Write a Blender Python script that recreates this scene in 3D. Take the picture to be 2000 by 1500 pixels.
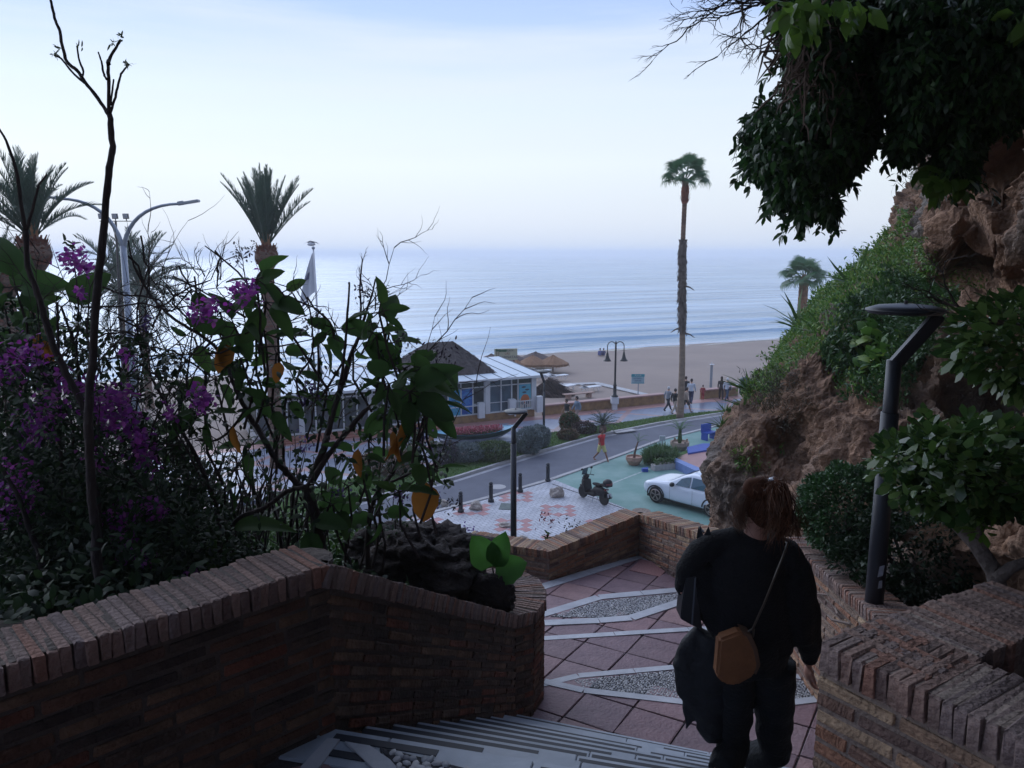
import bpy, bmesh, math, random
import numpy as np
from mathutils import Vector, Matrix, noise as mn
random.seed(7); rng = np.random.default_rng(7)
PI = math.pi; R = math.radians
S = bpy.context.scene
for o in list(bpy.data.objects): bpy.data.objects.remove(o)
COL = S.collection

# ---------------------------------------------------------------- camera
CZ = 10.5; PITCH = R(9.65); F = 1500.0
cam_d = bpy.data.cameras.new('camera'); cam = bpy.data.objects.new('camera', cam_d); COL.objects.link(cam)
cam.location = (0, 0, CZ); cam.rotation_euler = (R(90) - PITCH, 0, 0)
cam_d.sensor_fit = 'HORIZONTAL'; cam_d.sensor_width = 36; cam_d.lens = 36 * F / 2000
cam_d.clip_start = 0.05; cam_d.clip_end = 80000
S.camera = cam
# ---------------------------------------------------------------- sky
wd = bpy.data.worlds.new('World'); S.world = wd; wd.use_nodes = True
nt = wd.node_tree; nt.nodes.clear()
N = nt.nodes.new; L = nt.links.new
out = N('ShaderNodeOutputWorld'); bg = N('ShaderNodeBackground'); L(bg.outputs[0], out.inputs[0])
sky = N('ShaderNodeTexSky'); sky.sky_type = 'NISHITA'; sky.sun_disc = False
SUN_EL = R(9); SUN_ROT = R(-70)
sky.sun_elevation = SUN_EL; sky.sun_rotation = SUN_ROT; sky.air_density = 1.2; sky.dust_density = 1.0; sky.ozone_density = 2.0
SKY_STR = 0.10
bg.inputs[1].default_value = SKY_STR
tc = N('ShaderNodeTexCoord'); sep = N('ShaderNodeSeparateXYZ'); L(tc.outputs['Generated'], sep.inputs[0])
# thin high cloud veil: whitest low in the sky, open to blue overhead, streaked by noise
vr = N('ShaderNodeValToRGB'); L(sep.outputs[2], vr.inputs[0])
els = vr.color_ramp.elements
els[0].position = 0.0; els[0].color = (.66, .74, .87, 1)
els[1].position = 1.0; els[1].color = (.42, .54, .92, 1)
for p, c in ((.045, (.74, .81, .92)), (.11, (.80, .88, .96)), (.19, (.71, .82, .98)), (.27, (.48, .63, .97)), (.38, (.31, .46, .91)), (.6, (.42, .56, .95))):
    e = els.new(p); e.color = (*c, 1)
mp = N('ShaderNodeMapping'); L(tc.outputs['Generated'], mp.inputs[0]); mp.inputs['Scale'].default_value = (1.2, 1.2, 13); mp.inputs['Rotation'].default_value = (R(4), R(-6), 0)
ns = N('ShaderNodeTexNoise'); L(mp.outputs[0], ns.inputs[0]); ns.inputs['Scale'].default_value = 1.6; ns.inputs['Detail'].default_value = 7; ns.inputs['Roughness'].default_value = .55
nr = N('ShaderNodeValToRGB'); L(ns.outputs[0], nr.inputs[0]); nr.color_ramp.elements[0].position = .42; nr.color_ramp.elements[1].position = .75
# the veil multiplies with broad brightness (brighter where the set sun lit it, to the left)
dotn = N('ShaderNodeVectorMath'); dotn.operation = 'DOT_PRODUCT'; L(tc.outputs['Generated'], dotn.inputs[0]); dotn.inputs[1].default_value = (-.62, .74, .25)
mr = N('ShaderNodeMapRange'); L(dotn.outputs['Value'], mr.inputs[0]); mr.inputs[1].default_value = -.6; mr.inputs[2].default_value = 1; mr.inputs[3].default_value = .75; mr.inputs[4].default_value = 1.12
mul = N('ShaderNodeMixRGB'); mul.blend_type = 'MULTIPLY'; mul.inputs[0].default_value = 1; L(vr.outputs[0], mul.inputs[1]); L(mr.outputs[0], mul.inputs[2])
wh = N('ShaderNodeMixRGB'); L(mul.outputs[0], wh.inputs[1]); wh.inputs[2].default_value = (.80, .87, .97, 1)
zr = N('ShaderNodeMapRange'); L(sep.outputs[2], zr.inputs[0]); zr.inputs[1].default_value = .02; zr.inputs[2].default_value = .2; zr.inputs[3].default_value = 0; zr.inputs[4].default_value = .75
mm = N('ShaderNodeMath'); mm.operation = 'MULTIPLY'; L(nr.outputs[0], mm.inputs[0]); L(zr.outputs[0], mm.inputs[1]); L(mm.outputs[0], wh.inputs[0])
sc_ = N('ShaderNodeMixRGB'); sc_.blend_type = 'MULTIPLY'; sc_.inputs[0].default_value = 1; L(wh.outputs[0], sc_.inputs[1]); k = 1 / SKY_STR; sc_.inputs[2].default_value = (k, k, k, 1)
fin = N('ShaderNodeMixRGB'); fin.inputs[0].default_value = .88; L(sky.outputs[0], fin.inputs[1]); L(sc_.outputs[0], fin.inputs[2])
L(fin.outputs[0], bg.inputs[0])
# ---------------------------------------------------------------- sun (veiled, low, very soft)
sl = bpy.data.lights.new('sun', 'SUN'); sun = bpy.data.objects.new('sun', sl); COL.objects.link(sun)
sl.energy = 1.5; sl.angle = R(70); sl.color = (.86, .92, 1.0)
sd = Vector((-.55, .75, .62)).normalized(); sun.rotation_euler = sd.to_track_quat('Z', 'Y').to_euler()
V = S.view_settings; V.view_transform = 'Standard'; V.look = 'None'; V.gamma = 1; V.exposure = 0.21; V.use_curve_mapping = False
S.render.engine = 'CYCLES'; S.cycles.max_bounces = 6; S.cycles.transparent_max_bounces = 8; S.cycles.diffuse_bounces = 3
try: S.cycles.use_denoising = True
except Exception: pass

# ---------------------------------------------------------------- coordinates
cp, sp = math.cos(PITCH), math.sin(PITCH)
def ray(px, py):
    u = (px - 1000) / F; v = -(py - 750) / F
    return Vector((u, cp + v * sp, -sp + v * cp))
def W(px, py, z=0.0):            # place where the sight line meets the level z
    d = ray(px, py); t = (z - CZ) / d.z
    return Vector((d.x * t, d.y * t, z))
def Q(px, py, y):                # place at the distance y
    d = ray(px, py); t = y / d.y
    return Vector((d.x * t, y, CZ + d.z * t))
def FL(px, py):                  # place on the gently falling landing floor
    d = ray(px, py)
    t = (7.3 + .25 - CZ) / (d.z + .05 * d.y)
    return Vector((d.x * t, d.y * t, CZ + d.z * t))
def flz(y): return 7.3 - .05 * (y - 5)

# ---------------------------------------------------------------- helpers
def tag(o, label=None, cat=None, group=None, kind=None):
    if label: o['label'] = label
    if cat: o['category'] = cat
    if group: o['group'] = group
    if kind: o['kind'] = kind
    return o
def thing(name, label, cat, loc=(0, 0, 0), rz=0, group=None):
    o = bpy.data.objects.new(name, None); COL.objects.link(o); o.location = loc; o.rotation_euler = (0, 0, rz); o.empty_display_size = .2
    return tag(o, label, cat, group)
def link(name, me, m=None, parent=None, kind=None, smooth=False):
    o = bpy.data.objects.new(name, me); COL.objects.link(o)
    if m is not None and len(me.materials) == 0: me.materials.append(m)
    if parent: o.parent = parent
    if kind: o['kind'] = kind
    if smooth:
        me.polygons.foreach_set('use_smooth', [True] * len(me.polygons))
    return o
def copy_tree(o, parent=None):
    c = o.copy(); COL.objects.link(c); c.parent = parent
    for ch in list(o.children): copy_tree(ch, c)
    return c

class MB:
    def __init__(s): s.v = []; s.f = []
    def add(s, vs, fs):
        b = len(s.v); s.v.extend([tuple(p) for p in vs]); s.f.extend([tuple(b + i for i in f) for f in fs]); return s
    def box(s, c, d, rz=0, mat=None):
        hx, hy, hz = d[0] / 2, d[1] / 2, d[2] / 2; M = Matrix.Translation(c) @ Matrix.Rotation(rz, 4, 'Z')
        if mat is not None: M = Matrix.Translation(c) @ mat.to_4x4()
        vs = [M @ Vector((x, y, z)) for x in (-hx, hx) for y in (-hy, hy) for z in (-hz, hz)]
        return s.add(vs, [(0, 1, 3, 2), (4, 6, 7, 5), (0, 4, 5, 1), (2, 3, 7, 6), (0, 2, 6, 4), (1, 5, 7, 3)])
    def tube(s, pts, rad, n=8, caps=True, flat=1.0):
        pts = [Vector(p) for p in pts]
        if not hasattr(rad, '__len__'): rad = [rad] * len(pts)
        rings = []; up = Vector((0, 0, 1)); prev = None
        for i, p in enumerate(pts):
            d = (pts[min(i + 1, len(pts) - 1)] - pts[max(i - 1, 0)])
            if d.length < 1e-9: d = Vector((0, 0, 1))
            d.normalize()
            if prev is None:
                a = d.cross(Vector((0, 1, 0)) if abs(d.y) < .9 else Vector((1, 0, 0))).normalized()
            else:
                a = (prev - d * prev.dot(d))
                a = a.normalized() if a.length > 1e-6 else d.orthogonal().normalized()
            prev = a; b = d.cross(a)
            rings.append([p + (a * math.cos(2 * PI * k / n) + b * math.sin(2 * PI * k / n) * flat) * rad[i] for k in range(n)])
        vs = [q for r_ in rings for q in r_]; fs = []
        for i in range(len(pts) - 1):
            for k in range(n):
                k2 = (k + 1) % n; fs.append((i * n + k, i * n + k2, (i + 1) * n + k2, (i + 1) * n + k))
        if caps:
            fs.append(tuple(range(n - 1, -1, -1))); fs.append(tuple((len(pts) - 1) * n + k for k in range(n)))
        return s.add(vs, fs)
    def lathe(s, prof, n=16, c=(0, 0, 0), sx=1, sy=1, rot=None):
        c = Vector(c); vs = []; fs = []
        for r_, z in prof:
            for k in range(n):
                a = 2 * PI * k / n; p = Vector((r_ * math.cos(a) * sx, r_ * math.sin(a) * sy, z))
                if rot is not None: p = rot @ p
                vs.append(c + p)
        for i in range(len(prof) - 1):
            for k in range(n):
                k2 = (k + 1) % n; fs.append((i * n + k, i * n + k2, (i + 1) * n + k2, (i + 1) * n + k))
        fs.append(tuple(range(n - 1, -1, -1))); fs.append(tuple((len(prof) - 1) * n + k for k in range(n)))
        return s.add(vs, fs)
    def ball(s, c, r_, n=12, m=8, sx=1, sy=1, sz=1, rot=None):
        return s.lathe([(max(r_ * math.sin(PI * i / m), 1e-4), -r_ * sz * math.cos(PI * i / m)) for i in range(m + 1)], n, c, sx, sy, rot)
    def poly(s, pts): return s.add(pts, [tuple(range(len(pts)))])
    def prism(s, pts, h):     # polygon extruded downward by h
        n = len(pts); a = [Vector(p) for p in pts]; b = [p - Vector((0, 0, h)) for p in a]
        ar = sum(a[i].x * a[(i + 1) % n].y - a[(i + 1) % n].x * a[i].y for i in range(n))
        if ar < 0: a.reverse(); b.reverse()
        return s.add(a + b, [tuple(range(n)), tuple(range(2 * n - 1, n - 1, -1))] + [(i, n + i, n + (i + 1) % n, (i + 1) % n) for i in range(n)])
    def mesh(s, name='mesh'):
        me = bpy.data.meshes.new(name); me.from_pydata(s.v, [], s.f); me.update(); return me
    def build(s, name, m, parent=None, kind=None, smooth=False, bevel=0):
        me = s.mesh(name)
        if bevel:
            bm = bmesh.new(); bm.from_mesh(me)
            bmesh.ops.bevel(bm, geom=bm.edges[:], offset=bevel, segments=2, affect='EDGES', clamp_overlap=True)
            bm.to_mesh(me); bm.free()
        return link(name, me, m, parent, kind, smooth)

def remeshed(mb, name, m, parent, vox=.012, smooth_it=4, post=None):
    me = mb.mesh(name); o = bpy.data.objects.new(name, me); COL.objects.link(o)
    md = o.modifiers.new('r', 'REMESH'); md.mode = 'VOXEL'; md.voxel_size = vox
    sm = o.modifiers.new('s', 'SMOOTH'); sm.iterations = smooth_it; sm.factor = .5
    dg = bpy.context.evaluated_depsgraph_get(); dg.update()
    nm = bpy.data.meshes.new_from_object(o.evaluated_get(dg))
    bpy.data.objects.remove(o); bpy.data.meshes.remove(me); nm.name = name
    if post:
        n = len(nm.vertices); co = np.empty(n * 3); nm.vertices.foreach_get('co', co); co = post(co.reshape(-1, 3)); nm.vertices.foreach_set('co', co.ravel()); nm.update()
    nm.materials.clear()
    return link(name, nm, m, parent, smooth=True)

def raw_mesh(name, V3, faces, tri=None):
    me = bpy.data.meshes.new(name); me.from_pydata(V3.tolist() if hasattr(V3, 'tolist') else V3, [], faces); me.update(); return me
def quick_mesh(name, co, quads):     # co (n,3), quads (m,k) numpy
    k = quads.shape[1]; me = bpy.data.meshes.new(name)
    me.vertices.add(len(co)); me.vertices.foreach_set('co', co.astype(np.float32).ravel())
    me.loops.add(quads.size); me.loops.foreach_set('vertex_index', quads.astype(np.int32).ravel())
    me.polygons.add(len(quads)); me.polygons.foreach_set('loop_start', np.arange(0, quads.size, k, dtype=np.int32)); me.polygons.foreach_set('loop_total', np.full(len(quads), k, dtype=np.int32))
    me.update(calc_edges=True); me.validate(); return me

def unit(a): return a / np.maximum(np.linalg.norm(a, axis=-1, keepdims=True), 1e-9)
def leaf_mesh(name, P, D, Ln, Wd, droop=.25, up=None, shape='ovate'):
    """leaves as folded blades: P base (n,3), D direction, Ln length, Wd width"""
    n = len(P); P = np.asarray(P, float); D = unit(np.asarray(D, float)); Ln = np.broadcast_to(Ln, n)[:, None]; Wd = np.broadcast_to(Wd, n)[:, None]
    if up is None: up = unit(rng.normal(size=(n, 3)) * .5 + np.array([0, 0, 1.]))
    Sd = unit(np.cross(D, up)); Nn = unit(np.cross(Sd, D))
    prof = {'ovate': ((0, 0), (.30, .46), (.68, .40), (1, 0)), 'obovate': ((0, .04), (.35, .34), (.75, .52), (1, .06)), 'blade': ((0, .25), (.4, .5), (.75, .3), (1, 0.02))}[shape]
    vs = []
    for l, w in prof:
        c = P + D * Ln * l - Nn * Ln * droop * l * l
        if w == 0: vs.append(c[:, None, :])
        else:
            vs.append((c + Sd * Wd * w + Nn * Wd * .12)[:, None, :]); vs.append((c - Sd * Wd * w + Nn * Wd * .12)[:, None, :])
    if prof[0][1] == 0:
        idx = [(0, 1, 2, 2), (1, 3, 4, 2), (3, 5, 4, 4)]
        co = np.concatenate(vs, 1)
        b = np.arange(n)[:, None] * co.shape[1]
        tris = np.concatenate([b + np.array(t) for t in ((0, 1, 2), (1, 3, 4), (1, 4, 2), (3, 5, 4))], 0)
    else:
        co = np.concatenate(vs, 1); b = np.arange(n)[:, None] * co.shape[1]
        tris = np.concatenate([b + np.array(t) for t in ((0, 2, 3), (0, 3, 1), (2, 4, 5), (2, 5, 3), (4, 6, 7), (4, 7, 5))], 0)
    return quick_mesh(name, co.reshape(-1, 3), tris)

# ---------------------------------------------------------------- materials
def mat(name, c1, c2=None, rough=.8, scale=4.0, bump=0.0, bscale=None, detail=5, metal=0, spec=.5, rnd=None, trans=0.0, coat=0, stretch=None, mid=None, lo=.3, hi=.7):
    m = bpy.data.materials.new(name); m.use_nodes = True; t = m.node_tree; n = t.nodes.new; l = t.links.new
    b = t.nodes['Principled BSDF']; b.inputs['Roughness'].default_value = rough; b.inputs['Metallic'].default_value = metal
    b.inputs['Specular IOR Level'].default_value = spec; b.inputs['Coat Weight'].default_value = coat
    tc = n('ShaderNodeTexCoord'); src = tc.outputs['Object']
    if stretch:
        mpn = n('ShaderNodeMapping'); mpn.inputs['Scale'].default_value = stretch; l(src, mpn.inputs[0]); src = mpn.outputs[0]
    nz = n('ShaderNodeTexNoise'); nz.inputs['Scale'].default_value = scale; nz.inputs['Detail'].default_value = detail; nz.inputs['Roughness'].default_value = .6; l(src, nz.inputs[0])
    cr = n('ShaderNodeValToRGB'); l(nz.outputs[0], cr.inputs[0])
    c2 = c2 or tuple(x * .75 for x in c1)
    cr.color_ramp.elements[0].position = lo; cr.color_ramp.elements[1].position = hi
    cr.color_ramp.elements[0].color = (*c2, 1); cr.color_ramp.elements[1].color = (*c1, 1)
    if mid: e = cr.color_ramp.elements.new((lo + hi) / 2); e.color = (*mid, 1)
    colo = cr.outputs[0]
    if rnd:      # list of colours picked per piece (object) and per loose island
        oi = n('ShaderNodeObjectInfo'); ge = n('ShaderNodeNewGeometry'); ad = n('ShaderNodeMath'); ad.operation = 'ADD'; l(oi.outputs['Random'], ad.inputs[0]); l(ge.outputs['Random Per Island'], ad.inputs[1])
        fr = n('ShaderNodeMath'); fr.operation = 'FRACT'; l(ad.outputs[0], fr.inputs[0])
        r2 = n('ShaderNodeValToRGB'); l(fr.outputs[0], r2.inputs[0]); r2.color_ramp.interpolation = 'CONSTANT' if len(rnd) > 3 else 'LINEAR'
        es = r2.color_ramp.elements
        es[0].position = 0; es[0].color = (*rnd[0], 1); es[1].position = 1 - 1 / len(rnd) if len(rnd) > 3 else 1; es[1].color = (*rnd[-1], 1)
        for i in range(1, len(rnd) - 1): e = es.new(i / len(rnd) if len(rnd) > 3 else i / (len(rnd) - 1)); e.color = (*rnd[i], 1)
        mx = n('ShaderNodeMixRGB'); mx.blend_type = 'MULTIPLY'; mx.inputs[0].default_value = 1; l(colo, mx.inputs[1]); l(r2.outputs[0], mx.inputs[2]); colo = mx.outputs[0]
    l(colo, b.inputs['Base Color'])
    if bump:
        bn = n('ShaderNodeTexNoise'); bn.inputs['Scale'].default_value = bscale or scale * 4; bn.inputs['Detail'].default_value = 6; l(src, bn.inputs[0])
        bp = n('ShaderNodeBump'); bp.inputs['Strength'].default_value = min(bump, 1); bp.inputs['Distance'].default_value = .02 if bump <= 1 else .02 * bump; l(bn.outputs[0], bp.inputs['Height']); l(bp.outputs[0], b.inputs['Normal'])
    if trans:
        tr = n('ShaderNodeBsdfTranslucent'); l(colo, tr.inputs[0]); ms = n('ShaderNodeMixShader'); ms.inputs[0].default_value = trans
        l(b.outputs[0], ms.inputs[1]); l(tr.outputs[0], ms.inputs[2]); l(ms.outputs[0], t.nodes['Material Output'].inputs[0])
    return m
def leafmat(name, cols, rough=.45, trans=.3): return mat(name, (1, 1, 1), (.75, .8, .7), rough=rough, scale=9, rnd=cols, trans=trans, spec=.4)
# ================================================================ SETTING
C0 = Vector((1.33, 49.0, 0)); E_ = Vector((.901, .434, 0)); N_ = Vector((-.434, .901, 0)); AE = math.atan2(E_.y, E_.x)
def SD(s, d, z=0): p = C0 + E_ * s + N_ * d; p.z = z; return p      # along the sea front / towards the sea

M_sand = mat('sand', (.30, .235, .20), (.22, .175, .155), rough=.95, scale=.12, bump=1.6, bscale=1.1, lo=.25, hi=.75, detail=9)
M_wet = mat('wet_sand', (.10, .085, .08), (.13, .11, .10), rough=.25, scale=.2)
M_asph = mat('asphalt', (.115, .122, .155), (.09, .096, .125), rough=.85, scale=1.2, bump=.3, bscale=60, detail=9)
M_kerb = mat('kerb_stone', (.40, .39, .40), (.30, .29, .30), rough=.8, scale=3, bump=.2)
M_conc = mat('concrete', (.36, .36, .40), (.27, .27, .29), rough=.85, scale=2, bump=.2)
M_grass = mat('grass_green', (.06, .13, .025), (.035, .08, .018), rough=.9, scale=1.5, bump=1.5, bscale=30)
M_soil = mat('soil', (.055, .042, .034), (.03, .024, .02), rough=.95, scale=3, bump=1.5, bscale=20)
M_green = mat('green_paint', (.115, .235, .21), (.19, .30, .28), rough=.7, scale=.8, detail=9, lo=.35, hi=.62, bump=.1)
M_pink = mat('pink_tile', (.40, .20, .20), (.32, .16, .165), rough=.7, scale=6)
M_marble = mat('worn_marble', (.42, .46, .53), (.27, .31, .37), rough=.5, scale=5, bump=.15, detail=9, stretch=(1, 1, 1))
M_dstrip = mat('dark_strip', (.018, .022, .035), rough=.6)

# --- terrain under everything on land, rising to the garden terrace
WL = [(-25, -3.4), (.75, -2.7), (2.69, -.68), (4.7, .02), (5.3, .23), (5.75, .06), (6.1, -.3), (8, -2.2), (12, -4)]
def wallx(y):
    for (y0, x0), (y1, x1) in zip(WL, WL[1:]):
        if y <= y1: return x0 + (x1 - x0) * max(0, (y - y0)) / (y1 - y0)
    return WL[-1][1]
def terr(x, y):
    if y < 2.7: h = 9.15
    elif y < 6.2: h = 9.15 - (y - 2.7) / 2.6 * 1.35 if y < 5.3 else 7.8 - (y - 5.3) * .5
    else: h = 7.35 * (1 - min(1, (y - 6.2) / 13.5)) ** 1.25 - .12
    if 4 < y < 13 and x < -.7:
        w = min(1, (-.7 - x) / .7); h2 = 8.3 - .27 * (y - 5) if y < 8 else 7.5 * max(0, 1 - (y - 8) / 10) ** 1.3
        h = h + (max(h, h2) - h) * w
    if x > wallx(y) - .13: h = min(h, 4.4 * (1 - min(1, max(0, (y - 8)) / 10)) - .12 if y > 5 else 6.4)
    return max(h, -.12)
nx, ny = 90, 90
xs = np.linspace(-60, 60, nx); xs = np.sign(xs) * (np.abs(xs) / 60) ** 1.6 * 60; ys = np.concatenate([np.linspace(-25, 2, 12), np.linspace(2.3, 22, 60), np.linspace(23, 47, 18)])
def clampd(x, y):
    p = Vector((x, y, 0)) - C0; d = p.dot(N_)
    if d > -1: p -= N_ * (d + 1)
    q = C0 + p; return q.x, q.y
vv = []
for y in ys:
    for x in xs:
        cx, cy = clampd(x, y)
        h = terr(cx, cy)
        if h > 0 and y < 21: h += .08 * mn.noise(Vector((x * 1.3, y * 1.3, 0)))
        vv.append((cx, cy, h))
ff = [(j * nx + i, j * nx + i + 1, (j + 1) * nx + i + 1, (j + 1) * nx + i) for j in range(len(ys) - 1) for i in range(nx - 1)]
o = link('ground', raw_mesh('ground', vv, ff), M_soil, smooth=True); tag(o, kind='structure')

# --- beach: dry sand falling to the water
nb, mb_ = 120, 60; vv = []
for j in range(mb_):
    d = -1 + 40 * (j / (mb_ - 1))
    for i in range(nb):
        s = -140 + 320 * i / (nb - 1)
        z = -.35 - .65 * max(0, d) / 34.5 - (.4 * max(0, (d - 34.5) / 4) ** 1)
        z += .05 * mn.noise(Vector((s * .35, d * .5, 3))) + .03 * mn.noise(Vector((s * 1.1, d * 1.3, 9)))
        vv.append(tuple(SD(s, d + .8 * math.sin(s * .05) * (d / 40), z)))
ff = [(j * nb + i, j * nb + i + 1, (j + 1) * nb + i + 1, (j + 1) * nb + i) for j in range(mb_ - 1) for i in range(nb - 1)]
tag(link('beach', raw_mesh('beach', vv, ff), M_sand, smooth=True), kind='structure')
b = MB(); up = []; dn = []
for i in range(121):
    s = -140 + 320 * i / 120; w = .5 * math.sin(s * .13) + .3 * math.sin(s * .41)
    up.append(SD(s, 33.0 + w + .8 * math.sin(s * .05) * .8, -.955)); dn.append(SD(s, 36, -1.03))
for i in range(120): b.add([up[i], up[i + 1], dn[i + 1], dn[i]], [(0, 1, 2, 3)])
tag(b.build('wet_shore', M_wet), kind='structure')

# --- sea with swell bands parallel to the shore
m = bpy.data.materials.new('sea_water'); m.use_nodes = True; t = m.node_tree; n = t.nodes.new; l = t.links.new
bs = t.nodes['Principled BSDF']; bs.inputs['Base Color'].default_value = (.045, .085, .105, 1); bs.inputs['Roughness'].default_value = .22; bs.inputs['IOR'].default_value = 1.333
tcn = n('ShaderNodeTexCoord'); mp1 = n('ShaderNodeMapping'); mp1.vector_type = 'TEXTURE'; mp1.inputs['Rotation'].default_value = (0, 0, AE); l(tcn.outputs['Object'], mp1.inputs[0])
bumps = []
prevn = None
for (sx, sy, sc, st, dist) in ((.012, .13, 1, .45, 1.6), (.05, .42, 1, .4, .5), (.35, 1.6, 1, .35, .12)):
    mpb = n('ShaderNodeMapping'); mpb.inputs['Scale'].default_value = (sx, sy, 1); l(mp1.outputs[0], mpb.inputs[0])
    nn = n('ShaderNodeTexNoise'); nn.inputs['Scale'].default_value = sc; nn.inputs['Detail'].default_value = 5; nn.inputs['Distortion'].default_value = .6; l(mpb.outputs[0], nn.inputs[0])
    bp = n('ShaderNodeBump'); bp.inputs['Strength'].default_value = st; bp.inputs['Distance'].default_value = dist; l(nn.outputs[0], bp.inputs['Height'])
    if prevn: l(prevn.outputs[0], bp.inputs['Normal'])
    prevn = bp; bumps.append(nn)
l(prevn.outputs[0], bs.inputs['Normal'])
cr = n('ShaderNodeValToRGB'); l(bumps[0].outputs[0], cr.inputs[0]); cr.color_ramp.elements[0].position = .38; cr.color_ramp.elements[1].position = .64
cr.color_ramp.elements[0].color = (.06, .17, .29, 1); cr.color_ramp.elements[1].color = (.30, .44, .60, 1); l(cr.outputs[0], bs.inputs['Base Color'])
M_sea = m
b = MB(); bands = [33, 36, 40, 48, 60, 80, 120, 200, 400, 1000, 3000, 9000, 30000]
for i in range(len(bands) - 1):
    w0 = 200 + bands[i] * 2; w1 = 200 + bands[i + 1] * 2
    b.add([SD(-w0, bands[i], -1), SD(w0, bands[i], -1), SD(w1, bands[i + 1], -1), SD(-w1, bands[i + 1], -1)], [(0, 1, 2, 3)])
tag(b.build('sea', M_sea), kind='structure')
# small breaking wave lips, real ridges of foam at the edge
M_foam = mat('foam', (.62, .66, .70), rough=.6, scale=3)
def ripple(name, d0, s0, s1, h, w, m, ph):
    b = MB(); prof = [(-w, 0), (-w * .4, h * .5), (-w * .1, h), (w * .25, h * .7), (w * .5, 0)]; prev = None; vs = []; fs = []; K = 160
    for i in range(K):
        s = s0 + (s1 - s0) * i / (K - 1); a = math.sin(PI * i / (K - 1)) ** .6; c = d0 + .8 * math.sin(s * .05) * .85 + .35 * math.sin(s * .23 + ph) + .15 * math.sin(s * .9 + ph)
        k2 = a * (.5 + .5 * abs(math.sin(s * .11 + ph)))
        for q, (dx, dz) in enumerate(prof): vs.append(SD(s, c + dx * k2, -1.0 + dz * k2 - (.004 if q in (0, 4) else 0)))
    for i in range(K - 1):
        for q in range(4): fs.append((i * 5 + q, (i + 1) * 5 + q, (i + 1) * 5 + q + 1, i * 5 + q + 1))
    b.add(vs, fs); o = b.build(name, m, smooth=True); tag(o, kind='stuff'); return o
ripple('shore_wave', 35.2, -90, 140, .16, .9, M_foam, 0)
ripple('shore_wave', 38.6, -80, 30, .14, .7, M_sea, 2)
ripple('shore_wave', 44, -60, 150, .30, 2.2, M_sea, 1)
ripple('shore_wave', 51, -100, 90, .26, 2.2, M_sea, 4)
ripple('shore_wave', 60, -30, 170, .28, 3, M_sea, 3)

# --- promenade: blue and rose paving in large lozenges
m = bpy.data.materials.new('promenade_paving'); m.use_nodes = True; t = m.node_tree; n = t.nodes.new; l = t.links.new
bs = t.nodes['Principled BSDF']; bs.inputs['Roughness'].default_value = .32
tcn = n('ShaderNodeTexCoord'); mp1 = n('ShaderNodeMapping'); mp1.vector_type = 'TEXTURE'; mp1.inputs['Rotation'].default_value = (0, 0, AE + R(45)); l(tcn.outputs['Object'], mp1.inputs[0])
br = n('ShaderNodeTexBrick'); br.offset = 0; br.inputs['Scale'].default_value = 1; br.inputs['Brick Width'].default_value = 3.1; br.inputs['Row Height'].default_value = 3.1; br.inputs['Mortar Size'].default_value = .17; br.inputs['Mortar Smooth'].default_value = .05
br.inputs['Color1'].default_value = (.13, .165, .25, 1); br.inputs['Color2'].default_value = (.33, .36, .46, 1); br.inputs['Mortar'].default_value = (.36, .21, .20, 1); l(mp1.outputs[0], br.inputs[0])
br2 = n('ShaderNodeTexBrick'); br2.inputs['Scale'].default_value = 1; br2.inputs['Brick Width'].default_value = .4; br2.inputs['Row Height'].default_value = .4; br2.offset = 0; br2.inputs['Mortar Size'].default_value = .012
br2.inputs['Color1'].default_value = (1, 1, 1, 1); br2.inputs['Color2'].default_value = (.86, .86, .86, 1); br2.inputs['Mortar'].default_value = (.6, .6, .6, 1); l(mp1.outputs[0], br2.inputs[0])
nz = n('ShaderNodeTexNoise'); nz.inputs['Scale'].default_value = .5; nz.inputs['Detail'].default_value = 6; l(mp1.outputs[0], nz.inputs[0]); rr = n('ShaderNodeMapRange'); rr.inputs[1].default_value = .3; rr.inputs[2].default_value = .7; rr.inputs[3].default_value = .75; rr.inputs[4].default_value = 1.1; l(nz.outputs[0], rr.inputs[0])
x1 = n('ShaderNodeMixRGB'); x1.blend_type = 'MULTIPLY'; x1.inputs[0].default_value = 1; l(br.outputs[0], x1.inputs[1]); l(br2.outputs[0], x1.inputs[2])
x2 = n('ShaderNodeMixRGB'); x2.blend_type = 'MULTIPLY'; x2.inputs[0].default_value = 1; l(x1.outputs[0], x2.inputs[1]); l(rr.outputs[0], x2.inputs[2]); l(x2.outputs[0], bs.inputs['Base Color'])
M_prom = m
def near_edge(): return [W(1640, 775), W(1400, 805), W(1310, 813), W(1204, 829), W(1085, 846), W(1035, 852), W(990, 880), W(900, 905), W(700, 935), W(520, 975), W(300, 1010), W(0, 1045), W(-500, 1080)]
ne = [Vector((p.x, p.y, .03)) for p in near_edge()]
back = [SD(-75, -.05, .03), SD(70, -.05, .03)]
b = MB(); b.prism(ne + back, .3); tag(b.build('promenade', M_prom), kind='structure')
# rose border along the sea wall
b = MB(); b.prism([SD(-75, -1.1, .036), SD(60, -1.1, .036), SD(60, -.06, .036), SD(-75, -.06, .036)], .01)
M_rose = mat('rose_paving', (.36, .19, .175), (.30, .16, .15), rough=.5, scale=2); tag(b.build('promenade_border', M_rose), kind='structure')

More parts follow.
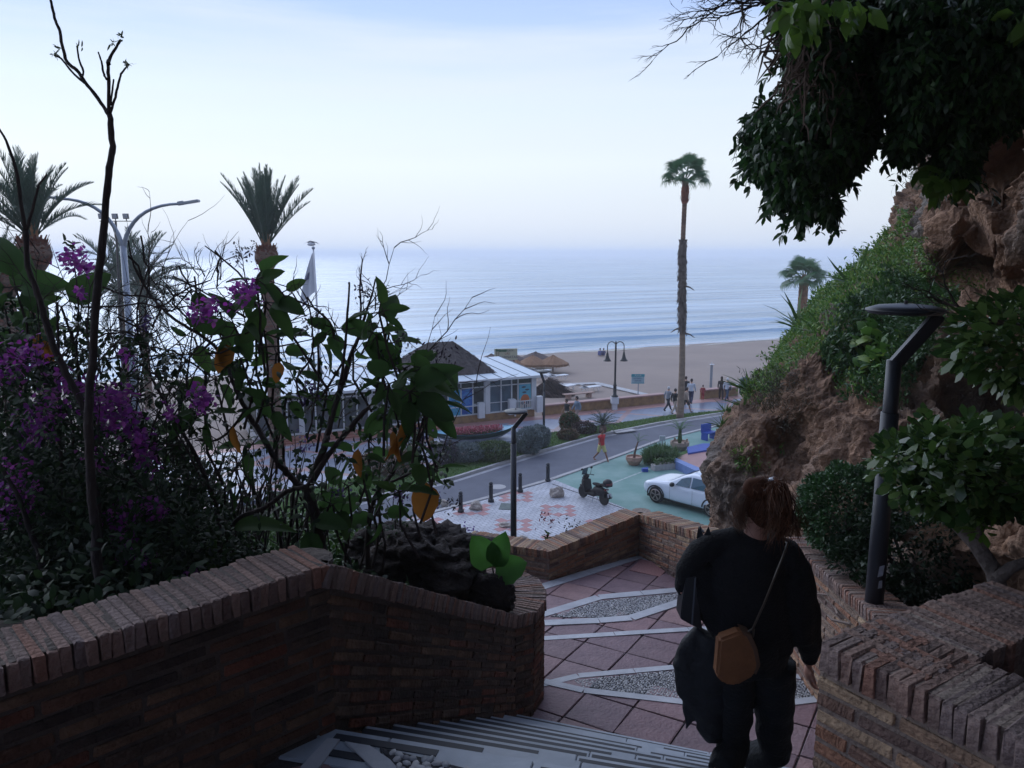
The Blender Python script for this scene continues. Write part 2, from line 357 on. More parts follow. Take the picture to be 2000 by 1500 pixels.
# --- road
rn = [W(560, 1130), W(700, 1060), W(845, 1003), W(950, 975), W(1075, 939), W(1180, 902), W(1290, 861), W(1390, 836), W(1500, 812), W(1700, 775)]
rf = [W(380, 1085), W(560, 1020), W(700, 983), W(890, 937), W(1030, 893), W(1170, 853), W(1290, 829), W(1390, 813), W(1500, 797), W(1700, 765)]
def strip_poly(a, bb, z): return [Vector((p.x, p.y, z)) for p in a] + [Vector((p.x, p.y, z)) for p in reversed(bb)]
b = MB()
for i in range(len(rn) - 1): b.add([(rn[i].x, rn[i].y, .0), (rn[i + 1].x, rn[i + 1].y, .0), (rf[i + 1].x, rf[i + 1].y, .0), (rf[i].x, rf[i].y, .0)], [(0, 1, 2, 3)])
tag(b.build('road', M_asph), kind='structure')
def kerb(line, off, w, h, name='kerb', m=M_kerb, step=1.0):
    root = None; pts = []
    for i in range(len(line) - 1):
        a, c = line[i], line[i + 1]; L_ = (c - a).length; k = max(1, int(L_ / step))
        for j in range(k): pts.append(a.lerp(c, j / k))
    pts.append(line[-1]); objs = []
    for i in range(len(pts) - 1):
        a, c = pts[i], pts[i + 1]; d = (c - a).normalized(); nn_ = Vector((-d.y, d.x, 0))
        a2 = a + nn_ * off; c2 = c + nn_ * off
        b = MB(); b.box((a2 + c2) / 2 + Vector((0, 0, h / 2 - .05 + random.uniform(-.004, .004))), ((c2 - a2).length - .012, w, h + .1), math.atan2(d.y, d.x))
        objs.append(b)
    root = objs[0].build(name, m); tag(root, kind='structure')
    for q in objs[1:120]: q.build('kerb_block', m, root)
    return root
kerb(rf, .12, .15, .13); kerb(rn, -.12, .22, .14)
b = MB()
for i in range(len(rf) - 1):
    d = (rf[i + 1] - rf[i]).normalized(); nn_ = Vector((-d.y, d.x, 0))
    p = [rf[i] - nn_ * .28, rf[i + 1] - nn_ * .28, rf[i + 1] - nn_ * .02, rf[i] - nn_ * .02]; b.add([(q.x, q.y, .006) for q in p], [(0, 1, 2, 3)])
tag(b.build('gutter', M_conc), kind='structure')
b = MB(); b.lathe([(.38, 0), (.38, .008)], 24, W(972, 951, 0)); tag(b.build('manhole_cover', M_kerb), 'round iron manhole cover in the road beyond the bollards', 'manhole cover')

# --- planted strip between road and promenade
b = MB(); gl = [Vector((p.x, p.y, .07)) for p in rf[1:9]]; g2 = [Vector((p.x, p.y, .07)) for p in (W(1440, 801), W(1400, 804.5), W(1310, 812.5), W(1204, 828.5), W(1085, 845.5), W(1035, 851.5), W(990, 879), W(900, 904), W(700, 934), W(520, 974))]
off = []
for i, p in enumerate(gl):
    d = (gl[min(i + 1, len(gl) - 1)] - gl[max(i - 1, 0)]).normalized(); off.append(p + Vector((-d.y, d.x, 0)) * .2)
b.prism(off + g2, .15); lawn = b.build('lawn', M_grass); tag(lawn, kind='structure')
def grass(name, polys, z, n, h, m, label=None):
    P = []
    for poly in polys:
        xs_ = [p.x for p in poly]; ys_ = [p.y for p in poly]; k = 0
        while k < n // len(polys):
            x = random.uniform(min(xs_), max(xs_)); y = random.uniform(min(ys_), max(ys_)); inside = False
            for i in range(len(poly)):
                a, c = poly[i], poly[i - 1]
                if (a.y > y) != (c.y > y) and x < (c.x - a.x) * (y - a.y) / (c.y - a.y) + a.x: inside = not inside
            if inside: P.append((x, y, z)); k += 1
    P = np.array(P); D = unit(rng.normal(size=P.shape) * .45 + np.array([0, 0, 1.]))
    me = leaf_mesh(name, P, D, rng.uniform(.5, 1.2, len(P)) * h, h * .22, .3, up=unit(rng.normal(size=P.shape) + [0, 0, .1]), shape='blade'); o = link(name, me, m); tag(o, label, kind='stuff'); return o
M_gl = leafmat('grass_blades', [(.07, .15, .03), (.10, .19, .04), (.13, .18, .05)], .6)
grass('lawn_grass', [off + g2], .07, 26000, .09, M_gl)

# --- tiled plaza and green painted parking bay
a_ = Vector((.73, .68, 0)).normalized(); b_ = Vector((-a_.y, a_.x, 0)); PA = math.atan2(a_.y, a_.x)
m = bpy.data.materials.new('white_brick_paving'); m.use_nodes = True; t = m.node_tree; n = t.nodes.new; l = t.links.new
bs = t.nodes['Principled BSDF']; bs.inputs['Roughness'].default_value = .6
tcn = n('ShaderNodeTexCoord'); mp1 = n('ShaderNodeMapping'); mp1.vector_type = 'TEXTURE'; mp1.inputs['Rotation'].default_value = (0, 0, PA); l(tcn.outputs['Object'], mp1.inputs[0])
br = n('ShaderNodeTexBrick'); br.inputs['Scale'].default_value = 1; br.inputs['Brick Width'].default_value = .36; br.inputs['Row Height'].default_value = .12; br.inputs['Mortar Size'].default_value = .014; br.inputs['Mortar Smooth'].default_value = .2
br.inputs['Color1'].default_value = (.54, .55, .60, 1); br.inputs['Color2'].default_value = (.44, .45, .51, 1); br.inputs['Mortar'].default_value = (.16, .17, .20, 1); l(mp1.outputs[0], br.inputs[0])
nz = n('ShaderNodeTexNoise'); nz.inputs['Scale'].default_value = .9; nz.inputs['Detail'].default_value = 8; l(mp1.outputs[0], nz.inputs[0]); rr = n('ShaderNodeMapRange'); rr.inputs[1].default_value = .3; rr.inputs[2].default_value = .7; rr.inputs[3].default_value = .72; rr.inputs[4].default_value = 1.05; l(nz.outputs[0], rr.inputs[0])
x2 = n('ShaderNodeMixRGB'); x2.blend_type = 'MULTIPLY'; x2.inputs[0].default_value = 1; l(br.outputs[0], x2.inputs[1]); l(rr.outputs[0], x2.inputs[2]); l(x2.outputs[0], bs.inputs['Base Color'])
bp = n('ShaderNodeBump'); bp.inputs['Strength'].default_value = .5; bp.inputs['Distance'].default_value = .01; l(br.outputs['Fac'], bp.inputs['Height']); bp.invert = True; l(bp.outputs[0], bs.inputs['Normal'])
M_plaza = m
def shift(line, off):
    r_ = []
    for i, p in enumerate(line):
        d = (line[min(i + 1, len(line) - 1)] - line[max(i - 1, 0)]).normalized(); r_.append(p + Vector((-d.y, d.x, 0)) * off)
    return r_
ed = shift(rn, -.24)
pz = [Vector((p.x, p.y, .10)) for p in ed[:5]]
div = [W(1072, 943, .1), W(1250, 1004, .1), W(1560, 1110, .1)]
b = MB(); b.prism(pz + div[1:] + [Vector((6, 17, .1)), Vector((-14, 17, .1))], .2); tag(b.build('plaza', M_plaza), kind='structure')
gp = [Vector((p.x, p.y, .095)) for p in ed[4:8]]
b = MB(); b.prism(gp + [W(1760, 880, .095), W(2100, 1000, .095), W(1560, 1112, .095), W(1250, 1005, .095)], .19); tag(b.build('parking_bay', M_green), kind='structure')
# worn white line across the bay, drain along the plaza edge
b = MB(); p, q = W(1190, 946, .1), W(1270, 915, .1); d = (q - p).normalized(); nn_ = Vector((-d.y, d.x, 0)) * .06
for i in range(9):
    s0, s1 = i / 9, (i + .93) / 9; A, B = p.lerp(q, s0), p.lerp(q, s1); b.add([A - nn_, B - nn_ * random.uniform(.6, 1), B + nn_, A + nn_ * random.uniform(.5, 1)], [(0, 1, 2, 3)])
tag(b.build('bay_marking', mat('worn_white_paint', (.42, .46, .46), (.25, .33, .32), rough=.7, scale=6)), kind='structure')
b = MB(); p, q = W(1078, 945, .104), W(1252, 1005, .104); b.box((p + q) / 2, ((p - q).length, .05, .012), math.atan2((q - p).y, (q - p).x)); tag(b.build('drain_channel', M_dstrip), kind='structure')
# rose lozenge rings in the plaza
P0 = W(1090, 997, .1)
def plz(X, Y, c, z=.104):       # lozenge axes: X across, Y away
    i = (Y + X) / 2; j = (Y - X) / 2; s = .36
    return c + a_ * (i * s) + b_ * (j * s) + Vector((0, 0, z - c.z))
rc = 0
ring_root = None
for gi in range(-4, 5):
    for gj in range(-3, 4):
        c = P0 + a_ * (gi * 2.5) + b_ * (gj * 2.5)
        v = c - Vector((0, CZ * 0, 0))
        # keep rings that lie on the plaza
        dline = (c - div[0]).dot(Vector(((div[1] - div[0]).y, -(div[1] - div[0]).x, 0)).normalized())
        k = min(range(len(ed)), key=lambda q: (ed[q] - c).length)
        if c.y < 19 or dline < -.2 and False: continue
        # side tests
        dd = (div[1] - div[0]); side = dd.x * (c.y - div[0].y) - dd.y * (c.x - div[0].x)
        e0, e1 = ed[3], ed[4]; d2 = e1 - e0; side2 = d2.x * (c.y - e0.y) - d2.y * (c.x - e0.x)
        if side > -.9 or side2 > -1.2: continue
        if c.x > 6 or c.x < -9: continue
        for X in range(-2, 3):
            for Y in range(-2, 3):
                if (X + Y) % 2 or (X == 0 and Y == 0): continue
                t_ = MB(); g = 1.0
                cz = .104 + (abs(X) + 1) * .0004
                pts = [plz(X - g, Y, c, cz), plz(X, Y - g, c, cz), plz(X + g, Y, c, cz), plz(X, Y + g, c, cz)]
                if abs(X) == 1 and abs(Y) == 1:      # cut by the white heart of the ring
                    sx, sy = X, Y
                    pts = [plz(X + g * sx, Y, c, cz), plz(X, Y + g * sy, c, cz), plz(X - g * .25 * sx, Y + g * .75 * sy, c, cz), plz(X + g * .75 * sx, Y - g * .25 * sy, c, cz)]
                    if sx * sy < 0: pts.reverse()
                    if (pts[1] - pts[0]).cross(pts[2] - pts[1]).z < 0: pts.reverse()
                t_.prism(pts, .003)
                if ring_root is None: ring_root = t_.build('plaza_inlay', M_pink); tag(ring_root, kind='structure')
                elif rc < 298: t_.build('tile', M_pink, ring_root)
                rc += 1

# --- sea wall of ochre stone with a rose coping
M_stone = mat('ochre_stone', (.33, .20, .09), (.17, .10, .06), rough=.9, scale=2.5, bump=1, bscale=7, mid=(.25, .15, .075))
M_cope = mat('rose_coping', (.40, .24, .22), (.32, .19, .18), rough=.6, scale=2)
def seawall(s0, s1, label):
    t0 = thing('sea_wall', label, 'wall', SD(s0, .2, 0), group='low walls along the beach'); 
    b = MB(); b.box(Vector(((s1 - s0) / 2, 0, .15)), (s1 - s0, .34, .95)); w = b.build('stonework', M_stone, t0)
    k = int((s1 - s0) / 1.3)
    for i in range(k):
        b = MB(); b.box(Vector(((i + .5) * (s1 - s0) / k, 0, .66)), ((s1 - s0) / k - .015, .52, .08)); b.build('coping_slab', M_cope, t0)
    t0.rotation_euler = (0, 0, AE); return t0
seawall(.9, 10.6, 'long low ochre stone wall with rose coping between promenade and sand, behind the double lantern')
seawall(14.0, 17.3, 'short ochre stone wall with rose coping beside the litter bin')
# raised gap ledge + ramp on the sand: white plank paths
M_plank = mat('pale_planks', (.45, .45, .46), (.33, .33, .35), rough=.8, scale=2)
def path_strip(a, c, w, name='plank_path'):
    d = (c - a); L_ = d.length; d.normalize(); k = int(L_ / .6); root = None
    for i in range(k):
        p = a + d * ((i + .5) * L_ / k); b = MB(); b.box(p, (L_ / k - .03, w, .05), math.atan2(d.y, d.x), ); 
        if root is None: root = b.build(name, M_plank); tag(root, kind='structure')
        else: b.build('plank', M_plank, root)
path_strip(W(1062, 752, -.45), W(1172, 748, -.52), .75); path_strip(W(1168, 749, -.5), W(1262, 771, -.36), .75)

# ---------------------------------------------------------------- generic placement of many alike pieces
def cornered(dx, dy, dz, j, seed, bev=.004):
    r_ = random.Random(seed); b = MB()
    b.box((0, 0, 0), (dx, dy, dz)); me = b.mesh(); bm = bmesh.new(); bm.from_mesh(me); bpy.data.meshes.remove(me)
    bmesh.ops.bevel(bm, geom=bm.edges[:], offset=bev, segments=1, affect='EDGES')
    for v in bm.verts: v.co += Vector([r_.uniform(-j, j) for _ in range(3)])
    me = bpy.data.meshes.new('piece'); bm.to_mesh(me); bm.free(); return me
def pieces(parent, name, meshes, mats_, m, limit=296, stuff_name=None):
    """mats_: list of (matrix, mesh index, nearness score). The largest in view become parts, the rest one stuff part."""
    for me in meshes:
        if len(me.materials) == 0: me.materials.append(m)
    order = sorted(mats_, key=lambda q: q[2])
    for M, mi, sc in order[:limit]:
        o = bpy.data.objects.new(name, meshes[mi]); COL.objects.link(o); o.matrix_world = M; o.parent = parent; o.matrix_parent_inverse = parent.matrix_world.inverted()
    rest = order[limit:]
    if rest:
        cache = []
        for me in meshes:
            co = np.empty(len(me.vertices) * 3); me.vertices.foreach_get('co', co); cache.append((co.reshape(-1, 3), [tuple(p.vertices) for p in me.polygons]))
        vs = []; fs = []; base = 0
        for M, mi, sc in rest:
            co, pf = cache[mi]; A = np.array(M); vs.append(co @ A[:3, :3].T + A[:3, 3]); fs += [tuple(base + i for i in f) for f in pf]; base += len(co)
        o = link(stuff_name or name + 's', raw_mesh(name, np.concatenate(vs), fs), m, parent, 'stuff')
        if parent.type != 'EMPTY' or True: o.matrix_parent_inverse = parent.matrix_world.inverted()

BR = [(.44, .24, .15), (.36, .18, .115), (.48, .30, .19), (.38, .25, .17), (.27, .16, .12), (.50, .35, .23), (.42, .21, .13), (.33, .23, .175), (.20, .13, .11)]
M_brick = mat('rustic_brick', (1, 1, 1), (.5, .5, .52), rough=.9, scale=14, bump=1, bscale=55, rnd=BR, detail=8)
M_brick_shaded = mat('shaded_brick', (1, .97, .95), (.30, .29, .30), rough=.95, scale=9, bump=1, bscale=45, rnd=[(.20, .105, .07), (.16, .085, .06), (.23, .14, .09), (.13, .09, .07), (.19, .13, .095), (.09, .065, .055), (.26, .10, .065)], detail=8)  # dirty brick, darkened further to paint in the left wall's shade
M_capb = mat('lichened_brick', (.32, .27, .26), (.12, .095, .09), rough=.95, scale=13, bump=1, bscale=50, rnd=[(1, .78, .68), (.85, .72, .66), (.95, .84, .80), (.78, .70, .70), (1, .8, .7), (1, .62, .48), (.66, .54, .5)], detail=9)
M_mortar = mat('mortar', (.30, .235, .20), (.19, .15, .13), rough=.95, scale=10, bump=1, bscale=40)
BM = [cornered(.235, .05, .034, .003, i) for i in range(6)]
BM2 = [cornered(.115, .05, .034, .003, 10 + i) for i in range(4)]
CM = [cornered(.26, .028, .082, .0035, 20 + i, .0028) for i in range(6)]     # cap brick: length across the wall, thickness along, height
def wall(name, label, path, zt, zb, th, side, mb, mc, limit_b=190, limit_c=106, cap=.085, group=None, pitch=.05, mm=None, trim_=0):
    """path: [(x,y)], zt/zb heights of top and bottom at each point; side=+1: the seen face lies left of the walking direction"""
    root = thing(name, label, 'wall', (path[0][0], path[0][1], zb[0]), group=group)
    bpy.context.view_layer.update(); inv = Matrix.Translation(root.location).inverted()
    P = [Vector((x, y, 0)) for x, y in path]; bricks = []; caps = []; core = MB()
    acc = 0
    for i in range(len(P) - 1):
        A = P[i].copy(); B = P[i + 1].copy(); A.z = zt[i]; B.z = zt[i + 1]; d = (B - A); L_ = d.length; d.normalize(); hd = Vector((d.x, d.y, 0)).normalized(); nrm = Vector((-hd.y, hd.x, 0)) * side
        up_ = nrm.cross(d) if nrm.cross(d).z > 0 else -nrm.cross(d)
        rot = Matrix((d, nrm, up_)).transposed()
        B_full = B.copy(); trim = 0
        if i + 2 < len(P):
            d2 = (P[i + 2] - P[i + 1]).normalized()
            if trim_ and hd.dot(d2) < .3: trim = trim_; B = B - d * trim; L_ -= trim
        # mortar core, its face 7 mm behind the bricks
        q = []
        for pt, z1, z0 in ((A, zt[i], zb[i]), (B, zt[i + 1], zb[i + 1])):
            for o_ in (.0, -th + .0):
                f = pt + nrm * (o_ - .005 if o_ == 0 else o_ + .008); q += [(f.x, f.y, z0), (f.x, f.y, z1 - cap * .05)]
        core.add(q, [(0, 1, 5, 4), (2, 6, 7, 3), (0, 2, 3, 1), (4, 5, 7, 6), (1, 3, 7, 5), (0, 4, 6, 2)])
        # caps
        k = max(1, round(L_ / .034))
        for j in range(k):
            p = A.lerp(B, (j + .5) / k) - nrm * (th / 2 - .004 + random.uniform(-.006, .006)) - up_ * (cap / 2 + random.uniform(-.002, .003))
            jr = Matrix.Rotation(random.uniform(-.03, .03), 3, 'Z') @ Matrix.Rotation(random.uniform(-.02, .02), 3, 'Y')
            M = (Matrix((nrm, d, up_)).transposed() @ jr).to_4x4(); M = Matrix.Translation(p) @ M @ Matrix.Diagonal(((th + .02) / .26, (L_ / k - .0035) / .028 * random.uniform(.93, 1.0), cap / .085, 1))
            caps.append((inv @ M, random.randrange(6), (p - Vector((0, 0, CZ))).length))
        # courses
        hmax = max(zt[i] - zb[i], zt[i + 1] - zb[i + 1]); nc = int((hmax - cap) / pitch) + 1; cs = d.dot(hd)
        for c in range(nc):
            off = (.12 if c % 2 else 0) + random.uniform(-.02, .02); x = -off
            while x < L_ - .02:
                half = random.random() < .12; bl = .115 if half else .235
                x0 = max(x, 0); x1 = min(x + bl, L_)
                if x1 - x0 > .035:
                    mid = (x0 + x1) / 2; p = A + d * mid - Vector((0, 0, (cap + .012 + (c + .5) * pitch) / cs)) - nrm * (.022 + random.uniform(-.004, .003))
                    gz = zb[i] + (zb[i + 1] - zb[i]) * (mid / L_)
                    if p.z > gz + .01:
                        jr = Matrix.Rotation(random.uniform(-.012, .012), 3, 'Y').to_4x4()
                        M = Matrix.Translation(p) @ rot.to_4x4() @ jr @ Matrix.Diagonal(((x1 - x0 - .002) / bl * (1 if half else 1), 1, random.uniform(.9, 1.08), 1))
                        bricks.append((inv @ M, (6 + random.randrange(4)) if half else random.randrange(6), (p - Vector((0, 0, CZ))).length))
                x += bl + .013
    for i in range(1, len(P) - 1):
        if (P[i] - P[i - 1]).normalized().dot((P[i + 1] - P[i]).normalized()) < .3 and trim_: continue
        d1 = (P[i] - P[i - 1]).normalized(); d2 = (P[i + 1] - P[i]).normalized(); nv = (Vector((-d1.y, d1.x, 0)) + Vector((-d2.y, d2.x, 0))).normalized() * side
        c = P[i] - nv * (th * .52); rr_ = th * .44; core.tube([(c.x, c.y, zb[i]), (c.x, c.y, zt[i] - cap * .12)], rr_, 12)
        c = P[i] - nv * .045; core.tube([(c.x, c.y, zb[i]), (c.x, c.y, zt[i] - cap * .12)], .036, 8)
    core.v = [tuple(Vector(v) - root.location) for v in core.v]
    core.build('mortar_core', mm or M_mortar, root)
    def put(lst, nm, meshes, m, lim, sn):
        order = sorted(lst, key=lambda q: q[2]); ms = meshes
        for M, mi, sc in order[:lim]:
            o = bpy.data.objects.new(nm, ms[mi]); COL.objects.link(o); o.parent = root; o.matrix_local = M
        rest = order[lim:]
        if rest:
            vs = []; fs = []; base = 0
            for M, mi, sc in rest:
                me = ms[mi]; A_ = np.array(M); co = np.empty(len(me.vertices) * 3); me.vertices.foreach_get('co', co); co = co.reshape(-1, 3)
                vs.append(co @ A_[:3, :3].T + A_[:3, 3]); fs += [tuple(base + i for i in p_.vertices) for p_ in me.polygons]; base += len(co)
            link(sn, raw_mesh(sn, np.concatenate(vs), fs), m, root, 'stuff')
    cb = [me.copy() for me in BM + BM2]; cc = [me.copy() for me in CM]
    for me in cb: me.materials.clear(); me.materials.append(mb)
    for me in cc: me.materials.clear(); me.materials.append(mc)
    put(bricks, 'brick', cb, mb, limit_b, 'far_bricks'); put(caps, 'cap_brick', cc, mc, limit_c, 'far_cap_bricks')
    return root
CR = (-.68, 2.69)
wall('brick_wall', 'weathered brick wall with shade painted into its colour and a row of upright bricks on top, left of the marble steps',
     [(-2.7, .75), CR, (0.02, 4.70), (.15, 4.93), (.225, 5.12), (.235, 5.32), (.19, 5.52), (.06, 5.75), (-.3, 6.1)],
     [9.37, 9.37, 8.17, 8.08, 8.075, 8.07, 8.06, 8.02, 7.9], [8.6, 8.4, 7.15, 7.1, 7.1, 7.1, 7.0, 6.8, 6.0], .25, -1, M_brick_shaded, M_capb, 290, 290, mm=mat('shaded_mortar', (.12, .095, .08), (.07, .055, .05), rough=.95, scale=10, bump=1, bscale=40))  # mortar colour darkened too, as part of the wall's painted shade
def QZ(px, py, y): return Q(px, py, y)
a1 = Q(1250, 1003, 8.2); a0 = Q(1073, 1076, 7.45); am = Q(905, 1050, 7.9); a2 = Q(1385, 1046, 7.0)
wall('brick_wall', 'ochre brick wall in a zigzag around the far side of the tiled landing, above the plaza',
     [(am.x, am.y), (a0.x, a0.y), (a1.x, a1.y), (a2.x, a2.y), (2.25, 5.9)],
     [am.z, a0.z, a1.z, a2.z, 8.2], [6.0, 6.2, 6.6, 6.7, 6.9], .24, -1, M_brick, M_brick, 290, 290)
wall('brick_wall', 'brick wall with lichened top beside the path, under the round clipped bush and in front of the cliff',
     [(2.25, 5.9), (2.21, 5.3), (2.22, 4.6), (2.12, 3.9), (1.9, 3.3), (1.55, 2.8)],
     [8.25, 8.28, 8.32, 8.45, 8.7, 8.9], [6.9, 6.9, 7.0, 7.2, 7.5, 7.9], .25, -1, M_brick, M_capb, 290, 200)
# near planter: L of lichened brick
wall('brick_planter', 'near brick planter with crumbling lichened top at the bottom right of the steps',
     [(1.62, 2.42), (.875, 2.02), (1.25, 1.45), (2.0, .4)],
     [9.42, 9.42, 9.42, 9.42], [8.2, 8.2, 8.45, 8.6], .26, -1, M_brick, M_capb, 290, 290, cap=.088, trim_=.07)

# ---------------------------------------------------------------- landing floor: terracotta tiles, white bands, pebble mosaic
M_bed = mat('mortar_bed', (.07, .06, .065), (.04, .035, .04), rough=.95, scale=8, bump=1)
fl = [(-.1, 4.2), (2.7, 3.0), (2.7, 7.6), (1.5, 8.35), (.36, 7.55), (-.15, 7.0), (-.05, 6.1), (.15, 5.4)]
b = MB(); b.poly([(x, y, flz(y) - .006) for x, y in fl]); landing = b.build('landing', M_bed); tag(landing, kind='structure')
TA = R(-31); ta = Vector((math.cos(TA), math.sin(TA), 0)); tb = Vector((-ta.y, ta.x, 0)); TS = .375
TM = [cornered(TS - .014, TS - .014, .016, .003, 40 + i, .004) for i in range(6)]
M_tile = mat('terracotta_tile', (1, 1, 1), (.68, .68, .72), rough=.62, scale=7, bump=.5, bscale=40, rnd=[(.27, .155, .165), (.235, .135, .15), (.30, .18, .18), (.21, .13, .15), (.265, .17, .185), (.19, .115, .13)], detail=8)
T_ = []
poly = [Vector((x, y, 0)) for x, y in fl]
def inpoly(x, y, poly):
    ins = False
    for i in range(len(poly)):
        a, c = poly[i], poly[i - 1]
        if (a.y > y) != (c.y > y) and x < (c.x - a.x) * (y - a.y) / (c.y - a.y) + a.x: ins = not ins
    return ins
for i in range(-14, 16):
    for j in range(-2, 20):
        p = Vector((.55, 5.215, 0)) + ta * ((i + .5) * TS) + tb * ((j - 6 + .5) * TS)
        if not inpoly(p.x, p.y, poly): continue
        p.z = flz(p.y) - .002 + random.uniform(-.002, .002)
        M = Matrix.Translation(p) @ Matrix.Rotation(-math.atan(.05), 4, 'X') @ Matrix.Rotation(TA + random.uniform(-.008, .008), 4, 'Z')
        T_.append((M, random.randrange(6), p.y + abs(p.x - 1) * .3))
pieces(landing, 'tile', TM, T_, M_tile, 296, 'far_tiles')
M_band = mat('pale_stone_band', (.48, .49, .53), (.33, .34, .38), rough=.6, scale=6, bump=.2, detail=8)
def band(pts, wpx=None, w=.10, lift=.011, root=landing):
    P_ = [FL(*p) for p in pts]
    for i in range(len(P_) - 1):
        d = P_[i + 1] - P_[i]; L_ = d.length; k = max(1, round(L_ / .55)); d.normalize(); s_ = Vector((-d.y, d.x, 0)).normalized() * w / 2
        for j in range(k):
            A = P_[i] + d * (j * L_ / k + .003); B = P_[i] + d * ((j + 1) * L_ / k - .003); q = [A - s_, B - s_, B + s_, A + s_]
            b = MB(); b.prism([Vector((v.x, v.y, flz(v.y) + lift + .0006 * (j % 2) + .0011 * (i % 2))) for v in q], .02); b.build('band_slab', M_band, root)
B1 = [(1058, 1339), (1130, 1322), (1345, 1303), (1460, 1305), (1600, 1332)]; B2 = [(1062, 1333), (1140, 1351), (1340, 1374), (1460, 1385), (1600, 1368)]
B3 = [(1055, 1249), (1200, 1240), (1345, 1231), (1480, 1224), (1600, 1222)]
B4 = [(1055, 1203), (1170, 1168), (1335, 1153), (1450, 1150)]; B5 = [(1055, 1219), (1170, 1214), (1232, 1209), (1345, 1172), (1450, 1150)]
B6 = [(1052, 1150), (1150, 1119), (1250, 1087)]; B7 = [(1250, 1087), (1300, 1106), (1380, 1138)]
band(B1, w=.07); band(B2, w=.075, lift=.013); band(B3, w=.075); band(B4, w=.11); band(B5, w=.11, lift=.0132); band(B6, w=.13); band(B7, w=.12, lift=.0135)
M_peb = mat('pebbles', (1, 1, 1), (.7, .7, .7), rough=.6, scale=9, rnd=[(.50, .50, .53), (.36, .37, .40), (.58, .57, .58), (.22, .22, .25), (.44, .43, .45)])
M_pbed = mat('pebble_bed', (.06, .06, .066), (.035, .035, .04), rough=.9, scale=10, bump=1)
def pebbles(polys_px, name, dens, r0, P_world=None):
    pl = P_world or [FL(*p) for p in polys_px]; zf = (lambda x, y: flz(y)) if not P_world else (lambda x, y: P_world[0].z)
    b = MB(); b.prism([Vector((v.x, v.y, zf(v.x, v.y) + .008)) for v in pl], .01); bed = b.build('pebble_bed', M_pbed, landing)
    xs_ = [p.x for p in pl]; ys_ = [p.y for p in pl]; g = 1 / math.sqrt(dens); vs = []; fs = []; base = 0; n = 6
    y = min(ys_); row = 0
    while y < max(ys_):
        x = min(xs_) + (g / 2 if row % 2 else 0)
        while x < max(xs_):
            X = x + random.uniform(-.3, .3) * g; Y = y + random.uniform(-.3, .3) * g
            if inpoly(X, Y, pl):
                a = random.uniform(0, PI); rx = r0 * random.uniform(.8, 1.3); ry = r0 * random.uniform(.5, .85); z0 = zf(X, Y) + .009
                for h, s in ((0, 1), (.55, .85), (.9, .45)):
                    for k in range(n):
                        q = 2 * PI * k / n; ux = math.cos(q) * rx * s; uy = math.sin(q) * ry * s
                        vs.append((X + ux * math.cos(a) - uy * math.sin(a), Y + ux * math.sin(a) + uy * math.cos(a), z0 + h * r0 * .38))
                for lv in range(2):
                    for k in range(n): fs.append((base + lv * n + k, base + lv * n + (k + 1) % n, base + (lv + 1) * n + (k + 1) % n, base + (lv + 1) * n + k))
                fs.append(tuple(base + 2 * n + k for k in range(n))); base += 3 * n
            x += g
        y += g * .87; row += 1
    link(name, raw_mesh(name, vs, fs), M_peb, landing, 'stuff', smooth=True)
pebbles([(1120, 1331), (1345, 1309), (1460, 1311), (1596, 1338), (1596, 1362), (1460, 1379), (1340, 1368), (1140, 1344)], 'pebble_mosaic', 2600, .0105)
pebbles([(1075, 1206), (1172, 1175), (1335, 1159), (1440, 1154), (1345, 1167), (1228, 1202), (1170, 1208)], 'pebble_mosaic', 2600, .0105)
b = MB(); p = FL(1270, 1112); b.box(p + Vector((0, 0, .014)), (.34, .34, .012), TA); tag(b.build('drain_grate', mat('pink_cast_cover', (.34, .17, .17), (.2, .1, .1), rough=.6, scale=60)), 'square perforated drain cover in the landing tiles by the far wall', 'drain cover')

# ---------------------------------------------------------------- marble steps
Lp = W(1014, 1395, CZ - 3.06); Up = W(660, 1424, CZ - 1.8)
M_edge = M_marble
stair = None
SDm = []
nst = 9
def nose(k):      # k = 0 top landing edge ... 9 lowest nosing
    f = k / nst; p = Up.lerp(Lp, f); sl_ = -.25 - .085 * f; d = Vector((1, sl_, 0)).normalized(); return p, d
b = MB(); b.box((.2, 3.4, 6.9), (3.6, 4.2, .2)); stair = b.build('staircase', M_conc); tag(stair, kind='structure')
for k in range(0, nst + 1):
    p, d = nose(k); z = p.z; sd_ = Vector((-d.y, d.x, 0))
    if k > 0: pp, pd = nose(k - 1)
    p2 = p - d * .35
    Ltot = 3.1
    cuts = [0, .35 + 1.0 + random.uniform(-.25, .25), .35 + 1.55 + .05 * k + random.uniform(-.05, .05), Ltot] if k else [0, .95, 1.9, Ltot]
    if k > 0:
        # riser block carrying the tread
        back = .34
        for i in range(3):
            A = p2 + d * (cuts[i] + .002); B = p2 + d * (cuts[i + 1] - .002); dz = random.uniform(-.002, .003)
            q = [A, B, B - sd_ * back, A - sd_ * back]; b = MB(); b.prism([Vector((v.x, v.y, z + dz)) for v in q], .035); b.build('step_slab', M_marble, stair, bevel=.003)
            for o_ in (.022, .115):
                if random.random() < .10: continue
                s0 = random.uniform(.02, .3) if random.random() < .5 else .01; s1 = random.uniform(.05, .4) if random.random() < .4 else .01
                A2 = A + d * s0 - sd_ * o_; B2 = B - d * s1 - sd_ * o_
                if (B2 - A2).dot(d) < .2: continue
                q = [A2, B2, B2 - sd_ * .048, A2 - sd_ * .048]; b = MB(); b.prism([Vector((v.x, v.y, z + dz + .0025)) for v in q], .004); b.build('grip_strip', M_dstrip, stair)
        b = MB(); A = p2 - sd_ * .012; B = p2 + d * Ltot - sd_ * .012; q = [A, B, B - sd_ * .3, A - sd_ * .3]; b.prism([Vector((v.x, v.y, z - .034)) for v in q], .5); b.build('riser', M_conc, stair)
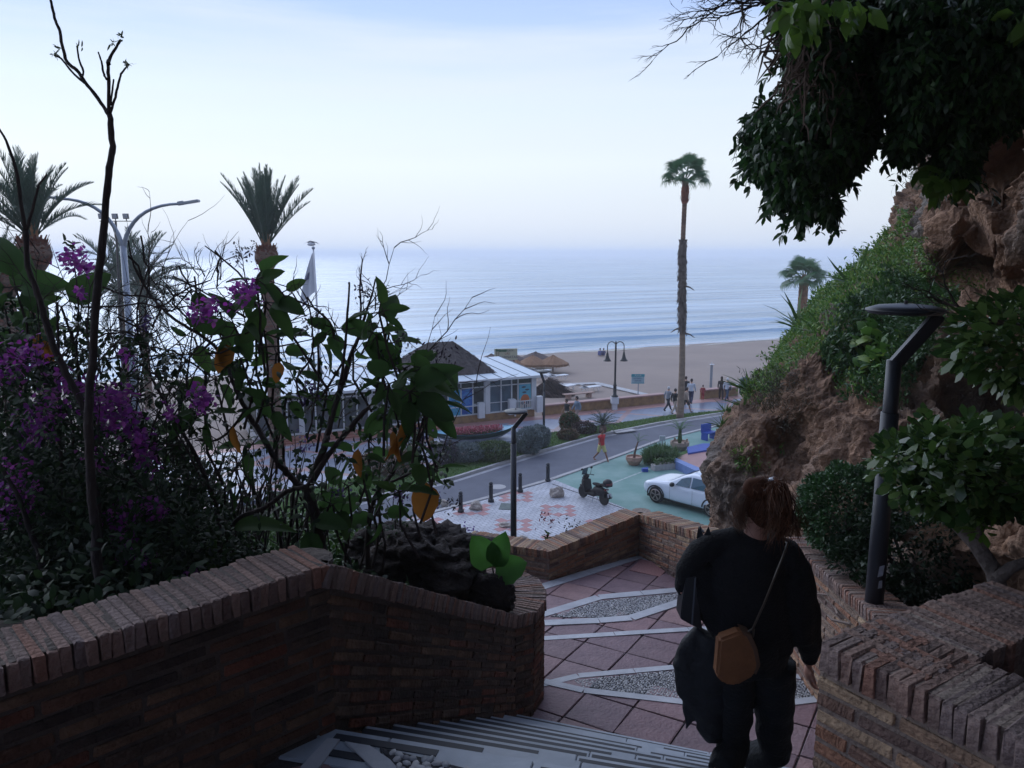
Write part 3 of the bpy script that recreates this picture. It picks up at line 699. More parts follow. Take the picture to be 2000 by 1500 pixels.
# top landing with its edge strip, pebbles and slanting white band
p, d = nose(0); sd_ = Vector((-d.y, d.x, 0)); z0 = p.z
b = MB(); A = p - d * .8; q = [A, A + d * 3.8, A + d * 3.8 - sd_ * 4.2, A - sd_ * 4.2]; b.prism([Vector((v.x, v.y, z0 - .012)) for v in q], .6); b.build('upper_landing', M_bed, stair)
x = -.6
for i, L_ in enumerate((.82, .55, .7, .9, .6)):
    A = p + d * (x + .002); B = p + d * (x + L_ - .002); q = [A, B, B - sd_ * .2, A - sd_ * .2]; b = MB(); b.prism([Vector((v.x, v.y, z0 + .001 * (i % 2))) for v in q], .035); b.build('step_slab', M_marble, stair, bevel=.003)
    if i in (0, 2, 4):
        for o_ in (.03, .12):
            A2 = A + d * (.6 if i == 0 else .03) - sd_ * o_; B2 = B - d * .05 - sd_ * o_
            if i == 0: A2 = p + d * .01 - sd_ * o_; B2 = p + d * .42 - sd_ * (o_ + .0)
            q = [A2, B2, B2 - sd_ * .035, A2 - sd_ * .035]; c = MB(); c.prism([Vector((v.x, v.y, z0 + .004)) for v in q], .004); c.build('grip_strip', M_dstrip, stair)
    x += L_
UT = []
for i in range(-8, 9):
    for j in range(-10, 1):
        c = p - sd_ * .42 + Vector((math.cos(.35), math.sin(.35), 0)) * (i * TS) + Vector((-math.sin(.35), math.cos(.35), 0)) * (j * TS)
        if (c - p).dot(sd_) > -.40: continue
        M = Matrix.Translation((c.x, c.y, z0 - .008)) @ Matrix.Rotation(.35, 4, 'Z'); UT.append((M, random.randrange(6), c.y))
pieces(stair, 'tile', TM, UT, M_tile, 120)
def ub(pts, nm, m, h=.016):
    P_ = [W(x_, y_, z0) for x_, y_ in pts]; b = MB(); b.prism([Vector((v.x, v.y, z0 + h - .009)) for v in P_], .02); return b.build(nm, m, stair)
ub([(588, 1500), (640, 1444), (664, 1447), (625, 1500), (560, 1560)], 'band_slab', M_band)
ub([(674, 1452), (722, 1460), (810, 1520), (745, 1520)], 'band_slab', M_band, .018)
pebbles(None, 'pebble_mosaic', 900, .02, [W(x_, y_, z0 + .002) for x_, y_ in ((742, 1463), (900, 1502), (1000, 1530), (800, 1530))])
# ================================================================ CLIFF
def cr1(P, t):       # Catmull-Rom along axis 0, t in [0, n-1]
    n = len(P); i = np.clip(np.floor(t).astype(int), 0, n - 2); f = (t - i)[:, None, None] if P.ndim == 3 else (t - i)[:, None]
    g = lambda k: P[np.clip(k, 0, n - 1)]
    a, b, c, d = g(i - 1), g(i), g(i + 1), g(i + 2)
    return .5 * (2 * b + (c - a) * f + (2 * a - 5 * b + 4 * c - d) * f * f + (3 * b - a - 3 * c + d) * f ** 3)
rows = [
 (1300, [(1420, 26), (1330, 10.6), (1372, 9.8), (1480, 9.2), (1570, 8.4), (1700, 7.4), (1800, 6.2), (1900, 4.9), (2010, 4.4), (2200, 3.9), (2700, 3.0)]),
 (1100, [(1430, 26), (1345, 10.8), (1376, 10.0), (1470, 9.4), (1560, 8.3), (1690, 7.3), (1800, 5.9), (1880, 4.8), (2010, 4.3), (2200, 3.8), (2700, 2.9)]),
 (1010, [(1450, 26), (1364, 11.0), (1380, 10.2), (1460, 9.7), (1550, 8.5), (1690, 7.7), (1800, 6.9), (1890, 6.1), (2010, 5.2), (2200, 4.2), (2700, 3.1)]),
 (900, [(1460, 27), (1366, 11.2), (1382, 10.3), (1460, 9.7), (1548, 9.9), (1640, 8.4), (1760, 7.8), (1870, 7.4), (2010, 6.8), (2200, 4.8), (2700, 3.2)]),
 (845, [(1480, 27), (1385, 11.8), (1402, 10.8), (1470, 10.0), (1545, 10.2), (1640, 8.8), (1760, 8.2), (1870, 7.9), (2010, 7.4), (2200, 5.0), (2700, 3.3)]),
 (780, [(1530, 28), (1422, 13.2), (1452, 12.0), (1508, 10.8), (1570, 9.8), (1660, 9.3), (1760, 8.6), (1870, 8.4), (2010, 7.6), (2200, 5.0), (2700, 3.3)]),
 (700, [(1600, 29), (1512, 15.5), (1532, 13.8), (1556, 10.6), (1610, 10.3), (1680, 10.6), (1770, 9.6), (1850, 8.6), (2010, 7.4), (2200, 4.9), (2700, 3.2)]),
 (620, [(1650, 30), (1562, 18), (1590, 16.0), (1625, 13.2), (1680, 12.4), (1730, 12), (1790, 10.6), (1850, 8.2), (2010, 6.7), (2200, 4.7), (2700, 3.2)]),
 (545, [(1720, 31), (1640, 20), (1668, 18.2), (1700, 16), (1740, 14.8), (1780, 13.9), (1815, 12.0), (1860, 9.4), (2010, 7.4), (2200, 4.6), (2700, 3.1)]),
 (480, [(1770, 32), (1700, 21), (1718, 19.5), (1740, 17.5), (1770, 16.2), (1800, 14.8), (1822, 9.0), (1890, 7.6), (2010, 6.9), (2200, 4.5), (2700, 3.1)]),
 (400, [(1800, 32), (1742, 21), (1752, 19.8), (1766, 18), (1786, 16.6), (1810, 15), (1826, 9.0), (1900, 8.0), (2010, 7.0), (2200, 4.4), (2700, 3.0)]),
 (350, [(1850, 32), (1790, 21), (1798, 20), (1803, 18.4), (1810, 17), (1820, 14.5), (1832, 9.0), (1905, 8.0), (2010, 6.8), (2200, 4.3), (2700, 3.0)]),
 (290, [(1880, 30), (1806, 20), (1812, 18), (1818, 16), (1824, 13), (1830, 10.5), (1842, 8.8), (1905, 7.6), (2010, 6.5), (2200, 4.2), (2700, 2.9)]),
 (220, [(1960, 28), (1880, 17), (1888, 14), (1896, 11.6), (1904, 9.6), (1914, 8.6), (1930, 8.0), (1960, 7.0), (2050, 6.0), (2250, 4.1), (2750, 2.9)]),
 (120, [(2080, 26), (1990, 14), (1996, 12), (2002, 10), (2008, 8.8), (2016, 8.0), (2030, 7.3), (2060, 6.4), (2120, 5.6), (2300, 4.0), (2800, 2.8)]),
 (-60, [(2180, 24), (2100, 12), (2106, 10), (2112, 9), (2120, 8), (2130, 7.2), (2150, 6.5), (2180, 5.8), (2250, 5.0), (2400, 3.8), (2900, 2.7)]),
 (-300, [(2380, 22), (2300, 11), (2306, 9.5), (2312, 8.4), (2320, 7.5), (2330, 6.8), (2350, 6.0), (2380, 5.3), (2450, 4.6), (2600, 3.6), (3100, 2.6)]),
]
rows = [(py, [(x + (8 if py >= 780 and i < 3 else 0), y) for i, (x, y) in enumerate(r_)]) for py, r_ in rows]
CP = np.array([[tuple(Q(x, py, y)) for x, y in r_] for py, r_ in rows])       # rows, cols, 3
PXY = np.array([[(x, py) for x, y in r_] for py, r_ in rows], float)
# close the foot straight down to the ground
foot = CP[:1].copy(); foot[..., 2] = -.3; CP = np.concatenate([foot, CP]); PXY = np.concatenate([PXY[:1] + [0, 200], PXY])
# carry the face round behind the viewer: unseen rock added to dim the steps
ex = []
for r_ in CP:
    l_ = r_[-1]; zz = l_[2]; ex.append([(3.1 + .1 * zz * .2, .2, zz), (3.6, -3, zz), (3.5, -7, zz), (0, -9, zz), (-7, -9, zz), (-14, -6, zz)])
CP = np.concatenate([CP, np.array(ex)], 1); PXY = np.concatenate([PXY, np.full((len(PXY), 6, 2), 5000.)], 1)
nr_, nc_ = 470, 520
tr_ = np.linspace(0, len(CP) - 1, nr_)
# finer columns where the face is in view
tcn_ = np.concatenate([np.linspace(0, 1, 14)[:-1], np.linspace(1, 9, nc_ - 60)[:-1], np.linspace(9, CP.shape[1] - 1, 48)]); nc_ = len(tcn_)
def cols(A):      # the hidden back is straight, the seen face smooth
    A = np.swapaxes(A, 0, 1); k = tcn_ <= 1; t0 = tcn_[k][:, None, None]
    return np.swapaxes(np.concatenate([A[0] * (1 - t0) + A[1] * t0, cr1(A[1:], tcn_[~k] - 1)]), 0, 1)
G = cols(cr1(CP, tr_)); GP = cols(cr1(PXY, tr_))
du = np.gradient(G, axis=1); dv = np.gradient(G, axis=0); NRM = unit(np.cross(du, dv)); 
vd = G - np.array([0, 0, CZ]); fm = tcn_ < 9; fm &= tcn_ > 3
if ((NRM * vd).sum(-1)[:, fm] > 0).mean() > .5: NRM = -NRM
NRM = unit(NRM)
disp = np.zeros(G.shape[:2]); cav = np.zeros(G.shape[:2])
fr = mn.fractal; tb_ = mn.turbulence
for i in range(nr_):
    for j in range(nc_):
        p = Vector(G[i, j]); q = Vector((p.x, p.y, p.z * .8))
        a = mn.noise(q * .75); r1 = 1 - abs(mn.noise(q * 1.3 + Vector((5, 1, 3)))) * 2; r2 = 1 - abs(mn.noise(q * 3.3)) * 2; f = mn.fractal(q * 5.5, 1.0, 2.1, 6)
        c = mn.noise(Vector((p.x * 2.4, p.y * 2.4, p.z * 1.7)) + Vector((9, 9, 9)))
        pit = max(0, c - .18) * 1.15; c2 = mn.noise(q * 7.5 + Vector((3, 3, 7))); pit2 = max(0, c2 - .15) * .3
        s2 = 1 - abs(mn.noise(q * 7.7 + Vector((2, 8, 4)))) * 2
        tu = mn.turbulence(q * 1.5, 5, True) - .45; tv = mn.turbulence(q * 4.2 + Vector((4, 4, 4)), 4, True) - .45; pit += max(0, mn.noise(q * 17) - .12) * .12
        disp[i, j] = .18 * a + .06 * r1 + .06 * r2 + .03 * s2 + .10 * f - .30 * tu * max(-.8, min(1, (a + .1) * 7)) - .09 * tv - .36 * pit - .30 * pit2
        cav[i, j] = pit
# two deep hollows seen in the upper face
for hx, hy, rx, ry, dep in ((1900, 500, 42, 75, 1.0), (1870, 560, 50, 40, .6), (1925, 780, 95, 70, .9), (1855, 1100, 40, 80, .6), (1960, 330, 40, 60, .6), (1440, 900, 30, 14, .3)):
    rr_ = ((GP[..., 0] - hx) / rx) ** 2 + ((GP[..., 1] - hy) / ry) ** 2; disp -= dep * np.clip(1 - rr_, 0, 1) ** .7 
far = np.clip((G[..., 1] - 8) / 14, 0, 1)
disp *= (1 + far * 1.0)
edge = np.clip((tcn_ - .0) / 1.0, 0, 1)[None, :]
fade = np.clip(1.15 - np.abs(tcn_ - 1.0), .4, 1)[None, :] 
dfin = disp * .8
dfin *= np.interp(tcn_, [0, 1, 1.6, 4], [.2, .7, .9, 1])[None, :]
lowl = np.clip((GP[..., 1] - 760) / 80, 0, 1) * np.clip((1560 - GP[..., 0]) / 60, 0, 1); dfin = np.where(lowl > 0, dfin * (1 - lowl) + lowl * (np.clip(dfin, -.12, .3) * .8 + .03), dfin)
dfin -= np.interp(tcn_, [0, .5, 2.5, 4, 12], [.12, .14, .12, .08, .04])[None, :] * (1 + far * 1.2)
G2 = G + NRM * dfin[..., None]
idx = np.arange(nr_ * nc_).reshape(nr_, nc_); qd = np.stack([idx[:-1, :-1], idx[:-1, 1:], idx[1:, 1:], idx[1:, :-1]], -1).reshape(-1, 4)
me = quick_mesh('rock_face', G2.reshape(-1, 3), qd)
m = mat('cliff_rock', (.28, .165, .105), (.085, .048, .032), rough=.95, scale=2.4, bump=3.0, bscale=24, detail=12, mid=(.195, .115, .076), lo=.32, hi=.68)
t = m.node_tree; n = t.nodes.new; l = t.links.new; bs = t.nodes['Principled BSDF']
oldc = bs.inputs['Base Color'].links[0].from_socket; tcn2 = n('ShaderNodeTexCoord')
n2 = n('ShaderNodeTexNoise'); n2.inputs['Scale'].default_value = .45; n2.inputs['Detail'].default_value = 7; l(tcn2.outputs['Object'], n2.inputs[0]); r2 = n('ShaderNodeValToRGB'); l(n2.outputs[0], r2.inputs[0]); r2.color_ramp.elements[0].position = .5; r2.color_ramp.elements[1].position = .66
x = n('ShaderNodeMixRGB'); l(r2.outputs[0], x.inputs[0]); l(oldc, x.inputs[1]); x.inputs[2].default_value = (.13, .118, .108, 1)
n3 = n('ShaderNodeTexVoronoi'); n3.inputs['Scale'].default_value = 9; l(tcn2.outputs['Object'], n3.inputs['Vector']); r3 = n('ShaderNodeMapRange'); l(n3.outputs['Distance'], r3.inputs[0]); r3.inputs[1].default_value = 0; r3.inputs[2].default_value = .6; r3.inputs[3].default_value = .6; r3.inputs[4].default_value = 1.15
x3 = n('ShaderNodeMixRGB'); x3.blend_type = 'MULTIPLY'; x3.inputs[0].default_value = .7; l(x.outputs[0], x3.inputs[1]); l(r3.outputs[0], x3.inputs[2]); l(x3.outputs[0], bs.inputs['Base Color'])
M_rock = m
cliff = link('cliff', me, M_rock, smooth=True); tag(cliff, kind='structure')

def in_px(px, py, poly):
    ins = np.zeros(px.shape, bool)
    for i in range(len(poly)):
        ax, ay = poly[i]; cx, cy = poly[i - 1]
        if ay == cy: continue
        c = ((ay > py) != (cy > py)) & (px < (cx - ax) * (py - ay) / (cy - ay) + ax); ins ^= c
    return ins
def on_cliff(poly, n, patchy=0):
    mk = in_px(GP[..., 0], GP[..., 1], poly); mk[:, tcn_ > 9] = False
    ii = np.argwhere(mk)
    # weight by area seen
    w = np.linalg.norm(np.cross(du[mk], dv[mk]), axis=-1) / np.maximum(G[mk][:, 1], 1) ** 1.2
    if patchy:
        nz_ = np.array([mn.noise(Vector(G[a, b]) * 1.2) for a, b in ii]); w = w * np.clip(nz_ + patchy, 0, 1)
    w = w / w.sum(); k = rng.choice(len(ii), n, p=w); ij = ii[k]
    return G2[ij[:, 0], ij[:, 1]] + rng.normal(size=(n, 3)) * .02, NRM[ij[:, 0], ij[:, 1]]
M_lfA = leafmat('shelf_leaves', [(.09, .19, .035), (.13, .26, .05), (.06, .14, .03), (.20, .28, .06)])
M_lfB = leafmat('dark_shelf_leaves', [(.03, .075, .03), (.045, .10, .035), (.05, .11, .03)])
# succulent green carpet on the shelf
def carpet(name, label, poly, n, ln, wd, m, lift=.12, up=.9, patchy=0, shape='ovate', cat=None):
    P, Nn = on_cliff(poly, n, patchy); sc = np.clip(P[:, 1] / 11, .8, 2.2)
    # clumps
    cl = np.array([mn.noise(Vector(p) * 2.2) for p in P]); P = P + Nn * (rng.uniform(0, 1, (n, 1)) * lift * (1.1 + cl[:, None] * 1.6)) * sc[:, None] + np.array([0, 0, 1]) * (rng.uniform(0, 1, (n, 1)) * lift * .6)
    D = Nn * .8 + rng.normal(size=(n, 3)) * .6 + np.array([0, 0, up * .6])
    L_ = rng.uniform(.6, 1.3, n) * ln * sc; me = leaf_mesh(name, P, D, L_, L_ * wd, .3, shape=shape); o = link(name, me, m); tag(o, label, cat, kind='stuff'); return o
shelf = [(1690, 495), (1830, 470), (1850, 560), (1890, 590), (1850, 640), (1800, 700), (1730, 760), (1700, 800), (1640, 770), (1600, 700), (1560, 690), (1530, 740), (1490, 780), (1470, 790), (1440, 770), (1500, 715), (1530, 650), (1560, 600), (1640, 530)]
carpet('shelf_groundcover', 'bright green succulent groundcover spilling over the cliff shelf', shelf, 60000, .055, .42, M_lfA, .10)
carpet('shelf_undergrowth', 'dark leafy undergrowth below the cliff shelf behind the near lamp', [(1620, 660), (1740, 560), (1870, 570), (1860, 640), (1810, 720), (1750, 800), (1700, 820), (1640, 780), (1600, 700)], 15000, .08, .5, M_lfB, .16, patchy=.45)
carpet('cliff_tufts', 'thin green tufts on the lower rock face', [(1420, 880), (1500, 870), (1530, 890), (1480, 930), (1430, 925)], 2600, .07, .3, M_lfA, .08, patchy=.3)
carpet('cliff_scrub', 'dry brown scrub on the lower left shoulder of the cliff', [(1480, 750), (1560, 720), (1600, 800), (1560, 850), (1500, 830), (1460, 800)], 8000, .07, .12, leafmat('dry_scrub', [(.05, .04, .03), (.06, .055, .03), (.03, .03, .02)]), .2, patchy=.35, shape='blade')
carpet('ledge_plants', 'tufts of green on the high grey rock', [(1700, 480), (1760, 420), (1800, 400), (1790, 460), (1730, 500)], 2500, .07, .35, M_lfA, .1, patchy=.25)
carpet('ledge_plants', 'thin grass on the ridge top', [(1760, 380), (1830, 290), (1840, 360), (1800, 400)], 900, .12, .08, leafmat('dry_grass', [(.10, .10, .05), (.07, .08, .03)]), .12, shape='blade')

# rosettes of strap leaves (agave / agapanthus) on the shelf and along the cliff edge
def rosette(name, label, loc, n, ln, wd, m, tilt=(20, 75), group=None, cat='plant', droop=.5):
    root = thing(name, label, cat, loc, group=group); P = np.zeros((n, 3)); az = rng.uniform(0, 2 * PI, n); el = np.radians(rng.uniform(*tilt, n))
    D = np.stack([np.cos(az) * np.cos(el), np.sin(az) * np.cos(el), np.sin(el)], 1); L_ = ln * rng.uniform(.7, 1.15, n)
    for i in range(n):
        me = leaf_mesh('leaf', P[i:i + 1], D[i:i + 1], L_[i:i + 1], L_[i:i + 1] * wd, droop, shape='blade'); link('leaf', me, m, root)
    return root
M_strap = leafmat('strap_leaves', [(.05, .11, .03), (.08, .15, .04), (.04, .085, .03)])
spots = [(1715, 645, .55, 'long strap leaved plant spilling over the shelf just left of the near lamp disc'), (1760, 640, .5, 'dark strap leaved plant right behind the near lamp disc'), (1600, 650, .55, 'strap leaved plant midway along the green shelf'), (1665, 560, .6, 'strap leaved plant high on the green slope'), (1550, 640, .6, 'spiky plant on the shelf edge below the small palm'), (1470, 775, .45, 'bright spiky plant at the foot of the green slope beside the promenade'), (1445, 790, .4, 'spiky plant low at the left end of the cliff vegetation'), (1415, 810, .3, 'small bluish spiky plant at the cliff edge over the road'), (1402, 835, .28, 'lowest little spiky plant on the cliff edge over the road'), (1735, 585, .5, 'strap leaved plant in the middle of the shelf'), (1785, 560, .5, 'strap leaved plant under the big rock')]
def cliff_at(px, py):
    d = (GP[..., 0] - px) ** 2 + (GP[..., 1] - py) ** 2; d[:, tcn_ > 9] = 1e9; i, j = np.unravel_index(d.argmin(), d.shape); return Vector(G2[i, j])
for px, py, ln, lab in spots:
    p = cliff_at(px, py); s_ = p.y / 12; rosette('strap_leaf_plant', lab, p + Vector((0, -.05, .02)), 26, ln * s_, .09, M_strap, group='strap leaved plants on the cliff')
# heart leaved plants hanging beside the lamp
P, Nn = on_cliff([(1680, 690), (1740, 670), (1750, 730), (1690, 740)], 90); D = rng.normal(size=(90, 3)) * .4 + Nn * .7 + [0, 0, -.3]
o = link('broad_leaf_creeper', leaf_mesh('broad_leaf_creeper', P + Nn * .15, D, .2, .17, .2), M_lfA); tag(o, 'broad heart leaved creeper on the cliff left of the near lamp post', 'creeper')

# ================================================================ HANGING FICUS
def wig(a, c, n=7, w=.03):
    a, c = Vector(a), Vector(c); L_ = (c - a).length; return [a.lerp(c, i / (n - 1)) + Vector([random.gauss(0, w * L_ * (1 if 0 < i < n - 1 else 0)) for _ in range(3)]) for i in range(n)]
M_fic = leafmat('ficus_leaves', [(.018, .05, .018), (.03, .08, .025), (.045, .11, .03), (.02, .045, .022)], .4, .3)
M_ficl = leafmat('young_ficus_leaves', [(.10, .20, .03), (.13, .23, .04), (.07, .15, .03)], .4, .5)
M_bark = mat('bark', (.085, .065, .055), (.04, .03, .028), rough=.95, scale=6, bump=1.5, bscale=30, stretch=(1, 1, .3))
M_twig = mat('twig_bark', (.05, .035, .032), (.025, .018, .018), rough=.9, scale=8)
def fill(poly, n, y0, y1, thick=1.0, wob=.5, edge_px=60):
    xs_ = [p[0] for p in poly]; ys_ = [p[1] for p in poly]; out_ = []
    poly_a = np.array(poly, float)
    while len(out_) < n:
        px = rng.uniform(min(xs_), max(xs_), 4000); py = rng.uniform(min(ys_), max(ys_), 4000); k = in_px(px, py, poly); px, py = px[k], py[k]
        # distance to the outline gives the depth of the crown there
        A = poly_a; B = np.roll(poly_a, -1, 0); pt = np.stack([px, py], 1)[:, None, :]; ab = (B - A)[None]; t_ = np.clip(((pt - A[None]) * ab).sum(-1) / np.maximum((ab ** 2).sum(-1), 1e-6), 0, 1); dd = np.linalg.norm(pt - (A[None] + ab * t_[..., None]), axis=-1).min(1)
        th = np.sqrt(np.clip(dd / edge_px, 0, 1)) * .5 + .12
        ym = (y0 + y1) / 2; yy = ym + rng.uniform(-1, 1, len(px)) * (y1 - y0) * th * thick
        keep = np.array([mn.noise(Vector((a / 26, b / 26, c * 2.2))) + wob > 0 for a, b, c in zip(px, py, yy)])
        for a, b, c in zip(px[keep], py[keep], yy[keep]): out_.append(tuple(Q(a, b, c)))
    return np.array(out_[:n])
ficus = thing('ficus_tree', 'huge dark ficus hanging down from the top right in front of the cliff', 'tree', (4.2, 4.2, 7))
def addp(name, me, m, root, kind=None, smooth=False):
    o = link(name, me, m, root, kind, smooth); o.matrix_parent_inverse = Matrix.Translation(root.location).inverted(); return o
lobes = [
 ([(1480, -60), (1500, 0), (1525, 90), (1540, 180), (1500, 195), (1462, 222), (1450, 300), (1462, 340), (1500, 362), (1503, 408), (1545, 398), (1560, 438), (1592, 422), (1630, 442), (1642, 400), (1636, 372), (1680, 330), (1716, 275), (1728, 232), (1700, 140), (1732, 95), (1730, 40), (1735, -60)], 20000, 4.3, 5.6, .20),
 ([(1690, -60), (1715, 30), (1745, 60), (1700, 110), (1712, 170), (1745, 225), (1735, 292), (1765, 318), (1800, 290), (1830, 262), (1826, 340), (1850, 362), (1880, 345), (1908, 362), (1912, 300), (1935, 262), (1990, 240), (2060, 160), (2150, 60), (2150, -60)], 36000, 4.0, 5.4, .26),
]
for i, (pl, n_, y0, y1, wob) in enumerate(lobes):
    P = fill(pl, n_, y0, y1, 1.0, wob); D = unit(rng.normal(size=P.shape) * .55 + np.array([-.15, -.15, -.75]))
    L_ = rng.uniform(.042, .08, len(P)); addp('foliage', leaf_mesh('foliage', P, D, L_, L_ * .42, .2), M_fic, ficus, 'stuff')
# drooping sprigs that break the outline
b = MB(); P = []; D = []
for pl, ym in ((lobes[0][0], 4.9), (lobes[1][0], 4.7)):
    for i in range(len(pl)):
        (ax, ay), (cx, cy) = pl[i - 1], pl[i]
        if min(ay, cy) < 60 or max(ax, cx) > 1990: continue
        for k in range(max(1, int(math.hypot(ax - cx, ay - cy) / 16))):
            f = random.random(); px, py = ax + (cx - ax) * f, ay + (cy - ay) * f; a = Q(px, py - 22, ym + random.uniform(-.25, .25)); d = Vector((random.gauss(-.15, .45), random.gauss(0, .3), -1)).normalized(); L_ = random.uniform(.09, .2); pts = wig(a, a + d * L_, 5, .06); b.tube(pts, [.003, .003, .002, .002, .001], 4, False)
            for j in range(11): P.append(tuple(pts[min(4, j // 2)] + Vector((0, 0, -.01 * (j % 2))))); D.append(tuple(d * .9 + Vector([random.gauss(0, .55) for _ in range(3)])))
P = np.array(P); addp('sprigs', leaf_mesh('sprigs', P, np.array(D), rng.uniform(.04, .085, len(P)), .028, .25), M_fic, ficus, 'stuff'); addp('sprig_stems', b.mesh('sprig_stems'), M_twig, ficus, 'stuff')
# opened pale young leaves at the top
P = np.concatenate([fill([(1505, 0), (1620, -10), (1600, 60), (1560, 80), (1530, 70)], 60, 3.5, 4.0, 1, 1), fill([(1610, 0), (1720, -10), (1700, 40), (1640, 45)], 26, 3.5, 4, 1, 1), fill([(1790, 320), (1830, 330), (1900, 350), (1880, 372), (1820, 372)], 60, 4.0, 4.5, 1, 1), fill([(1975, 20), (2020, 20), (2010, 60), (1985, 60)], 14, 3.6, 4, 1, 1)])
D = unit(rng.normal(size=P.shape) * .5 + np.array([-.1, 0, -.7])); addp('young_leaves', leaf_mesh('young_leaves', P, D, rng.uniform(.07, .13, len(P)), .06, .2), M_ficl, ficus, 'stuff')
# unseen foliage added to darken the steps (above and behind the viewer)
k = 60000; P = np.stack([rng.uniform(-5, 6.5, k), rng.uniform(-6, 6.2, k), rng.uniform(0, 1, k)], 1)
P[:, 2] = 12.7 + P[:, 2] * 1.6 + .12 * np.abs(P[:, 0] - 1); P[:, 2] += np.clip(P[:, 1], 0, 7) * .30
D = unit(rng.normal(size=P.shape) * .6 + np.array([0, 0, -.6])); addp('crown', leaf_mesh('crown', P, D, rng.uniform(.12, .2, k), .1, .2), M_fic, ficus, 'stuff')
b = MB()
b.tube([(5.2, 3.5, 7), (4.9, 3.4, 9), (4.3, 3.2, 11), (3.2, 2.8, 13), (1.5, 2, 14), (-.8, 1, 14.2)], [.4, .34, .28, .22, .14, .06], 10)
b.tube([(4.3, 3.2, 11), tuple(Q(1960, 60, 4.7)), tuple(Q(1800, -40, 4.8)), tuple(Q(1600, -60, 4.9))], [.2, .12, .08, .05], 8)
addp('trunk', b.mesh('trunk'), M_bark, ficus, smooth=True)
# hanging aerial roots and stems
def wig(a, c, n=7, w=.03):
    a, c = Vector(a), Vector(c); L_ = (c - a).length; return [a.lerp(c, i / (n - 1)) + Vector([random.gauss(0, w * L_ * (1 if 0 < i < n - 1 else 0)) for _ in range(3)]) for i in range(n)]
b = MB()
for i in range(150):
    px = random.gauss(1588, 32); py = random.uniform(-40, 140); y = random.uniform(4.15, 4.7); a = Q(px, py, y); c = Q(px + random.gauss(0, 45), py + random.uniform(50, 150), y + random.uniform(-.2, .2)); b.tube(wig(a, c, 6, .06), [.004 + random.random() * .003] * 5 + [.001], 4, False)
for i in range(10):
    px = 1575 + random.gauss(0, 12); b.tube(wig(Q(px, -60, 4.6), Q(px + random.gauss(8, 8), 330, 4.7), 8, .02), [.012] * 4 + [.008] * 3 + [.003], 5, False)
addp('hanging_roots', b.mesh('hanging_roots'), mat('dry_roots', (.17, .12, .10), (.08, .055, .05), rough=.9, scale=9), ficus, 'stuff')
# bare twigs at the upper left of the crown
b = MB()
def twigs(b, a, d, L_, r_, depth, spread=.6, n=5):
    pts = [Vector(a)]; d = Vector(d).normalized(); seg = L_ / n
    for i in range(n):
        d = (d + Vector([random.gauss(0, .16) for _ in range(3)])).normalized(); pts.append(pts[-1] + d * seg)
        if depth > 0 and random.random() < .75:
            s_ = Vector([random.gauss(0, 1) for _ in range(3)]); s_ = (s_ - d * s_.dot(d)).normalized(); twigs(b, pts[-1], d + s_ * spread, L_ * random.uniform(.3, .6), r_ * .55, depth - 1, spread, n)
    b.tube(pts, [r_ * (1 - .75 * i / n) for i in range(n + 1)], 5 if r_ > .004 else 4, False)
for a, c, r_ in (((1545, -50), (1345, 70), .014), ((1530, 0), (1400, 60), .008), ((1500, 30), (1395, 118), .007), ((1540, 60), (1432, 118), .007), ((1430, -20), (1325, 10), .007), ((1490, 60), (1502, 165), .008), ((1470, -30), (1320, 60), .008), ((1500, 90), (1435, 118), .004)):
    A = Q(*a, 4.5); B = Q(*c, 4.4); twigs(b, A, B - A, (B - A).length * .85, r_, 3, .55, 6)
addp('twigs', b.mesh('twigs'), M_twig, ficus, 'stuff')

# ================================================================ RIGHT SIDE PLANTS
def leafclump(root, polys, n, y0, y1, ln, wd, m, name='foliage', dvec=(0, -.2, .15), shape='obovate', wob=.35, edge=40):
    P = fill(polys, n, y0, y1, 1.0, wob, edge); c = P.mean(0); D = unit(unit(P - c) * .8 + rng.normal(size=P.shape) * .55 + np.array(dvec)); L_ = rng.uniform(.7, 1.2, len(P)) * ln
    return addp(name, leaf_mesh(name, P, D, L_, L_ * wd, .15, shape=shape), m, root, 'stuff')
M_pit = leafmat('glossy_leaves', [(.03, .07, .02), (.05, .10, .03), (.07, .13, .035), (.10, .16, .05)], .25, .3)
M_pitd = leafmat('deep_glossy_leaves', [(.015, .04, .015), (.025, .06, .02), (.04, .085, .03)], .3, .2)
M_gbark = mat('grey_bark', (.15, .12, .11), (.07, .055, .05), rough=.85, scale=12, bump=1, bscale=40)
pit = thing('small_ficus', 'small tree with a forked grey trunk and glossy rounded leaves leaning over the near planter', 'tree', tuple(Q(1995, 1270, 2.75)))
b = MB()
b.tube([Q(2010, 1330, 2.6), Q(1992, 1240, 2.7), Q(1955, 1170, 2.8), Q(1942, 1115, 2.85), Q(1905, 1060, 2.9), Q(1868, 1025, 2.95), Q(1840, 985, 3.0), Q(1800, 950, 3.05)], [.045, .038, .034, .033, .030, .024, .018, .008], 9)
b.tube([Q(1948, 1130, 2.82), Q(1975, 1108, 2.8), Q(2040, 1085, 2.8)], [.028, .022, .016], 8); b.tube([Q(1905, 1060, 2.9), Q(1930, 990, 2.9), Q(1960, 900, 2.9)], [.018, .012, .005], 7)
addp('trunk', b.mesh('trunk'), M_gbark, pit, smooth=True)
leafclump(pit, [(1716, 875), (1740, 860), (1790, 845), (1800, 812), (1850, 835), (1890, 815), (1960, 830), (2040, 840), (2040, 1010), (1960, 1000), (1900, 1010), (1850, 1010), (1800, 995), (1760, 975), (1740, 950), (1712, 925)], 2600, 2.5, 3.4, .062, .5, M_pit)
leafclump(pit, [(1740, 900), (1800, 860), (2040, 870), (2040, 1000), (1860, 1005), (1780, 970)], 2000, 2.75, 3.3, .06, .5, M_pitd)
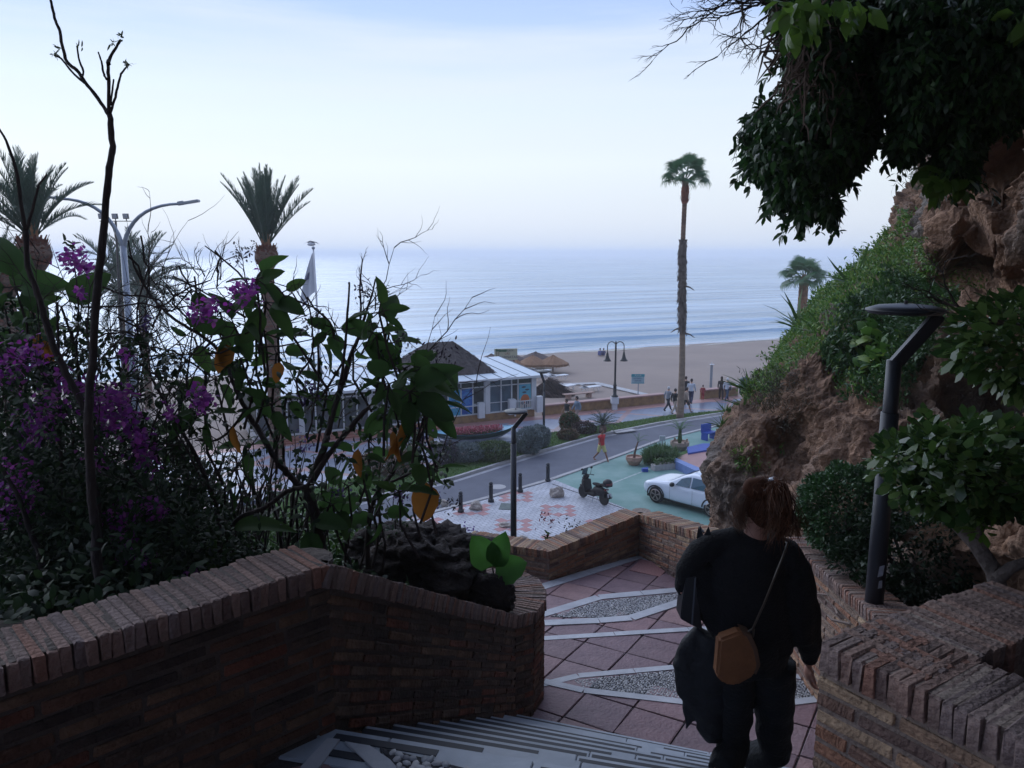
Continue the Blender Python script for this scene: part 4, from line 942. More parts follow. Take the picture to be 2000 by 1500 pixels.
leafclump(pit, [(1905, 1040), (1925, 1000), (1940, 1030), (1925, 1050)], 16, 2.7, 2.8, .06, .4, M_ficl, wob=1); leafclump(pit, [(1925, 1185), (1950, 1160), (1955, 1200), (1935, 1205)], 12, 2.6, 2.7, .05, .4, M_ficl, wob=1)
br2_ = thing('leafy_branch', 'branch of glossy light green leaves reaching in from the right edge above the small tree', 'branch', tuple(Q(2030, 680, 3.3)))
leafclump(br2_, [(1862, 655), (1900, 610), (1945, 588), (2040, 580), (2040, 760), (1990, 770), (1955, 745), (1905, 728), (1868, 700)], 800, 3.0, 3.7, .085, .42, M_pit, wob=.2, dvec=(-.5, -.2, 0))
b = MB(); twigs(b, Q(2060, 650, 3.4), Vector((-1, 0, 0)), .5, .012, 3, .6); addp('twigs', b.mesh('twigs'), M_twig, br2_, 'stuff')
# round clipped bush and the darker hedge beyond the post
def bush(name, label, c, r_, n, ln, wd, m, sq=(1, 1, 1), group=None, core=True, shape='ovate', cat='bush', lump=.08):
    root = thing(name, label, cat, (c[0], c[1], c[2] - r_ * sq[2]), group=group); v = unit(rng.normal(size=(n, 3))); rr_ = r_ * (1 - rng.uniform(0, .3, n) ** 1.5) 
    lm = np.array([1 + lump * 2 * mn.noise(Vector(q) * 2.5 + Vector((c[0], c[1], 0))) for q in v]); P = v * (rr_ * lm)[:, None] * np.array(sq) + np.array(c); D = unit(v * .7 + rng.normal(size=v.shape) * .6 + [0, 0, .2])
    L_ = rng.uniform(.7, 1.2, n) * ln; addp('foliage', leaf_mesh('foliage', P, D, L_, L_ * wd, .2, shape=shape), m, root, 'stuff')
    b = MB(); b.tube([(c[0], c[1], c[2] - r_ * sq[2] - .15), (c[0] + .02, c[1], c[2])], [.05 * r_ / .4, .03 * r_ / .4], 7)
    for q in range(7):
        a = q * 2.4; b.tube([(c[0], c[1], c[2] - r_ * .6), (c[0] + math.cos(a) * r_ * .75 * sq[0], c[1] + math.sin(a) * r_ * .75 * sq[1], c[2] + r_ * random.uniform(-.2, .7) * sq[2])], [.02 * r_ / .4, .005], 5)
    addp('stems', b.mesh('stems'), M_bark, root, 'stuff'); return root
c = Q(1652, 998, 5.5); M_box = leafmat('box_leaves', [(.035, .09, .03), (.05, .12, .04), (.025, .06, .025)], .4, .25)
bush('round_bush', 'tight round clipped bush behind the brick wall between the walking woman and the near lamp', (c.x, c.y, c.z), .335, 11000, .038, .45, M_box)
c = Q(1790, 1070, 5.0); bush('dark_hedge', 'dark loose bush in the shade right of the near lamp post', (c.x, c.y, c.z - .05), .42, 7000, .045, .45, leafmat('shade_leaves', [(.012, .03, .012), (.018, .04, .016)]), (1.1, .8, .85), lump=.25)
# soil of the beds behind the right walls
b = MB(); b.prism([Vector(v) for v in ((2.3, 5.9, 7.95), (2.28, 4.6, 8.0), (2.1, 3.5, 8.05), (4, 3.2, 8.05), (4.4, 5.0, 8.0), (3.1, 6.1, 7.95))], .5); tag(b.build('bed_soil', M_soil), kind='structure')
b = MB(); b.prism([Vector(v) for v in ((1.62, 2.3, 9.12), (1.05, 1.98, 9.12), (1.42, 1.5, 9.12), (2.1, .5, 9.12), (3.6, .5, 9.12), (3.2, 2.9, 9.12))], 1.5); tag(b.build('planter_soil', M_soil), kind='structure')
b = MB()
for i in range(9):
    a = Q(random.uniform(1600, 1900), random.uniform(1090, 1230), random.uniform(4.2, 5.4)); a.z = 8.07; d = Vector((random.uniform(-1, 1), random.uniform(-.6, .6), .05)).normalized(); b.tube(wig(a, a + d * random.uniform(.3, .7), 6, .05), [.01] * 3 + [.006] * 3, 5)
tag(b.build('dead_sticks', mat('dry_stick', (.22, .17, .15), rough=.9)), 'dry fallen sticks lying on the soil under the clipped bush', 'sticks')
# ================================================================ PALMS
def frond_mesh(L_, droop, n=60, ll=.50, vee=.6, tip=.25, seed=0):
    """date palm frond along +X: arching midrib with two ranks of narrow leaflets"""
    r_ = np.random.default_rng(seed); vs = []; fs = []
    def mid(t): return np.array([L_ * t * (1 - .25 * droop * t * t), 0, L_ * (.10 * t - droop * .75 * t ** 2.2)])
    K = 9
    for i in range(K):
        t = i / (K - 1); p = mid(t); w = .035 * (1 - .85 * t) * L_ / 3
        vs += [p + [0, w, 0], p + [0, -w, 0], p + [0, 0, -w * 1.2]]
        if i:
            b = (i - 1) * 3
            for a, c in ((0, 1), (1, 2), (2, 0)): fs.append((b + a, b + c, b + 3 + c, b + 3 + a))
    for sgn in (-1, 1):
        for i in range(n):
            t = .16 + .84 * (i + r_.uniform(-.3, .3)) / n; t = min(max(t, .1), .995); p = mid(t); dx = mid(min(t + .02, 1.0)) - mid(t - .02); dx = dx / np.linalg.norm(dx)
            l = ll * L_ / 3 * (math.sin(PI * min(1, (t * .86 + .12))) ** .6) * r_.uniform(.85, 1.15)
            a = math.radians(r_.uniform(38, 60) - 22 * t); s_ = np.array([0, sgn, 0]); u = np.array([-dx[2], 0, dx[0]]); d = dx * math.cos(a) + s_ * math.sin(a) * math.cos(vee) + u * math.sin(a) * math.sin(vee)
            e = p + d * l + np.array([0, 0, -.10 * l]); w = .020 * L_ / 3; m_ = p + d * l * .5; b = len(vs)
            vs += [p - dx * w, p + dx * w, m_ + dx * w, m_ - dx * w, e]; fs += [(b, b + 1, b + 2, b + 3), (b + 3, b + 2, b + 4)]
    return raw_mesh('frond', np.array(vs), fs)
M_datep = leafmat('date_palm_green', [(.045, .085, .06), (.06, .105, .075), (.04, .07, .05)], .5, .25)
M_fan = leafmat('fan_palm_green', [(.05, .13, .06), (.07, .17, .075), (.045, .11, .05)], .45, .3)
M_ptr = mat('palm_trunk', (.19, .115, .085), (.075, .045, .035), rough=.95, scale=2.2, bump=2, bscale=9, stretch=(1, 1, 2.5))
M_skirt = mat('palm_skirt', (.17, .14, .125), (.06, .045, .04), rough=.95, scale=4, bump=2, bscale=18, stretch=(1.6, 1.6, .5))
M_red = mat('red_fibre', (.30, .11, .07), (.16, .06, .045), rough=.95, scale=5, bump=1)
M_tan = mat('smooth_tan_trunk', (.27, .20, .15), (.15, .105, .08), rough=.9, scale=2, bump=.6, bscale=12, stretch=(1, 1, 3))
def boots(b, c, r0, r1, z0, z1, rows_, per, out_, ln):
    for i in range(rows_):
        f = (i + .5) / rows_; z = z0 + (z1 - z0) * f; r_ = r0 + (r1 - r0) * f; r_ *= 1
        for k in range(per):
            a = 2 * PI * (k + (i % 2) * .5) / per + random.uniform(-.1, .1); l = ln * random.uniform(.6, 1.2); e = Vector((math.cos(a), math.sin(a), 0)); s_ = Vector((-e.y, e.x, 0)); w = .8 * r_ * PI / per
            p = Vector((c[0], c[1], z)) + e * r_ * .9; q = p + e * out_ * random.uniform(.6, 1.2) + Vector((0, 0, l)); b.add([p - s_ * w, p + s_ * w, q + s_ * w * .45, q - s_ * w * .45, p - e * .03 - Vector((0, 0, l * .25))], [(0, 1, 2, 3), (3, 2, 1, 0), (4, 1, 0)])
def date_palm(label, base, ztop, tr, bulb, fr_, L_, elev, drop, group='date palms along the promenade', seed=1, azs=None, vee=.6):
    random.seed(seed); root = thing('date_palm', label, 'palm tree', base, group=group); h = ztop - base[2]; b = MB()
    n = 26; prof = [(tr * 1.35, -.3), (tr * 1.15, .4)] + [(tr * (1 + .05 * (i % 2)) * (1 - .12 * i / n), .4 + (h - 1.2 - bulb * 1.2) * i / n) for i in range(1, n)]
    hb = h - bulb * 1.5
    prof += [(tr * .95, hb - .3), (bulb * .85, hb), (bulb, hb + bulb * .45), (bulb * .92, hb + bulb * .9), (bulb * .62, hb + bulb * 1.35), (tr * .7, h)]
    b.lathe(prof, 14); b.build('trunk', M_ptr, root, smooth=False)
    b = MB(); boots(b, (0, 0), bulb * .95, bulb * .8, hb - .1, hb + bulb * 1.3, 9, 16, .10 * bulb / .5, .20 * bulb / .5); boots(b, (0, 0), tr, tr * .9, h * .35, hb - .2, 26, 9, .05, .16); b.build('leaf_boots', M_red if bulb > .5 else M_skirt, root, 'stuff')
    b = MB(); b.lathe([(tr * .6, h - .2), (tr * .75, h + .2), (tr * .4, h + .8)], 10); b.build('heart', mat('orange_fibre', (.36, .17, .07), (.2, .1, .05), rough=.9, scale=4) if 'M_or' not in globals() else M_or, root)
    ms = [frond_mesh(L_, drop * (.5 + .4 * i), seed=seed * 10 + i, vee=vee) for i in range(4)]
    for me in ms: me.materials.append(M_datep)
    for i in range(fr_):
        az = (azs[i % len(azs)] if azs else 2 * PI * i * .381966 + random.uniform(-.2, .2)); f = i / fr_; el = R(elev[1] + (elev[0] - elev[1]) * f ** 1.2 + random.uniform(-6, 6)); k = min(3, int(f * 4))
        o = bpy.data.objects.new('frond', ms[k]); COL.objects.link(o); o.parent = root; s_ = random.uniform(.86, 1.06)
        o.matrix_local = Matrix.Translation((math.cos(az) * tr * .4, math.sin(az) * tr * .4, h + .0)) @ Matrix.Rotation(az, 4, 'Z') @ Matrix.Rotation(-el, 4, 'Y') @ Matrix.Rotation(random.uniform(-.5, .5), 4, 'X') @ Matrix.Diagonal((s_, s_, s_, 1))
    return root
M_or = mat('orange_palm_fibre', (.34, .17, .08), (.2, .1, .05), rough=.9, scale=4)
def at_base(px, y): q = Q(px, 900, y); return (q.x, y, 0)
def ztop(py, y): return Q(1000, py, y).z
xb = lambda px, py, y: Q(px, py, y).x
y = 26; date_palm('tall date palm at the far left with a feathery crown and orange heart', (xb(72, 560, y), y, 0), ztop(462, y), .30, .56, 34, 2.9, (34, 87), .32, seed=3)
y = 31; date_palm('date palm half cut by the left edge of the view with a rough orange trunk', (xb(6, 560, y), y, 0), ztop(520, y), .42, .62, 18, 2.0, (10, 80), .6, seed=5)
y = 37; date_palm('date palm with an upright fan of blue green fronds, left of the flagpole', (xb(524, 560, y), y, 0), ztop(478, y), .32, .56, 38, 3.6, (50, 88), .12, seed=8)
y = 56; date_palm('drooping date palm on the beach just left of the twin arm street lamp', (xb(238, 600, y), y, -.5), ztop(560, y), .30, .42, 34, 4.7, (-18, 78), .7, seed=11, group='date palms on the beach')
y = 55; date_palm('drooping date palm on the beach just right of the twin arm street lamp', (xb(277, 600, y), y, -.5), ztop(562, y), .26, .40, 34, 4.7, (-18, 78), .7, seed=14, group='date palms on the beach')

def fan_mesh(r_, seg=26, seed=0, droop=.5):
    q = np.random.default_rng(seed); vs = []; fs = []
    for i in range(seg):
        a = math.radians(-125 + 250 * (i + .5) / seg); l = r_ * (1 - .18 * (abs(a) / 2.2)) * q.uniform(.88, 1.05); w = r_ * .055; d = np.array([math.cos(a), math.sin(a), 0]); s_ = np.array([-d[1], d[0], 0]); b = len(vs)
        vs += [np.zeros(3), d * l * .55 + s_ * w, d * l * .55 - s_ * w, d * l * .85 + s_ * w * .5 + [0, 0, -droop * l * .25], d * l * .85 - s_ * w * .5 + [0, 0, -droop * l * .25], d * l * .95 + [0, 0, -droop * l * q.uniform(.4, .8)]]
        fs += [(b, b + 2, b + 1), (b + 1, b + 2, b + 4, b + 3), (b + 3, b + 4, b + 5)]
    return raw_mesh('fan_leaf', np.array(vs), fs)
def fan_crown(root, h, n, pet, r_, elev, m, seed):
    random.seed(seed); ms = [fan_mesh(r_, seed=seed + i, droop=.3 + .35 * i) for i in range(3)]
    for me in ms: me.materials.append(m)
    b = MB()
    for i in range(n):
        az = 2 * PI * i * .381966 + random.uniform(-.2, .2); f = i / n; el = R(elev[1] + (elev[0] - elev[1]) * f + random.uniform(-5, 5)); d = Vector((math.cos(az) * math.cos(el), math.sin(az) * math.cos(el), math.sin(el))); pl = pet * random.uniform(.75, 1.1)
        a = Vector((0, 0, h)); c = a + d * pl; b.tube([a, a + d * pl * .5 + Vector((0, 0, .03)), c], [.03, .02, .015], 4, False)
        o = bpy.data.objects.new('fan_leaf', ms[min(2, int(f * 3))]); COL.objects.link(o); o.parent = root
        o.matrix_local = Matrix.Translation(c) @ Matrix.Rotation(az, 4, 'Z') @ Matrix.Rotation(-el + .35, 4, 'Y') @ Matrix.Rotation(random.uniform(-.6, .6), 4, 'X')
    b.build('petioles', m, root, 'stuff')
# the very tall one
p0 = W(1328, 817, .07); y = p0.y; zt_ = ztop(352, y); h = zt_
tp = thing('fan_palm', 'very tall thin fan palm on the grass, trunk shaggy and grey in the middle', 'palm tree', p0)
xt = xb(1338, 350, y) - p0.x
pt = lambda f: (xt * f ** 1.1 + .06 * math.sin(f * 7), 0, h * f)
f1 = (ztop(642, y)) / h; f2 = ztop(470, y) / h; f3 = ztop(400, y) / h
b = MB(); K = 22; b.tube([pt(f1 * i / K) for i in range(K + 1)], [.25 * (1 - .30 * (i / K) ** .6) + .006 * (i % 2) for i in range(K + 1)], 14); b.build('lower_trunk', M_tan, tp, smooth=True)
b = MB(); K = 40; b.tube([pt(f1 + (f2 - f1) * i / K) for i in range(K + 1)], [.20 + .06 * abs(math.sin(i * .9)) + random.uniform(-.03, .05) for i in range(K + 1)], 12)
boots(b, (0, 0), 0, 0, 0, 0, 0, 1, 0, 0)
for i in range(420):
    f = f1 - .012 + (f2 - f1 + .01) * random.random(); c = Vector(pt(f)); a = random.uniform(0, 2 * PI); e = Vector((math.cos(a), math.sin(a), 0)); s_ = Vector((-e.y, e.x, 0)) * .06; p = c + e * .2; q = p + e * random.uniform(.05, .18) - Vector((0, 0, random.uniform(.2, .5)))
    b.add([p - s_, p + s_, q + s_ * .5, q - s_ * .5], [(0, 1, 2, 3)])
for px_, s1 in ((642, -1), (560, 1), (652, 1)):
    c = Vector(pt(ztop(px_, y) / h)); b.tube([c, c + Vector((s1 * .45, -.1, -.1)), c + Vector((s1 * .75, -.1, -.3))], [.08, .05, .02], 5)
b.build('dead_leaf_skirt', M_skirt, tp)
b = MB(); K = 20; b.tube([pt(f2 + (f3 - f2) * i / K) for i in range(K + 1)], [.14 + .015 * (i % 2) for i in range(K + 1)], 10); b.build('upper_trunk', M_ptr, tp)
b = MB(); K = 8; b.tube([pt(f3 + (1 - f3) * i / K) for i in range(K + 1)], [.17, .22, .2, .24, .25, .23, .2, .16, .1], 10); boots(b, (pt(1)[0], 0), .22, .16, h * f3, h - .2, 6, 9, .12, .25); b.build('fibre_crown', M_red, tp)
cr_ = bpy.data.objects.new('crown', None); COL.objects.link(cr_); cr_.parent = tp; cr_.location = (xt, 0, 0)
fan_crown(cr_, h - .15, 24, 1.15, .72, (0, 76), M_fan, 5)
# small one behind the green slope
y = 62; zt2 = ztop(548, y); sp_ = thing('fan_palm', 'short fan palm with a thick orange trunk rising behind the green slope', 'palm tree', (xb(1567, 600, y), y, -.6))
b = MB(); hh = zt2 + .6; n = 30; b.lathe([(.55, 0)] + [((.45 + .02 * (i % 2)) * (1 - .25 * i / n), hh * i / n) for i in range(1, n + 1)] + [(.12, hh + .5)], 14); boots(b, (0, 0), .44, .36, .5, hh, 30, 10, .06, .2); b.build('trunk', mat('orange_trunk', (.30, .16, .09), (.13, .07, .045), rough=.95, scale=3, bump=1.5, bscale=10), sp_)
fan_crown(sp_, hh + .1, 26, 1.25, .95, (-15, 78), M_fan, 9)

# ================================================================ LEFT GARDEN
M_dbark = mat('dark_bark', (.060, .042, .040), (.026, .018, .02), rough=.9, scale=10, bump=1, bscale=40, stretch=(1, 1, .4))
def px_tube(b, pts, ys, rads, n=7):
    """smooth limb through sight points at given distances"""
    P = [Q(p[0], p[1], yy) for p, yy in zip(pts, ys)]; A = np.array([tuple(p) for p in P]); Rr = np.array(rads, float); K = (len(P) - 1) * 5 + 1; t = np.linspace(0, len(P) - 1, K)
    S_ = cr1(A, t); rr_ = np.interp(t, range(len(P)), Rr); S_[1:-1] += rng.normal(size=(K - 2, 3)) * rr_[1:-1, None] * .12; rr_ = rr_ * (1 + rng.uniform(-.07, .1, K))
    b.tube([Vector(v) for v in S_], list(rr_), n); return S_
bt = thing('bare_tree', 'tall thin bare sapling with a forked top rising into the sky at the left', 'tree', tuple(Q(205, 1200, 3.1)))
b = MB(); r1 = .022
px_tube(b, [(208, 1260), (200, 1180), (186, 1050), (177, 930), (173, 830), (180, 700), (190, 560), (205, 430), (212, 340), (219, 285), (213, 222)], [3.1, 3.12, 3.14, 3.15, 3.15, 3.2, 3.2, 3.25, 3.25, 3.3, 3.3], [.023, .021, .020, .018, .0175, .0165, .0155, .0145, .0135, .0125, .0115], 9)
tops = [([(211, 222), (202, 208), (170, 165), (150, 138), (128, 115), (116, 60), (108, 40), (102, 14), (93, -20), (80, -80)], .0085), ([(213, 224), (212, 160), (213, 120), (225, 95), (236, 78)], .0085), ([(215, 222), (225, 190), (232, 160), (238, 142), (252, 126)], .006), ([(165, 162), (140, 140), (120, 115), (106, 108)], .005), ([(160, 150), (163, 140), (155, 118), (150, 90)], .005), ([(209, 155), (203, 145), (198, 120), (192, 102)], .005), ([(216, 205), (219, 180), (222, 155)], .005), ([(212, 125), (211, 118)], .009)]
for pts_, r_ in tops: px_tube(b, pts_, [3.3 + .02 * i for i in range(len(pts_))], [r_ * (1 - .5 * i / len(pts_)) for i in range(len(pts_))], 6)
o = addp('trunk', b.mesh('trunk'), M_dbark, bt, smooth=True)
P = []; 
for (px, py, k, sc) in ((236, 72, 14, 1), (220, 84, 10, .8), (250, 126, 14, .9), (108, 105, 12, .8), (155, 92, 4, .6), (116, 95, 6, .6)):
    for i in range(k): P.append(tuple(Q(px + random.gauss(0, 2.5), py + random.gauss(0, 2.5), 3.35)))
P = np.array(P); D = unit(rng.normal(size=P.shape) + [0, 0, .4]); addp('buds', leaf_mesh('buds', P, D, rng.uniform(.018, .034, len(P)), .008, .2), leafmat('bud_leaves', [(.06, .07, .06), (.14, .20, .04), (.05, .05, .06)]), bt, 'stuff')
t2 = thing('bare_tree', 'slender dark bare tree with two upright forks crossing in front of the far left palm', 'tree', tuple(Q(200, 1220, 3.5)))
b = MB(); px_tube(b, [(205, 1300), (198, 1150), (190, 1010), (178, 900), (165, 805), (135, 740), (110, 690), (88, 620), (70, 565), (55, 520), (50, 450)], [3.5] * 11, [.020, .019, .018, .017, .017, .016, .015, .014, .013, .012, .012], 8)
px_tube(b, [(50, 452), (40, 390), (32, 335), (12, 275), (-10, 240)], [3.5] * 5, [.010, .009, .008, .006, .004], 6); px_tube(b, [(52, 450), (66, 400), (75, 365), (92, 340)], [3.5] * 4, [.008, .007, .006, .003], 6)
px_tube(b, [(110, 1260), (95, 1180), (78, 1090), (60, 1040), (30, 960), (-20, 880)], [3.4] * 6, [.019, .017, .015, .012, .01, .008], 7)
px_tube(b, [(125, 1000), (118, 850), (115, 720), (112, 590)], [3.8] * 4, [.010, .009, .008, .006], 6)
addp('trunk', b.mesh('trunk'), M_dbark, t2, smooth=True)

# broad leaved shrub
sh = thing('broad_leaf_shrub', 'open shrub of black branches with big round leaves, some turned orange, behind the wall corner', 'shrub', tuple(Q(640, 1100, 4.2)))
b = MB(); limb = []
LB = [
 ([(632, 1110), (624, 1050), (615, 1000), (600, 955)], 4.2, [.034, .030, .028, .026]),
 ([(600, 958), (572, 935), (555, 918), (532, 888), (504, 838), (484, 808), (468, 775), (452, 740), (440, 700), (400, 660), (350, 630), (320, 605), (290, 570), (262, 520), (250, 470)], 4.2, [.020, .019, .018, .017, .016, .014, .012, .010, .009, .009, .008, .007, .006, .005, .004]),
 ([(603, 956), (612, 925), (622, 905), (634, 870), (640, 845), (652, 800), (672, 738), (686, 690), (700, 660), (712, 620), (728, 570), (733, 545)], 4.3, [.024, .023, .022, .021, .019, .016, .013, .011, .010, .008, .005, .004]),
 ([(640, 850), (655, 790), (668, 730), (676, 650), (682, 560), (681, 555)], 4.1, [.012, .010, .008, .007, .005, .004]),
 ([(610, 940), (640, 890), (680, 840), (710, 805), (738, 780), (745, 760)], 4.2, [.018, .016, .014, .012, .009, .006]),
 ([(702, 650), (705, 600), (703, 560), (708, 505)], 4.3, [.007, .006, .005, .003]),
 ([(598, 950), (560, 960), (520, 990), (470, 1010), (440, 1040)], 4.1, [.014, .013, .012, .012, .012]),
 ([(720, 1110), (718, 1050), (728, 985), (745, 950), (765, 925), (785, 880), (800, 850), (812, 830)], 4.4, [.018, .016, .015, .013, .012, .010, .009, .006]),
 ([(745, 950), (790, 930), (830, 915), (860, 900)], 4.4, [.010, .008, .007, .005]),
 ([(785, 880), (800, 810), (790, 770), (770, 740)], 4.4, [.009, .008, .006, .004]),
 ([(640, 760), (600, 700), (560, 640), (520, 600), (505, 545)], 4.2, [.008, .007, .006, .005, .004]),
 ([(500, 830), (520, 760), (522, 700), (515, 640)], 4.2, [.009, .008, .006, .005]),
 ([(480, 800), (450, 840), (420, 860), (380, 860)], 4.2, [.009, .008, .006, .004]),
 ([(590, 790), (580, 740), (610, 690), (604, 600), (585, 560)], 4.15, [.006, .006, .005, .004, .003]),
 ([(733, 780), (745, 700), (760, 650), (745, 600)], 4.3, [.008, .007, .005, .004]),
 ([(452, 745), (440, 680), (420, 640), (395, 620)], 4.2, [.008, .007, .005, .004]),
 ([(430, 1080), (425, 1000), (400, 930), (372, 870), (330, 800), (280, 700), (268, 610), (290, 520)], 4.0, [.014, .013, .012, .010, .008, .006, .005, .003]),
 ([(400, 480), (440, 510), (480, 550), (500, 600)], 4.3, [.003, .005, .006, .006]),
 ([(340, 540), (380, 560), (430, 590), (480, 620)], 4.1, [.003, .004, .005, .006]),
]
for pts_, y0, rr_ in LB: limb.append(px_tube(b, pts_, [y0 + .05 * math.sin(i * 1.7) for i in range(len(pts_))], rr_, 8))
addp('branches', b.mesh('branches'), M_dbark, sh, smooth=True)
M_bl = [leafmat('broad_leaf_' + k, c, .75, .4) for k, c in (('green', [(.045, .095, .028), (.055, .115, .035), (.035, .07, .024)]), ('light', [(.05, .105, .03), (.07, .13, .035), (.045, .09, .03)]), ('orange', [(.42, .17, .035), (.34, .13, .03), (.45, .22, .05)]))]
def big_leaf(L_, Wd, seed, curl=.25):
    """broad leaf with a midrib fold, wavy rim"""
    r_ = np.random.default_rng(seed); n = 9; vs = []; fs = []
    for i in range(n):
        t = i / (n - 1); w = Wd * .5 * (math.sin(PI * min(t ** .72, 1)) ** .62) if 0 < t < 1 else .0; z = -curl * L_ * t * t
        for s_, f in ((-1, 1), (-.5, .5), (0, 0), (.5, .5), (1, 1)): vs.append((L_ * t + .04 * L_ * abs(s_) * (1 - t), s_ * w * (1 + r_.uniform(-.07, .07)), z + .16 * w * abs(s_) * 2 + r_.uniform(-.03, .03) * Wd * abs(s_)))
        if i:
            a = (i - 1) * 5
            for k in range(4): fs.append((a + k, a + k + 1, a + 5 + k + 1, a + 5 + k))
    me = raw_mesh('leaf', np.array(vs), fs); me.polygons.foreach_set('use_smooth', [True] * len(me.polygons)); return me
BL = []
for k in range(3):
    for s_ in range(4):
        me = big_leaf(.2, .10 + .018 * (s_ % 3), s_ * 7 + k, .12 + .2 * s_); me.materials.append(M_bl[k]); BL.append(me)
def put_leaf(root, loc, d, size, kind, roll=None):
    d = Vector(d).normalized(); up_ = Vector((random.gauss(0, .6), -.5 + random.gauss(0, .5), random.gauss(.5, .5))); s_ = up_.cross(d).normalized(); u = d.cross(s_)
    M = Matrix((d, s_, u)).transposed().to_4x4(); k = size * random.uniform(.8, 1.2) / .2; M = Matrix.Translation(Vector(loc) - root.location) @ M @ Matrix.Diagonal((k, k * random.uniform(.7, 1.12), k, 1))
    o = bpy.data.objects.new('leaf', BL[kind * 4 + random.randrange(4)]); COL.objects.link(o); o.parent = root; o.matrix_local = M; return o
random.seed(21)
CL = [(500, 545, 5, .18, 0), (520, 590, 5, .19, 0), (545, 575, 3, .17, 0), (460, 640, 5, .2, 0), (430, 610, 4, .18, 0), (500, 660, 5, .14, 0), (540, 690, 4, .14, 0), (470, 700, 4, .15, 0), (420, 740, 4, .16, 0), (500, 745, 4, .15, 0), (530, 790, 4, .15, 0), (560, 770, 3, .15, 1),
      (650, 640, 4, .16, 0), (620, 660, 3, .18, 0), (690, 675, 3, .17, 0), (640, 755, 4, .15, 0), (740, 610, 5, .15, 0), (755, 640, 5, .16, 0), (765, 670, 5, .15, 1), (735, 655, 4, .14, 0), (790, 720, 4, .18, 0), (825, 720, 4, .16, 1), (760, 750, 5, .16, 0), (800, 765, 7, .2, 0), (835, 755, 4, .2, 0), (832, 790, 4, .21, 0), (815, 805, 5, .2, 0), (770, 800, 5, .18, 0),
      (720, 860, 4, .16, 0), (700, 890, 4, .15, 0), (830, 890, 5, .16, 0), (850, 915, 4, .17, 0), (815, 935, 4, .16, 0), (680, 950, 4, .16, 0), (650, 985, 4, .16, 0), (780, 960, 4, .16, 0), (740, 1005, 4, .16, 0), (600, 1020, 2, .17, 0), (380, 660, 3, .14, 0), (400, 810, 4, .16, 0), (350, 770, 3, .15, 0), (480, 870, 3, .16, 0), (300, 860, 3, .15, 1), (440, 950, 3, .16, 0), (440, 1040, 2, .24, 1),
      (30, 560, 5, .22, 0), (60, 590, 5, .24, 0), (10, 600, 5, .26, 0), (120, 600, 3, .2, 1), (30, 650, 4, .22, 0), (140, 640, 3, .18, 1)]
OR = [(440, 668, .19), (548, 706, .11), (790, 815, .22), (770, 835, .18), (75, 652, .2), (95, 660, .16), (835, 940, .2), (700, 875, .15), (455, 830, .17)]
b = MB(); cnt = 0
for cx_, cy_, k, s_, kd in CL:
    yy = 4.2 + random.uniform(-.25, .25); c = Q(cx_, cy_, yy)
    for i in range(k):
        a = 2 * PI * (i + random.random() * .6) / k; d = Vector((math.cos(a), random.gauss(-.1, .45), math.sin(a) * .75 - .15)); st = c + d.normalized() * .04; put_leaf(sh, st, d, s_ * random.uniform(.75, 1.15), kd if random.random() < .8 else 1); cnt += 1
        b.tube([c, st + d.normalized() * .02], [.004, .003], 4, False)
    b.tube([c, c + Vector((random.uniform(-.05, .05), .02, -.2)), c + Vector((random.uniform(-.1, .1), .05, -.4))], [.006, .007, .008], 5, False)
for cx_, cy_, s_ in OR: put_leaf(sh, Q(cx_, cy_, 4.1), (random.uniform(-.3, .3) - (.4 if cx_ == 790 else 0), -.2, -1), s_, 2)
addp('leaf_stalks', b.mesh('leaf_stalks'), M_dbark, sh, 'stuff')
# tangle of fine bare twigs through the shrub
b = MB(); random.seed(5)
for i in range(36):
    px = random.choice([random.uniform(230, 620), random.uniform(380, 850)]); py = random.uniform(620, 1060); yy = random.uniform(3.9, 4.9); A = Q(px, py, yy); d = Vector((random.gauss(.1, .5), random.gauss(0, .2), 1.0)); twigs(b, A, d, random.uniform(.3, .7), .0055, 1 if i % 3 else 2, .7, 6)
for a, c in (((325, 560), (420, 700)), ((250, 500), (330, 640)), ((200, 560), (470, 640)), ((160, 600), (560, 560)), ((380, 540), (470, 760)), ((275, 460), (300, 640)), ((500, 640), (300, 720)), ((400, 690), (700, 640)), ((230, 620), (520, 780)), ((540, 560), (660, 640)), ((600, 580), (720, 740)), ((420, 490), (440, 600)), ((350, 520), (400, 620)), ((210, 700), (420, 690)), ((260, 700), (480, 860)), ((600, 800), (770, 690)), ((190, 660), (330, 640)), ((300, 600), (460, 500))):
    A, B = Q(*a, 4.0), Q(*c, 4.2); b.tube(wig(A, B, 9, .03), [.005] * 5 + [.003] * 4, 5, False); twigs(b, A.lerp(B, .5), (A - B) + Vector((0, 0, .3)), .2, .004, 1, .7, 5)
for (px, py) in ((400, 480), (708, 505), (733, 545), (340, 540), (425, 500), (288, 520), (560, 560), (480, 490)):
    A = Q(px, py + 60, 4.2); twigs(b, A, Vector((random.uniform(-.2, .2), 0, 1)), .17, .004, 2, .5, 6)
addp('twigs', b.mesh('twigs'), M_twig, sh, 'stuff')
# upright dark stems behind
b = MB()
for i in range(130):
    px = random.uniform(20, 760) if i % 3 else random.uniform(380, 560); yy = random.uniform(4.3, 6.0); A = Q(px, 1110, yy); B = Q(px + random.gauss(0, 45), random.uniform(840, 960), yy + random.uniform(-.3, .3)); b.tube(wig(A, B, 6, .025), [random.uniform(.004, .011)] * 4 + [.004, .002], 5, False)
th_ = thing('stem_thicket', 'thicket of upright bare stems low behind the left brick wall', 'thicket', tuple(Q(400, 1110, 5))); addp('stems', b.mesh('stems'), M_twig, th_, 'stuff')

